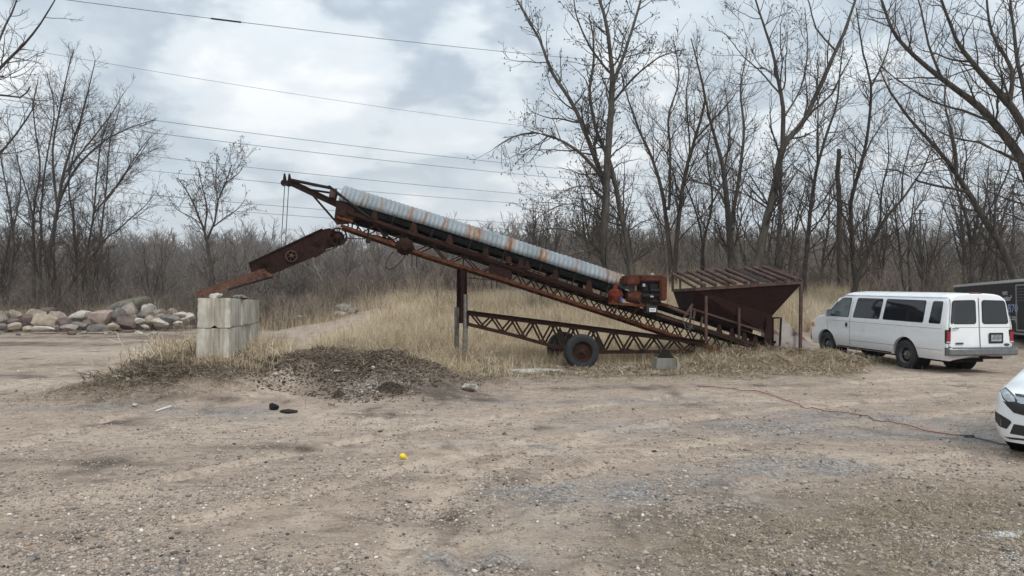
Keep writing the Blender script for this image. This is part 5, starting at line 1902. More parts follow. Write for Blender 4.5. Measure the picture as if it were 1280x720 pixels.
def decal(name, body_bvh, poly, origin_fn, direction, off, mat, parent, step=.06, thick=.0, smooth=True, loc=(0, 0, 0), dir_fn=None, mirror=False):
    """a thin panel lying on a body: poly in 2D, origin_fn maps (u,v) to a ray start, direction of the ray"""
    pts = []
    m = len(poly)
    for i in range(m):
        a, b = np.array(poly[i]), np.array(poly[(i + 1) % m])
        n = max(1, int(np.linalg.norm(b - a) / step))
        for k in range(n): pts.append(tuple(a + (b - a) * k / n))
    nb = len(pts)
    us = [p[0] for p in pts]; vs_ = [p[1] for p in pts]
    inner = []
    u = min(us) + step / 2
    P2 = [Vector(p) for p in pts]
    def inside(x, y):
        c = False; j = nb - 1
        for i in range(nb):
            xi, yi = pts[i]; xj, yj = pts[j]
            if (yi > y) != (yj > y) and x < (xj - xi) * (y - yi) / (yj - yi) + xi: c = not c
            j = i
        return c
    while u < max(us):
        v = min(vs_) + step / 2
        while v < max(vs_):
            if inside(u, v) and min((u - p[0]) ** 2 + (v - p[1]) ** 2 for p in pts) > (step * .35) ** 2: inner.append(Vector((u, v)))
            v += step
        u += step
    V2, _, F2, *_r = delaunay_2d_cdt(P2 + inner, [(i, (i + 1) % nb) for i in range(nb)], [], 1, 1e-5)
    V = []
    last = None
    d = Vector(direction)
    for p in V2:
        o = Vector(origin_fn(p[0], p[1]))
        if dir_fn: d = Vector(dir_fn(p[0], p[1])).normalized()
        h, nrm_, _, _ = body_bvh.ray_cast(o, d)
        if h is None and dir_fn:
            h, nrm_, _, dd_ = body_bvh.find_nearest(o + d * ((last - o).length if last is not None else 8.6))
            V.append(tuple(h + nrm_ * off)); continue
        if h is None:
            h = last if last is not None else o + d
            V.append(tuple(Vector(h) - d * off)); continue
        dist = (h - o).length; last = o + d * dist
        V.append(tuple(h - d * off))
    me = bpy.data.meshes.new(name)
    me.from_pydata(V, [], [tuple(f) for f in F2])
    bm = bmesh.new(); bm.from_mesh(me)
    bmesh.ops.recalc_face_normals(bm, faces=bm.faces)
    if bm.faces and sum((f.normal.dot(-d) for f in bm.faces)) < 0: bmesh.ops.reverse_faces(bm, faces=bm.faces)
    if thick:
        r = bmesh.ops.extrude_face_region(bm, geom=bm.faces[:])
        vs2 = [g for g in r['geom'] if isinstance(g, bmesh.types.BMVert)]
        bmesh.ops.translate(bm, verts=vs2, vec=tuple(-d * thick))
        bmesh.ops.recalc_face_normals(bm, faces=bm.faces)
    if mirror:
        bmesh.ops.transform(bm, matrix=Matrix.Diagonal((1, -1, 1, 1)), verts=bm.verts); bmesh.ops.reverse_faces(bm, faces=bm.faces)
    bm.to_mesh(me); bm.free()
    if smooth:
        me.polygons.foreach_set("use_smooth", [True] * len(me.polygons)); me.set_sharp_from_angle(angle=math.radians(40))
    me.materials.append(mat)
    return link(name, me, parent, loc)


def loft(sections, name, mat, parent, cuts=(), smooth=32):
    """sections: list of closed rings (same count)"""
    n = len(sections[0])
    V = [p for s in sections for p in s]
    F = [(i * n + j, i * n + (j + 1) % n, (i + 1) * n + (j + 1) % n, (i + 1) * n + j) for i in range(len(sections) - 1) for j in range(n)]
    F += [tuple(range(n))[::-1], tuple((len(sections) - 1) * n + j for j in range(n))]
    me = bpy.data.meshes.new(name); me.from_pydata([tuple(p) for p in V], [], F)
    bm = bmesh.new(); bm.from_mesh(me); bmesh.ops.recalc_face_normals(bm, faces=bm.faces); bm.to_mesh(me); bm.free()
    bvh = BVHTree.FromPolygons([tuple(p) for p in V], F)
    o = link(name, me, parent); me.materials.append(mat)
    if cuts:
        tmp = []
        for c, r, y0, y1 in cuts:
            k = MB(); k.lathe((c[0], y0, c[1]), (0, 1, 0), [(0, 0), (0, r), (y1 - y0, r), (y1 - y0, 0)], 40)
            t = k.build("cut", mat, parent); tmp.append(t)
            md = o.modifiers.new("b", 'BOOLEAN'); md.operation = 'DIFFERENCE'; md.object = t; md.solver = 'EXACT'
        dg = bpy.context.evaluated_depsgraph_get()
        new = bpy.data.meshes.new_from_object(o.evaluated_get(dg))
        o.modifiers.clear(); o.data = new; new.name = name
        for t in tmp: bpy.data.objects.remove(t)
        me = new
    me.polygons.foreach_set("use_smooth", [True] * len(me.polygons)); me.set_sharp_from_angle(angle=math.radians(smooth))
    return o, bvh


def van():
    rl = (10.75, 20.1)                       # left rear wheel on the ground
    th = math.radians(10.9)
    fwd = v3((-math.sin(th), math.cos(th), 0)); rgt = v3((math.cos(th), math.sin(th), 0))
    c = v3((rl[0], rl[1], 0)) + rgt * .86
    zr = zat(c[0], c[1]); zf = .17
    z0 = zr - .0
    root = empty("van", (c[0], c[1], z0), "white extended passenger van seen from its left rear, parked nose in by the hopper", "van")
    pitch = math.atan2(.11, 3.5)
    X = Vector(fwd) * math.cos(pitch) + Vector((0, 0, 1)) * math.sin(pitch)
    Yv = -Vector(rgt)                        # local y = left side
    Zv = X.cross(Yv)
    R = Matrix((X, Yv, Zv)).transposed()
    root.rotation_euler = R.to_euler()
    # side profile: half width at height
    ZP = [.36, .44, .60, .80, .86, 1.05, 1.26, 1.34, 1.80, 1.90, 1.965]
    YP = [.93, .965, .99, 1.0, .985, .99, .98, .965, .865, .835, .78]
    side = lambda z: float(np.interp(z, ZP, YP))

    def section(x, zt, wk=1.0, zb=.36, x_of=None, crown=.05):
        pts = []
        zs = []
        if zt > 1.95:
            zs = ZP
            top = [(.78, 1.965), (.70, 2.015), (.55, 2.045), (.28, 2.062), (0, 2.07)]
            k = (zt - 1.34) / (2.07 - 1.34)
            zz_ = [z if z <= 1.34 else 1.34 + (z - 1.34) * k for z in zs]
            half = [(side(z) * wk, q) for z, q in zip(zs, zz_)] + [(y * wk, 1.34 + (z - 1.34) * k) for y, z in top[1:]]
        else:
            zs = [zb + (min(zt - .05, 1.965) - zb) * t for t in np.linspace(0, 1, 11)]
            if zt > 1.34:
                lowf = [(z - .36) / (1.34 - .36) for z in ZP[:8]]
                zs = [zb + (1.34 - zb) * t for t in lowf] + [1.34 + (zt - .05 - 1.34) * t for t in (.45, .8, 1.0)]
            half = [(side(z) * wk, z) for z in zs]
            y1 = half[-1][0]
            half += [(y1 * .93, zt - .015), (y1 * .72, zt), (y1 * .38, zt + crown * .5), (0, zt + crown * .6)]
        ring = [(0, zb)] + [(y, z) for y, z in half] + [(-y, z) for y, z in half[-2::-1]]
        return [(x + (x_of(z) if x_of else 0), y, z) for y, z in ring]
    lean = lambda z: max(0, z - 1.2) * .11
    S = [section(-1.47, 2.03, .95, .52, lean), section(-1.455, 2.05, .975, .50, lean), section(-1.40, 2.065, .992, .48, lean), section(-1.30, 2.07, 1, .42), section(-1.0, 2.07, 1, .40)]
    for x in np.arange(-.6, 2.75, .25): S.append(section(x, 2.075, 1, .36))
    for x, zt in ((2.78, 2.06), (2.88, 2.02), (2.96, 1.96)): S.append(section(x, max(zt, 1.951), 1))
    for x, zt in ((3.05, 1.88), (3.15, 1.79), (3.28, 1.67), (3.42, 1.53), (3.55, 1.40), (3.62, 1.345), (3.70, 1.325), (3.85, 1.305), (4.0, 1.28), (4.15, 1.24), (4.26, 1.19), (4.33, 1.13)):
        S.append(section(x, zt, 1 - max(0, x - 3.9) * .12))
    S += [section(4.39, 1.06, .915, .40), section(4.43, .98, .88, .42)]
    body, bvh = loft(S, "body", M['white_paint'], root, cuts=[((0, .40), .47, .55, 1.3), ((3.5, .40), .46, .55, 1.3), ((0, .40), .47, -1.3, -.55), ((3.5, .40), .46, -1.3, -.55)])
    for x in (0, 3.5):
        for s in (1, -1):
            k = MB(); k.lathe((x, s * .54, .40), (0, s, 0), [(0, 0), (0, .464), (.36, .464)], 36)
            k.build("wheel_well", M['black'], root, smooth=40)
    L = lambda u, v: (u, 3.0, v)
    Rr = lambda u, v: (u, -3.0, v)
    def sd(name, poly, mat, off=.004, thick=0, parent=None, both=True, r=.06, step=.08):
        o = decal(name, bvh, rounded(poly, r) if r else poly, L, (0, -1, 0), off, M[mat], parent or root, step, thick)
        if both: decal(name, bvh, rounded(poly, r) if r else poly, Rr, (0, 1, 0), off, M[mat], parent or root, step, thick)
        return o
    wins = [[(-1.26, 1.30), (-.86, 1.30), (-.88, 1.84), (-1.22, 1.84)], [(-.64, 1.30), (.88, 1.31), (.85, 1.86), (-.62, 1.85)],
            [(1.05, 1.31), (2.20, 1.31), (2.12, 1.86), (1.03, 1.86)]]
    for w in wins:
        cx = sum(p[0] for p in w) / 4; cz = sum(p[1] for p in w) / 4
        big = [(cx + (p[0] - cx) * 1.035 + .0, cz + (p[1] - cz) * 1.07) for p in w]
        f = sd("window_frame", big, 'trim', .003)
        sd("window_pane", w, 'glass_dark', .007, parent=f)
    sd("window_frame", [(2.40, 1.285), (3.50, 1.285), (3.46, 1.37), (2.96, 1.88), (2.40, 1.88)], 'trim', .003)
    g = sd("window_pane", [(2.43, 1.305), (3.40, 1.305), (3.38, 1.37), (2.93, 1.855), (2.43, 1.855)], 'glass_clear', .007, r=.04)
    tag(g, "greenish clear front door window")
    # seams
    sm = MB()
    def seam(pts, w=.012):
        for a, b in zip(pts[:-1], pts[1:]):
            d = unit(np.array(b) - np.array(a)); n_ = np.array([-d[1], d[0]]) * w / 2
            a_, b_ = np.array(a), np.array(b)
            sd("panel_gap", [tuple(a_ - n_), tuple(b_ - n_), tuple(b_ + n_), tuple(a_ + n_)], 'seam', .0025, r=0, step=.15)
    seam([(2.33, .44), (2.33, 1.93)]); seam([(3.42, .86), (3.48, 1.28)]); seam([(3.02, .46), (3.02, .55)])
    seam([(2.33, 1.93), (2.95, 1.93)], .010)
    seam([(-1.34, .62), (2.33, .60)], .008)
    seam([(-1.32, 1.16), (3.42, 1.16)], .007)
    sd("rocker_shadow_strip", [(.55, .37), (2.98, .37), (2.98, .41), (.55, .41)], 'trim', .004, r=0)
    h = sd("door_handle", [(2.44, 1.00), (2.52, 1.00), (2.52, 1.12), (2.44, 1.12)], 'trim', .003, thick=.02, r=.02)
    sd("fuel_door", [(1.66, .88), (1.82, .88), (1.82, 1.04), (1.66, 1.04)], 'white_paint', .003, r=.05)
    sd("gutter", [(-1.30, 1.945), (2.95, 1.945), (2.95, 1.962), (-1.30, 1.962)], 'white_trim', .003, thick=.015, r=0)
    sd("side_marker", [(4.18, .90), (4.34, .92), (4.34, 1.05), (4.20, 1.04)], 'amber', .004, thick=.01, r=.02)
    sd("side_lamp", [(-1.44, 1.26), (-1.40, 1.26), (-1.40, 1.42), (-1.44, 1.42)], 'white_paint', .004, r=.01)
    # rear
    B = lambda u, v: (-4.0, u, v)
    def rd(name, poly, mat, off=.004, thick=0, parent=None, r=.05, step=.08, lab=None):
        return decal(name, bvh, rounded(poly, r) if r else poly, B, (1, 0, 0), off, M[mat], parent or root, step, thick)
    for s in (1, -1):
        dpoly = [(s * .02, .60), (s * .90, .60), (s * .895, 1.28), (s * .80, 1.93), (s * .02, 1.95)]
        dp = rd("rear_door", dpoly if s > 0 else dpoly[::-1], 'white_paint', .010, .006, step=.06, r=.04)
        for a, b in (((s * .012, .60), (s * .012, 1.95)), ((s * .905, .60), (s * .90, 1.28)), ((s * .90, 1.28), (s * .805, 1.94)), ((s * .02, 1.20), (s * .89, 1.20))):
            d = unit(np.array(b) - np.array(a)); n_ = np.array([-d[1], d[0]]) * .0045
            rd("door_gap", [tuple(np.array(a) - n_), tuple(np.array(b) - n_), tuple(np.array(b) + n_), tuple(np.array(a) + n_)], 'seam', .0185, parent=dp, r=0, step=.05)
        f = rd("window_frame", [(s * .085, 1.285), (s * .86, 1.285), (s * .78, 1.885), (s * .085, 1.90)][::s], 'trim', .024, parent=dp, r=.09, step=.05)
        rd("window_pane", [(s * .11, 1.31), (s * .84, 1.31), (s * .765, 1.86), (s * .11, 1.875)][::s], 'glass_dark', .029, parent=dp, r=.08, step=.05)
        for z in (.68, 1.15):
            k = MB(); k.box((-1.52, s * .915, z), (.03, .03, .10)); k.build("hinge", M['trim'], dp, bevel=.004)
        t = MB(); t.box((-1.455, s * .925, .97), (.07, .125, .33)); tl = t.build("tail_lamp", M['red_lamp'], root, bevel=.014, smooth=40)
        t = MB(); t.box((-1.462, s * .925, .835), (.065, .120, .045)); t.build("reversing_lamp", M['pale_lamp'], tl, bevel=.006)
        t = MB(); t.box((-1.455, s * .925, .97), (.062, .137, .345)); t.build("lamp_bezel", M['trim'], tl, bevel=.010)
    k = MB(); k.box((-1.494, -.46, .93), (.02, .42, .27)); pf = k.build("plate_recess", M['trim'], root, bevel=.01)
    k = MB(); k.box((-1.508, -.45, .93), (.012, .30, .16)); pl = k.build("number_plate", M['plate'], pf, bevel=.003)
    k = MB()
    for i, w in enumerate((.03, .035, .03, .03, .035, .03)):
        k.box((-1.5155, -.345 - i * .042, .925), (.003, w * .65, .07))
    k.build("plate_characters", M['badge'], pl)
    k = MB(); k.box((-1.5155, -.45, .985), (.003, .22, .02)); k.build("plate_heading", M['rust_red'], pl)
    k = MB()
    k.lathe((-1.484, -.78, .76), (-1, 0, 0), [(0, .085), (.008, .085), (.012, .07), (.012, 0)], 24); o = k.build("emblem", M['badge'], root, smooth=40)
    o.scale = (1, 1, .42); o.location = (0, 0, .76 * .58)
    o.location[1] = 0
    k = MB()
    for i in range(5): k.box((-1.492, .70 - i * .045, .80), (.014, .034, .045))
    k.build("badge", M['badge'], root)
    k = MB(); k.box((-1.485, .72, 1.175), (.02, .18, .018)); k.build("door_pull", M['trim'], root)
    # bumper
    k = MB()
    prof = [(-1.50, .50), (-1.64, .50), (-1.67, .54), (-1.67, .66), (-1.64, .70), (-1.50, .70)]
    n_ = len(prof); V = []
    ys = [-1.03, -1.0, -.9, .9, 1.0, 1.03]; ins = [.16, .05, 0, 0, .05, .16]
    for y, i_ in zip(ys, ins): V += [(x + (i_ if x < -1.55 else 0), y, z) for x, z in prof]
    k.add(V, [(i * n_ + j, i * n_ + (j + 1) % n_, (i + 1) * n_ + (j + 1) % n_, (i + 1) * n_ + j) for i in range(5) for j in range(n_)] + [tuple(range(n_))[::-1], tuple(5 * n_ + j for j in range(n_))])
    bp = k.build("rear_bumper", M['bumper'], root, bevel=.012, smooth=30)
    k = MB(); k.box((-1.60, 0, .705), (.13, 1.86, .012)); k.build("step_pad", M['chrome'], bp, bevel=.004)
    k = MB(); k.box((-1.45, -.35, .43), (.10, .6, .06)); k.box((-1.58, 0, .45), (.14, .07, .07)); k.build("hitch", M['rust_dark'], root)
    k = MB(); k.box((1.0, 0, .32), (4.0, 1.1, .10)); k.tube([(0, -.8, .38), (0, .8, .38)], .05, 10); k.lathe((0, 0, .38), (0, 1, 0), [(-.16, .05), (-.1, .15), (.1, .15), (.16, .05)], 16)
    k.tube([(3.5, -.8, .38), (3.5, .8, .38)], .045, 10); k.build("chassis", M['steel_dark'], root)
    k = MB(); k.lathe((-.75, .35, .40), (1, 0, 0), [(-.45, 0), (-.42, .12), (.42, .12), (.45, 0)], 16); k.build("muffler", M['rust_dark'], root, smooth=40)
    # wheels
    for x, s in ((0, 1), (0, -1), (3.5, 1), (3.5, -1)):
        truck_wheel(root, (x, s * .865, .385 - (0.0)), (0, s, 0), .392, .24, (0, 0, 0), 'tyre', 'rim_steel', .60)
    # mirror, roof lamp, wiper
    k = MB(); k.box((3.20, 1.13, 1.40), (.10, .16, .26)); mr = k.build("mirror", M['white_trim'], root, bevel=.03, smooth=40)
    k = MB(); k.box((3.152, 1.13, 1.40), (.010, .13, .22)); k.build("mirror_glass", M['chrome'], mr, bevel=.01)
    k = MB(); k.beam((3.22, .93, 1.33), (3.22, 1.10, 1.36), .04, .05); k.build("mirror_arm", M['trim'], mr)
    k = MB(); k.box((3.20, -1.13, 1.40), (.10, .16, .26)); k.beam((3.22, -.93, 1.33), (3.22, -1.10, 1.36), .04, .05); k.build("mirror", M['trim'], root, bevel=.02)
    k = MB(); k.box((-1.30, 0, 2.072), (.10, .34, .035)); k.build("stop_lamp", M['red_cord'], root, bevel=.01)
    decal("windscreen", bvh, rounded([(-.80, 1.40), (.80, 1.40), (.70, 1.90), (-.70, 1.90)], .08), lambda u, v: (6, u, v), (-1, 0, 0), .005, M['glass_dark'], root, .1)
    decal("radiator_grille", bvh, rounded([(-.55, .72), (.55, .72), (.55, .98), (-.55, .98)], .03), lambda u, v: (6, u, v), (-1, 0, 0), .005, M['trim'], root, .1)
    for s in (1, -1):
        decal("headlamp", bvh, rounded([(s * .60, .74), (s * .80, .76), (s * .80, .96), (s * .60, .96)][::s], .03), lambda u, v: (6, u, v), (-1, 0, 0), .006, M['lamp_glass'], root, .06)
    k = MB(); k.box((4.46, 0, .55), (.16, 1.75, .20)); k.build("front_bumper", M['bumper'], root, bevel=.03, smooth=40)
    return root


van()


def text_mesh(body, size, mat, name, parent, ori, xdir, zdir, align='LEFT', th=.003, sx=1.0):
    cu = bpy.data.curves.new("t", 'FONT'); cu.body = body; cu.size = size; cu.extrude = th; cu.align_x = align
    t = bpy.data.objects.new("t", cu); COL.objects.link(t)
    dg = bpy.context.evaluated_depsgraph_get()
    me = bpy.data.meshes.new_from_object(t.evaluated_get(dg)); bpy.data.objects.remove(t)
    me.transform(Matrix.Diagonal((sx, 1, 1, 1)))
    xd, zd = Vector(xdir).normalized(), Vector(zdir).normalized()
    n = xd.cross(zd)
    R = Matrix((xd, zd, n)).transposed().to_4x4(); R.translation = Vector(ori)
    me.transform(R); me.name = name
    me.materials.clear(); me.materials.append(M[mat])
    return link(name, me, parent)


def trailer():
    A = v3((21.3, 35.6, 0)); Bp = v3((19.0, 27.5, 0))
    d = unit(Bp - A); A = A - d * .0
    z0 = zat(19.5, 29) * .5
    n = v3((d[1], -d[0], 0))                       # outward (towards camera, left)
    if np.dot(n, -A) < 0: n = -n
    Lg = 9.6
    root = empty("cargo_trailer", (A[0], A[1], z0), "black enclosed cargo trailer with white lettering, partly hidden behind the van", "trailer")
    o = (0, 0, 0)
    P = lambda t, z, off=0: d * t + n * off + ZU * z           # local
    k = MB(); k.prism([P(0, .48), P(Lg, .48), P(Lg, 2.46), P(0, 2.46)], -n * 2.3); body = k.build("box_body", M['black_panel'], root, bevel=.02)
    k = MB(); k.prism([P(-.04, 2.42, .012), P(Lg + .04, 2.42, .012), P(Lg + .04, 2.53, .012), P(-.04, 2.53, .012)], -n * 2.33); k.build("roof_edge", M['white_trim'], root, bevel=.01)
    k = MB(); k.beam(P(0, .47, .004), P(Lg, .47, .004), .03, .07); k.build("bottom_rail", M['alu'], root)
    t0, t1 = 7.9, 9.3
    k = MB()
    k.prism([P(t0, .62, .0), P(t1, .62, .0), P(t1, 2.28, .0), P(t0, 2.28, .0)], n * .02)
    dr = k.build("side_door", M['black_panel'], root)
    k = MB()
    for a, b in (((t0, .60), (t0, 2.30)), ((t1, .60), (t1, 2.30)), ((t0, 2.30), (t1, 2.30)), ((t0, .60), (t1, .60))):
        k.beam(P(a[0], a[1], .026), P(b[0], b[1], .026), .05, .05, up=n)
    k.build("door_frame", M['alu'], dr)
    k = MB()
    for i in range(5): k.beam(P(t0 + .12, 1.72 + i * .11, .024), P(t1 - .12, 1.72 + i * .11, .024), .006, .02, up=n)
    k.build("vent_slats", M['alu'], dr)
    k = MB(); k.prism([P(t0 - .14, .9, .01), P(t0 - .05, .9, .01), P(t0 - .05, 1.02, .01), P(t0 - .14, 1.02, .01)], n * .03); k.build("latch", M['alu'], dr)
    txt = lambda s, size, t, z, mat='lettering', sx=1.0: text_mesh(s, size, mat, "lettering", root, P(t, z, .03), d, ZU, sx=sx)
    txt("ners", .30, 6.46, 1.95); txt("eation*", .30, 6.55, 1.72); txt("870", .46, 7.0, 1.27, 'lettering_blue', 1.5); txt("llc.co", .30, 6.98, .98, 'lettering', 1.3)
    for t in (4.9, 5.8):
        truck_wheel(root, P(t, .36 - .02, -.12), n, .36, .2, (0, 0, 0), 'tyre', 'rim_steel')
        truck_wheel(root, P(t, .36 - .02, -2.18), -n, .36, .2, (0, 0, 0), 'tyre', 'rim_steel')
    k = MB(); k.prism([P(4.35, .36, -.06), P(4.5, .78, -.06), P(6.2, .78, -.06), P(6.35, .36, -.06), P(6.25, .36, -.06), P(6.1, .72, -.06), P(4.6, .72, -.06), P(4.45, .36, -.06)], n * .12)
    k.build("mudguard", M['trim'], root)
    k = MB(); k.beam(P(Lg, .42, -.4), P(Lg + 1.3, .42, -1.15), .08, .10); k.beam(P(Lg, .42, -1.9), P(Lg + 1.3, .42, -1.15), .08, .10); k.beam(P(4, .40, -1.15), P(6.6, .36, -1.15), 1.9, .06)
    k.build("drawbar", M['steel_dark'], root)


trailer()


def sedan():
    # nose corner nearest the frame: local x forward, y left; car faces the camera, slightly left
    hd = math.radians(-143)                       # heading of the car (world angle of forward)
    fwd = v3((math.cos(hd), math.sin(hd), 0)); lft = v3((-math.sin(hd), math.cos(hd), 0))
    corner = v3((*gnd(1240.5, 567), 0))
    hw = .90
    c = corner - fwd * .74 + lft * .80        # front axle centre; car's right side is at image left
    root = empty("sedan", (c[0], c[1], zat(c[0], c[1])), "white sedan of which only the front right corner shows at the right edge", "car")
    root.rotation_euler = (0, 0, hd)
    ztop = lambda x: float(np.interp(x, [-3.75, -3.6, -3.0, -2.5, -1.7, -.9, -.55, .0, .45, .75, .88, .92], [.88, .98, 1.08, 1.32, 1.40, 1.30, 1.06, .84, .77, .70, .64, .58]))
    wid = lambda x: float(np.interp(x, [-3.8, -3.6, -3.2, -2.5, -.8, .0, .35, .58, .74, .84, .90, .93], [.70, .82, .88, .90, .90, .90, .875, .82, .71, .58, .43, .25]))
    zbot = lambda x: float(np.interp(x, [-3.8, -3.5, .6, .93], [.34, .22, .15, .19]))
    S = []
    for x in [-3.80, -3.74, -3.6, -3.4, -3.1, -2.8, -2.5, -2.1, -1.7, -1.3, -.9, -.7, -.5, -.3, -.1, .1, .25, .38, .48, .58, .66, .73, .79, .84, .88, .91, .93]:
        zt, w, zb = ztop(x), wid(x), zbot(x)
        belt = min(zt - .05, .90)
        half = [(w * .90, zb), (w * .97, zb + .06), (w * .995, zb + (belt - zb) * .35), (w, zb + (belt - zb) * .6), (w * .985, zb + (belt - zb) * .85), (w * .955, belt)]
        if zt > .98:
            k_ = (zt - .93) / .5
            half += [(w * .93, belt + .02), (w * (.93 - .14 * k_), belt + (zt - belt) * .5), (w * (.90 - .22 * k_), belt + (zt - belt) * .85), (w * (.72 - .15 * k_), zt - .015), (w * .3, zt + .01), (0, zt + .015)]
        else:
            half += [(w * .93, belt + .015), (w * .88, belt + (zt - belt) * .55), (w * .80, zt - .012), (w * .68, zt), (w * .3, zt + .012), (0, zt + .015)]
        ring = [(x, 0, zb)] + [(x, y, z) for y, z in half] + [(x, -y, z) for y, z in half[-2::-1]]
        S.append(ring)
    body, bvh = loft(S, "body", M['car_paint'], root, cuts=[((0, .32), .37, .5, 1.2), ((-2.7, .32), .37, .5, 1.2), ((0, .32), .37, -1.2, -.5), ((-2.7, .32), .37, -1.2, -.5)], smooth=45)
    for x in (0, -2.7):
        for s in (1, -1):
            k = MB(); k.lathe((x, s * .49, .32), (0, s, 0), [(0, 0), (0, .366), (.32, .366)], 30); k.build("wheel_well", M['black'], root, smooth=40)
            truck_wheel(root, (x, s * .78, .318), (0, s, 0), .318, .2, (0, 0, 0), 'tyre', 'rim_steel', .66)
    # panels on the nose; rays come in diagonally for the corners
    def fr(name, poly, mat, s, off=.004, thick=0, r=.02, step=.03, parent=None, yaw=0.0):
        c_, s_ = math.cos(yaw * s), math.sin(yaw * s)
        dirv = (-c_, -s_, 0)
        org = lambda u, v: (c_ * 3 - s_ * u * s, s_ * 3 + c_ * u * s, v)
        pl_ = rounded(poly, r) if r else poly
        if s < 0: pl_ = pl_[::-1]
        return decal(name, bvh, pl_, org, dirv, off, M[mat], parent or root, step, thick)
    # lamp, grille and recess outlines of the right front corner, mirrored for the left
    Ri = Matrix.Rotation(-hd, 3, 'Z')
    z0 = zat(c[0], c[1])
    camL = Ri @ (Vector((0, 0, CAMZ)) - Vector((c[0], c[1], z0)))
    def px(name, poly, mat, off=.005, thick=0, r=1.0, step=1.6, both=True, parent=None):
        of = lambda u, v: camL
        df = lambda u, v: Ri @ Vector(ray(u, v))
        pl_ = rounded(poly, r, 3) if r else poly
        for mi in ((False, True) if both else (False,)):
            o = decal(name, bvh, pl_, of, (-1, 0, 0), off, M[mat], parent or root, step, thick, dir_fn=df, mirror=mi)
        return o
    px("headlamp_surround", [(1250, 488), (1257, 483.5), (1262, 488), (1270, 496), (1272, 503.5), (1259, 503.5), (1253, 498)], 'trim', .004)
    px("headlamp", [(1251, 489), (1256.5, 485), (1261, 489.5), (1268, 496.5), (1269, 502), (1260, 502), (1254, 497)], 'lamp_glass', .008)
    px("projector", [(1257.5, 492.5), (1261.5, 492.5), (1262.5, 498.5), (1258, 498)], 'chrome', .012)
    px("grille", [(1253, 500.5), (1259, 503), (1272, 503), (1300, 508), (1340, 512), (1340, 524), (1300, 522), (1280, 519.5), (1267, 516), (1259, 508)], 'trim', .006, r=.6, step=2.5)
    px("bonnet_slot", [(1268.5, 491.5), (1290, 494.5), (1340, 499), (1340, 502.5), (1290, 498.5), (1269.5, 495)], 'trim', .006, r=.4, step=2.5)
    px("chrome_bar", [(1267, 494.5), (1290, 499), (1340, 504), (1340, 511), (1300, 508), (1275, 504.5)], 'chrome', .012, .008, step=2.5)
    px("fog_recess", [(1242.6, 513), (1252, 519), (1262, 525), (1264.5, 528), (1258, 536.5), (1249, 533), (1244.5, 526)], 'trim', .006)
    px("lower_intake", [(1267, 530), (1285, 533), (1330, 538), (1330, 550), (1285, 546), (1262, 542)], 'trim', .006, step=2.5)
    px("lower_lip", [(1254, 545.5), (1262, 546.5), (1300, 550.5), (1300, 553), (1262, 549)], 'trim', .008, r=.3)
    fr("number_plate", [(-.15, .40), (.15, .40), (.15, .54), (-.15, .54)], 'plate', 1, .03, .004, r=.005)
    Ls = lambda s: (lambda u, v: (u, 3.0 * s, v))
    for s in (1, -1):
        for w in ([(-.72, .95), (-1.62, .95), (-1.62, 1.30), (-1.30, 1.28)], [(-1.70, .95), (-2.72, .95), (-2.52, 1.18), (-1.70, 1.31)]):
            decal("side_window", bvh, rounded(w, .04), Ls(s), (0, -s, 0), .005, M['glass_dark'], root, .1)
        k = MB(); k.box((-1.0, s * .97, .96), (.10, .14, .10)); k.build("mirror", M['car_paint'], root, bevel=.03, smooth=40)
    decal("windscreen", bvh, rounded([(-.60, .97), (.60, .97), (.50, 1.32), (-.50, 1.32)], .05), lambda u, v: (3, u, v), (-1, 0, 0), .006, M['glass_dark'], root, .08)


sedan()
# ------------------------------------------------------------------ concrete block wall
def block(length, w, h, joint_top=True):
    """precast block: long axis x, V groove down each end, chamfered edges, V key under and over"""
    k = MB()
    g, gw = .14, .135
    c = .025
    # footprint with a vertical V groove in each end face
    hl, hw = length / 2, w / 2
    fp = [(-hl + c, -hw), (hl - c, -hw), (hl, -hw + c), (hl, -gw), (hl - g, 0), (hl, gw), (hl, hw - c), (hl - c, hw), (-hl + c, hw), (-hl, hw - c), (-hl, gw), (-hl + g, 0), (-hl, -gw), (-hl, -hw + c)]
    k.prism([(x, y, 0) for x, y in fp], (0, 0, h))
    me_o = k
    return k


def make_block(name, c, ang, length, w, h, mat, label, group, seed, tilt=0):
    rng = np.random.default_rng(seed)
    k = block(length, w, h)
    o = k.build(name, M[mat])
    bm = bmesh.new(); bm.from_mesh(o.data)
    bmesh.ops.triangulate(bm, faces=[f for f in bm.faces if len(f.verts) > 4])
    for _ in range(4):
        bmesh.ops.subdivide_edges(bm, edges=[e for e in bm.edges if e.calc_length() > .11], cuts=1, use_grid_fill=True)
    for v in bm.verts:
        x, y, z = v.co
        n = float(fbm(np.array(x * 5 + y * 7 + seed * 3.1), np.array(z * 5 + y * 3), seed, 3))
        edge = (abs(x) > length / 2 - .05) + (abs(y) > w / 2 - .04) + (z < .03 or z > h - .03)
        v.co += Vector((n * .016, n * .014, n * .006))
        if edge >= 2 and rng.uniform() < .4:
            v.co.x *= 1 - .02 * rng.uniform(); v.co.y *= 1 - .05 * rng.uniform(); v.co.z += (-1 if z > h / 2 else 1) * .02 * rng.uniform()
        # V notch along the underside, seen at the ends
        if z < .12 and abs(y) < .05: v.co.z += .05 * (1 - abs(y) / .05) if z < .03 else 0
    bmesh.ops.recalc_face_normals(bm, faces=bm.faces)
    bm.to_mesh(o.data); bm.free()
    o.data.polygons.foreach_set("use_smooth", [True] * len(o.data.polygons)); o.data.set_sharp_from_angle(angle=math.radians(28))
    o.location = c; o.rotation_euler = (tilt, 0, ang)
    return tag(o, label, "concrete block", group)


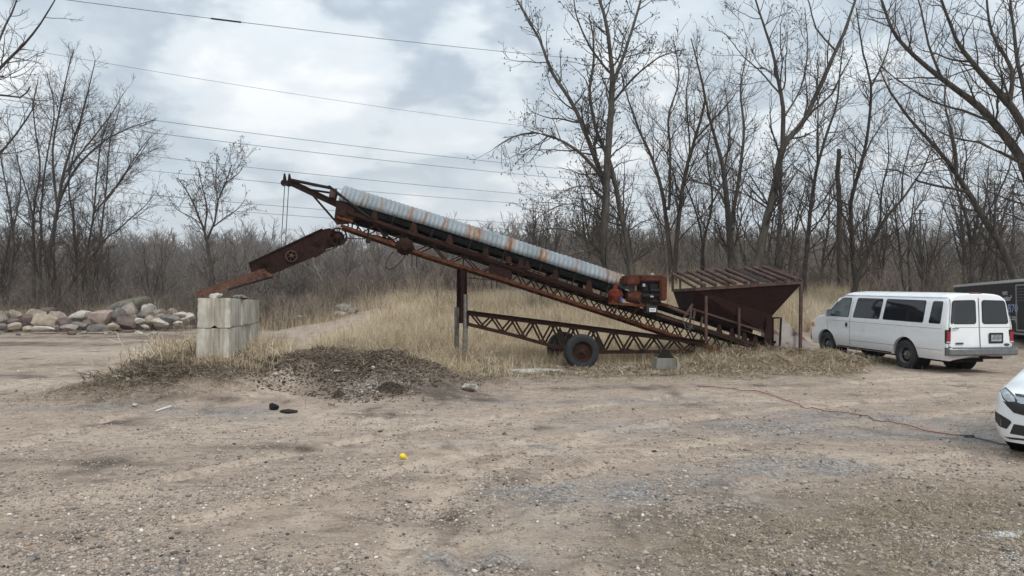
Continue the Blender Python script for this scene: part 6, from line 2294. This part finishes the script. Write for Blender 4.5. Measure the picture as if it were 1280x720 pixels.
def wall():
    a, b = v3((*WALL_A, 0)), v3((*WALL_B, 0))
    d = unit(b - a); ang = math.atan2(d[1], d[0])
    start = a - d * .30
    H = .595; z0 = .665
    names = ["nearest", "middle", "farthest"]
    for lvl in range(2):
        for i in range(3):
            Ln = 1.80
            c = start + d * (Ln / 2 + i * (Ln + .015))
            off = v3((-d[1], d[0], 0)) * (.02 * ((i + lvl) % 2) - .01 + (.02 if lvl == 0 else 0))
            lab = ("nearest block of the %s course, its grooved end facing the yard" if i == 0 else "middle block of the %s course of the wall" if i == 1 else "farthest block of the %s course of the wall") % ("upper" if lvl else "lower")
            lab = "grey white concrete block, " + lab if i else "weathered pale concrete block, " + lab
            make_block("concrete_block", tuple(c + off + ZU * (z0 + lvl * (H + .012))), ang + (.008 if (i + lvl) % 2 else -.006), Ln, .61, H,
                       'concrete' if (i + lvl) % 2 else 'concrete', lab, "concrete blocks stacked in the low wall", 10 + i + 3 * lvl)
    return start, d


wall()


# ------------------------------------------------------------------ stones
def rock_mesh(seed, dims, cuts=9, sub=4, rough=.05):
    cuts = int(cuts * 1.7)
    rng = np.random.default_rng(seed)
    bm = bmesh.new(); bmesh.ops.create_icosphere(bm, subdivisions=sub, radius=1.0)
    V = np.array([v.co[:] for v in bm.verts]); F = np.array([[v.index for v in f.verts] for f in bm.faces]); bm.free()
    for _ in range(cuts):
        n = unit(rng.normal(size=3)); dd = rng.uniform(.55, .86)
        s = V @ n
        over = s > dd
        V[over] -= np.outer(s[over] - dd, n) * .92
    nn = fbm(V[:, 0] * 1.7 + V[:, 2] * .9 + seed, V[:, 1] * 1.7 - V[:, 2] * 1.3, seed, 4, .55)
    V *= (1 + nn * rough * 2.6)[:, None]
    V *= np.array(dims) / 2 / np.array([.85, .85, .85])
    return V, F


def rock(name, loc, dims, rz, ry, mat, label, cat, group=None, seed=0, cuts=9, rough=.05, sub=4):
    V, F = rock_mesh(seed, dims, cuts, sub, rough)
    me = np_mesh(name, V, F, M[mat], True)
    me.set_sharp_from_angle(angle=math.radians(24))
    o = link(name, me); o.location = loc; o.rotation_euler = (0, ry, rz)
    return tag(o, label, cat, group)


def boulders():
    # px, py(centre), width px, height px, material, rotation, label
    Bs = [
        (156, 384, 52, 14, 'st_olive', -.28, "long smooth olive grey boulder lying along the top of the heap"),
        (171, 383, 18, 14, 'st_pink', 0, "pale pinkish boulder on the very top right of the heap"),
        (164, 390, 20, 18, 'st_grey', 0, "big rounded light grey boulder just under the heap's top"),
        (184, 388, 16, 14, 'st_white', 0, "pale grey white boulder right of the top one"),
        (199, 392, 12, 12, 'st_grey', 0, "grey boulder at the right shoulder of the heap"),
        (149, 394, 17, 14, 'st_dark', 0, "blue grey rounded boulder below the long olive one"),
        (160, 404, 24, 17, 'st_red', 0, "dark reddish brown boulder at the foot of the heap's middle"),
        (128, 397, 30, 20, 'st_pink', .1, "large tan pink boulder on the heap's left part"),
        (103, 396, 30, 12, 'st_white', -.35, "pale sloping slab left of the tan pink boulder"),
        (180, 395, 14, 9, 'st_dark', 0, "dark flat stone between pale ones right of centre"),
        (173, 401, 12, 7, 'st_white', 0, "small whitish stone right of the reddish boulder"),
        (187, 400, 13, 8, 'st_tan', 0, "small tan stone in front of the dark flat one"),
        (200, 403, 18, 9, 'st_white', .2, "pale angular stone at the heap's right foot"),
        (213, 399, 22, 11, 'st_dark', .1, "dark grey slab between the heap and the pale rubble"),
        (97, 406, 22, 9, 'st_dark', .1, "dark slate stone at the left foot of the heap"),
        (122, 410, 26, 7, 'st_dark', 0, "long flat blue grey stone lying in front"),
        (141, 408, 12, 10, 'st_tan', 0, "round cream stone beside the long flat one"),
        (110, 404, 12, 10, 'st_red', 0, "brown stone wedged left of the tan pink boulder"),
        (137, 390, 12, 9, 'st_red', 0, "rusty brown stone near the long olive boulder's end"),
        (45, 394, 24, 15, 'st_tan', 0, "wide tan boulder at the middle of the left row"),
        (58, 390, 15, 13, 'st_red', 0, "brown boulder behind the wide tan one"),
        (70, 397, 24, 16, 'st_pink', 0, "large pinkish tan boulder in the left row"),
        (54, 403, 30, 16, 'st_tan', .1, "broad pale tan boulder in front in the left row"),
        (33, 400, 20, 12, 'st_red', 0, "dark brown boulder left of the broad pale tan one"),
        (15, 397, 18, 14, 'st_tan', 0, "light tan boulder near the left edge"),
        (2, 399, 16, 16, 'st_grey', 0, "grey boulder cut by the left edge"),
        (18, 402, 22, 9, 'st_red', 0, "low brown stone below the light tan boulder"),
        (16, 408, 22, 8, 'st_tan', 0, "low flat tan stone near the left edge"),
        (54, 411, 22, 8, 'st_white', 0, "low whitish stone at the foot of the left row"),
        (80, 405, 14, 14, 'st_red', 0, "reddish grey boulder at the right end of the left row"),
        (87, 410, 18, 7, 'st_grey', 0, "low grey stone between the left row and the heap"),
        (70, 410, 9, 7, 'st_dark', 0, "small dark stone in the gap by the whitish one"),
        (36, 411, 12, 6, 'st_tan', 0, "small tan stone at the left row's foot"),
        (3, 408, 10, 8, 'st_dark', 0, "small dark stone at the left edge"),
        (215, 390, 11, 8, 'st_pink', 0, "pinkish stone at the back right of the heap"),
        (227, 394, 16, 7, 'st_white', .1, "pale stone in the rubble left of the block wall"),
        (238, 396, 12, 8, 'st_white', 0, "whitish stone nearest the block wall"),
        (229, 400, 12, 6, 'st_tan', 0, "tan stone in front of the rubble by the wall"),
        (222, 404, 10, 5, 'st_white', 0, "small flat white stone before the rubble"),
        (181, 408, 9, 4, 'st_white', .4, "small cream wedge lying alone before the heap"),
    ]
    g = "field stones of the boulder heap"
    for i, (px, py, w, h, m, rot, lab) in enumerate(Bs):
        Y = 44.0 - (py - 395) * .16 + (.6 if py < 392 else 0)
        Y += 0.15 * ((i * 7) % 5 - 2)
        p = at(px, py, Y)
        sx, sz = w / F_PX * Y * 1.10, h / F_PX * Y * 1.18
        rock("boulder", p, (sx, min(sx, sz) * 1.15 + .1, sz), 0.0, rot * 1.0, m, lab, "boulder", g, 100 + i, 8 if m != 'st_olive' else 3)
    rng = np.random.default_rng(9)
    for i in range(70):
        px = rng.uniform(-8, 246); py = rng.uniform(402, 413) if px < 205 else rng.uniform(394, 405)
        Y = F_PX * 1.38 / (py - HOR + 2.0); Y = min(max(Y, 40.5), 46)
        s = rng.uniform(.18, .42)
        x = (px - CX) / F_PX * Y
        m = ['st_tan', 'st_grey', 'st_pink', 'st_white', 'st_dark', 'st_red'][int(rng.integers(6))]
        rock("rubble_stone", (x, Y, zat(x, Y) + s * .18), (s * 1.3, s, s * .7), rng.uniform(0, 3), 0, m, "small loose stone filling the gaps around the boulders", "stone", "small stones among the boulders", 300 + i, 6, sub=3)
    # base fill so boulders do not float
    for i in range(26):
        px = rng.uniform(95, 205) if i < 16 else rng.uniform(0, 85)
        Y = rng.uniform(44.2, 45.6); x = (px - CX) / F_PX * Y
        s = rng.uniform(.7, 1.15)
        zz_ = zat(x, Y) + (.25 if i < 16 else .15) + (.45 * rng.uniform() if i < 16 else 0)
        rock("boulder", (x, Y, zz_), (s, s * .9, s * .8), rng.uniform(0, 3), 0, ['st_grey', 'st_red', 'st_tan'][i % 3], "half hidden boulder inside the heap behind the front stones", "boulder", "hidden boulders of the heap", 400 + i, sub=3)


boulders()


def put_rock(name, px, py, w, h, mat, label, cat, seed, Y=None, lift=.3, rz=0, depth=None, cuts=8, sub=4, rough=.05):
    if Y is None:
        X, Y = gnd(px, py + h / 2)
        for _ in range(4):
            X, Y = gnd(px, py + h / 2, zat(X, Y))
    X = (px - CX) / F_PX * Y
    sx, sz = w / F_PX * Y, h / F_PX * Y
    return rock(name, (X, Y, zat(X, Y) + sz * lift), (sx, depth or sx * .7, sz), rz, 0, mat, label, cat, None, seed, cuts, rough, sub)


put_rock("black_lump", 343, 507.5, 12, 9, 'st_black', "round black charred lump on the gravel before the soil heap", "lump", 501, lift=.4)
put_rock("black_lump", 363, 513.5, 22, 5, 'st_black', "flat elongated black lump just right of the round one", "lump", 502, lift=.3, depth=.2)
put_rock("cobble", 415, 504, 9, 7, 'st_grey', "light grey cobble on the edge of the gravel spill", "stone", 503)
put_rock("brick_piece", 422, 471.5, 10, 4, 'st_pink', "pinkish brick piece on the soil heap", "brick", 504, Y=14.6, lift=.5, sub=3)
put_rock("cobble", 344, 474, 8, 4.5, 'st_white', "small white stone on the left slope of the soil heap", "stone", 505, Y=14.4, lift=.4)
put_rock("cobble", 467, 466.5, 5, 4.5, 'st_white', "tiny pale stone on the right slope of the soil heap", "stone", 506, Y=14.8, lift=.5)
put_rock("cobble", 162, 494, 7, 5, 'st_white', "small white stone at the left foot of the rise", "stone", 507, lift=.4)
put_rock("cobble", 170, 506, 8, 4, 'st_white', "flat white stone a step below the small one", "stone", 508, lift=.4)
put_rock("cobble", 198, 483, 9, 7, 'st_grey', "grey cobble in the litter left of the wall", "stone", 509, lift=.4)
put_rock("flat_stone", 148, 475, 13, 3.5, 'st_white', "flat pale stone in the litter far left of the wall", "stone", 510, lift=.4)
put_rock("flat_stone", 105, 493, 9, 3, 'st_white', "thin pale stone on the dirt track left", "stone", 511, lift=.4)
put_rock("concrete_lump", 587, 484, 22, 9, 'concrete_slab', "small light concrete lump on the yard before the support posts", "concrete", 512, lift=.3, cuts=14)
put_rock("concrete_slab", 667, 462, 66, 8, 'concrete_slab', "flat pale slab half sunk in the grass before the tyres", "slab", 513, Y=19.0, lift=.15, depth=1.1, cuts=10)
put_rock("timber_offcut", 785, 457.5, 24, 5, 'concrete_slab', "pale flat offcut in the straw right of the tyres", "slab", 514, Y=20.2, lift=.5, depth=.2, cuts=14)
put_rock("concrete_rubble", 441, 386, 14, 9, 'cinder', "grey concrete chunk at the right end of the pale pile in the field", "rubble", 531, Y=37.5, lift=.5, cuts=14)
put_rock("concrete_rubble", 424, 389, 18, 8, 'st_tan', "low tan chunk in front of the pale pile in the field", "rubble", 532, Y=37.2, lift=.5, cuts=14)
put_rock("concrete_rubble", 430, 382, 20, 11, 'cinder', "pile of broken pale concrete far out in the golden grass", "rubble", 515, Y=38, lift=.75)
put_rock("concrete_rubble", 385, 388, 34, 8, 'st_tan', "low slab of rubble left of the pale pile in the field", "rubble", 516, Y=39, lift=.9, rz=.2)
put_rock("concrete_rubble", 396, 398, 8, 4, 'st_white', "small pale chunk below the rubble slab in the field", "rubble", 517, Y=37, lift=.9)
put_rock("white_lump", 270, 372, 16, 6, 'st_white', "white chalky lump on top of the wall's nearest block", "lump", 518, Y=15.2, lift=.3, rough=.22).location.z = 1.92
o_ = put_rock("crumpled_scrap", 299, 373, 18, 6, 'st_dark', "dark crumpled scrap on top of the block wall under the chute", "scrap", 519, Y=16.6, rough=.3); o_.location.z = 1.91
put_rock("rubber_scrap", 328, 457.5, 8, 6, 'green', "crumpled dark green scrap on the soil heap's left slope", "scrap", 520, Y=14.9, lift=.5)
put_rock("fallen_wood", 620, 0, 1, 1, 'st_tan', "x", "x", 521) if False else None


def small_props():
    # cinder block with a dark peaked cap, right of the tyres
    p = v3((*gnd(831, 465), 0)); Y = 19.6; x = (831 - CX) / F_PX * Y; z = zat(x, Y)
    e = empty("cinder_block", (x, Y, z), "weathered grey concrete block standing in the straw under the lower truss", "concrete block")
    k = MB(); k.prism([(-.30, -.16, -.08), (.30, -.16, -.08), (.27, -.16, .36), (-.24, -.16, .36)], (0, .40, 0)); k.build("block", M['cinder'], e, bevel=.012)
    k = MB(); k.prism([(.285, -.19, -.05), (.34, -.19, -.05), (.31, -.19, .37), (.262, -.19, .37)], (0, .42, 0)); k.build("side_slab", M['concrete_slab'], e, bevel=.008)
    e2 = MB(); b = (x - .0, Y, z + .365)
    e2.prism([(-.20, -.10, 0), (.24, -.10, 0), (.17, -.10, .07), (.04, -.10, .21), (-.05, -.10, .20), (-.12, -.10, .10)], (0, .22, 0))
    o = e2.build("jack_stand", M['steel_dark'], bevel=.01); o.location = b
    tag(o, "dark peaked metal cap sitting on the grey block under the lower truss", "metal cap")
    # yellow scrap
    X, Yy = gnd(502, 577)
    rk = MB(); rk.lathe((0, 0, .02), (0, 0, 1), [(0, .02), (.015, .045), (.05, .05), (.07, .03), (.075, 0)], 9); rk.add([(.03, 0, .05), (.09, .03, .03), (.08, -.03, .02), (.05, .02, .07)], [(0, 1, 3), (0, 2, 1), (0, 3, 2), (1, 2, 3)])
    o = rk.build("plastic_scrap", M['yellow'], smooth=20); o.location = (X, Yy, zat(X, Yy)); o.rotation_euler = (.3, .2, .5); o.scale = (.75,) * 3
    tag(o, "small crumpled bright yellow plastic scrap on the open dirt", "litter")
    # white stick
    X, Yy = gnd(195, 516); k = MB(); k.beam((0, 0, .015), (.09, .32, .05), .03, .015); o = k.build("lath_piece", M['white_paper']); o.location = (X, Yy, zat(X, Yy))
    tag(o, "short white lath lying on the dirt left of the wall", "stick")
    # splinter on the heap
    k = MB(); k.tube([(0, 0, 0), (.18, .02, .14)], .022, 6, .01); o = k.build("broken_branch", M['grey_wood'], smooth=40); Y = 13.9; x = (274 - CX) / F_PX * Y
    o.location = (x, Y, zat(x, Y) + .02); o.scale = (1.4,) * 3; tag(o, "pale broken branch sticking up on the litter before the wall", "branch")
    # extension cord
    def cord(pts, mat, r, name, label, cat, seed):
        rng = np.random.default_rng(seed)
        P = []
        for a, b in pts:
            X, Y = gnd(a, b); P.append((X, Y, 0))
        S, R = smooth_line(P, [r] * len(P), .12, rng, .02)
        S[:, 2] = gz(S[:, 0], S[:, 1], True) + r * 1.3 + .012
        t = Paths(); t.add(S[None], R[None], 6)
        V, F, _ = t.arrays(); tag(link(name, np_mesh(name, V, F, M[mat], True)), label, cat)
    cord([(872, 483), (905, 486), (950, 490), (985, 500), (1015, 510), (1060, 516), (1100, 524), (1140, 531), (1165, 539), (1203, 545)], 'red_cord', .0075, "extension_cord", "long dusty red cord snaking across the gravel", "cord", 1)
    cord([(1203, 545), (1230, 550), (1262, 558), (1300, 563), (1340, 560)], 'blue_cord', .009, "extension_cord", "dark blue cord running under the sedan from the red cord's end", "cord", 2)
    X, Y = gnd(1205, 545.5); k = MB(); k.beam((0, 0, .02), (.12, -.035, .02), .032, .03); o = k.build("cord_plug", M['trim'], bevel=.008); o.location = (X, Y, zat(X, Y)); tag(o, "dark plug joining the red and the blue cord", "plug")
    # white residue
    rng = np.random.default_rng(12)
    for px, py, rx, ry, lab in ((1262, 702, .22, .10, "larger patch of white powder in the bottom right corner"), (1252, 668, .10, .04, "smaller patch of white powder above the larger one, right edge")):
        X, Y = gnd(px, py)
        n = 700
        x = X + rng.normal(0, rx, n); y = Y + rng.normal(0, ry, n) + .3 * (x - X)
        o = scatter_stones("powder_patch", np.stack([x, y], -1), rng.uniform(.006, .018, n), np.full(n, .99), M['white_paper'], rng, .4, .35)
        tag(o, lab, "powder", kind="stuff")


small_props()


def chute():
    Yc = 18.9
    a = v3(at(246, 367.5, 18.3)); b = v3(at(330, 341.5, 19.1))
    d = unit(b - a); L_ = np.linalg.norm(b - a)
    side = unit(np.cross(d, ZU)); up = unit(np.cross(side, d))
    if side[1] > 0: side = -side                      # towards the camera
    if up[2] < 0: up = -up
    k = MB()
    # trough: near wall, floor, far wall
    w, h, t = .46, .24, .02
    k.prism([a + side * w / 2 - up * h / 2, b + side * w / 2 - up * h / 2, b + side * w / 2 + up * h / 2, a + side * w / 2 + up * h * .2], -side * t)
    k.prism([a - side * w / 2 - up * h / 2, b - side * w / 2 - up * h / 2, b - side * w / 2 + up * h / 2, a - side * w / 2 + up * h * .2], side * t)
    k.prism([a + side * (w / 2 - t) - up * h * .45, b + side * (w / 2 - t) - up * h * .45, b - side * (w / 2 - t) - up * h * .45, a - side * (w / 2 - t) - up * h * .45], up * t)
    base = a - ZU * .2
    root = empty("chute", tuple(base), "rusty brown steel chute resting on the block wall below the discharge end", "chute")
    k.build("trough", M['rust_chute'], root, base, bevel=.003)
    k = MB(); k.beam(a + side * (w / 2 + .02) - up * h * .5 + d * .7, b + side * (w / 2 + .02) - up * h * .62 + d * .12, .10, .05, up=up); k.build("lower_flange", M['steel_dark'], root, base)
    k = MB(); k.beam(b + side * (w / 2) + up * .05 - d * .05, b + side * (w / 2) - up * .20 + d * .16, .03, .10, up=d); k.build("lip", M['rust_chute'], root, base)


chute()


# ------------------------------------------------------------------ overhead wires and poles
def wires():
    W = [((85, 0), (645, 66), 55, 80, "topmost and thickest overhead wire, with a dark splice sleeve", .034),
         ((150, 82), (610, 152), 75, 105, "second overhead wire from the top, faint and alone", .026),
         ((205, 152), (677, 208.5), 90, 120, "third overhead wire from the top, upper one of the first close pair", .042),
         ((195, 166.5), (672, 220), 90, 120, "fourth overhead wire from the top, lower one of the first close pair", .042),
         ((195, 196), (657, 243), 95, 125, "fifth overhead wire from the top, passing just above the boom tip", .042),
         ((195, 214), (672, 256), 95, 125, "sixth overhead wire from the top, meeting the boom tip's height", .038),
         ((185, 243.5), (660, 280), 100, 130, "seventh overhead wire from the top, crossing the hoist cables", .042),
         ((195, 256), (660, 288), 100, 130, "eighth and lowest overhead wire, close to the treetops", .040)]
    for i, (a, b, Ya, Yb, lab, r) in enumerate(W):
        A, B = v3(at(*a, Ya)), v3(at(*b, Yb))
        d = B - A
        P = []
        for t in np.linspace(-1.1, 2.4, 60):
            p = A + d * t
            p = p + ZU * (-.9 * t * (1 - t) * 1.0) * (1 if i else .8)
            P.append(p)
        tr = Paths(); P = np.array(P); tr.add(P[None], np.full((1, 60), r * .75), 6)
        V, F, _ = tr.arrays()
        root = empty("overhead_wire", tuple(P[0]), lab, "overhead wire", "overhead wires crossing the sky")
        link("conductor", np_mesh("conductor", V - P[0], F, M['wire'], True), root)
        if i == 0:
            p0, p1 = v3(at(232, 19.5, 63.5)), v3(at(267, 24, 65))
            t0 = (232 - 85) / 560; t1 = (267 - 85) / 560
            q0 = A + d * (t0 * .93) + ZU * (-.9 * t0 * (1 - t0) * .8); q1 = A + d * (t1 * .93) + ZU * (-.9 * t1 * (1 - t1) * .8)
            k = MB(); k.tube([q0, q1], .075, 8); k.build("splice", M['steel_dark'], root, tuple(P[0]), 40)
    for px, top, Y, lab in ((1150, 262, 150, "distant wooden utility pole standing in the wood above the van's middle"), (1243, 226, 170, "distant tall utility pole at the far right, left one of two"), (1266, 230, 172, "distant tall utility pole at the far right, right one of two")):
        t = v3(at(px, top, Y)); z = zat(t[0], Y)
        root = empty("utility_pole", (t[0], Y, z), lab, "utility pole", "distant utility poles")
        k = MB(); k.tube([(0, 0, -.3), (0, 0, t[2] - z)], .26, 8, .17); k.build("pole", M['bark'], root, smooth=40)
        k = MB(); k.beam((-1.4, 0, t[2] - z - .8), (1.4, 0, t[2] - z - .8), .16, .2); k.beam((-1.1, 0, t[2] - z - 2.2), (1.1, 0, t[2] - z - 2.2), .16, .2)
        k.build("crossarm", M['bark'], root)


wires()

# ------------------------------------------------------------------ damp spring air
def haze():
    k = MB()
    k.box((0, 610, 72), (2300, 1300, 160))
    hm = bpy.data.materials.new("pale haze"); hm.use_nodes = True
    t = hm.node_tree; t.nodes.clear()
    o = t.nodes.new("ShaderNodeOutputMaterial"); v = t.nodes.new("ShaderNodeVolumePrincipled")
    v.inputs["Color"].default_value = (.95, .95, .94, 1); v.inputs["Density"].default_value = .00045
    v.inputs["Anisotropy"].default_value = .2
    t.links.new(v.outputs[0], o.inputs["Volume"])
    ob = k.build("haze", hm)
    tag(ob, "thin pale haze greying the far woods", "haze", kind="stuff")


haze()
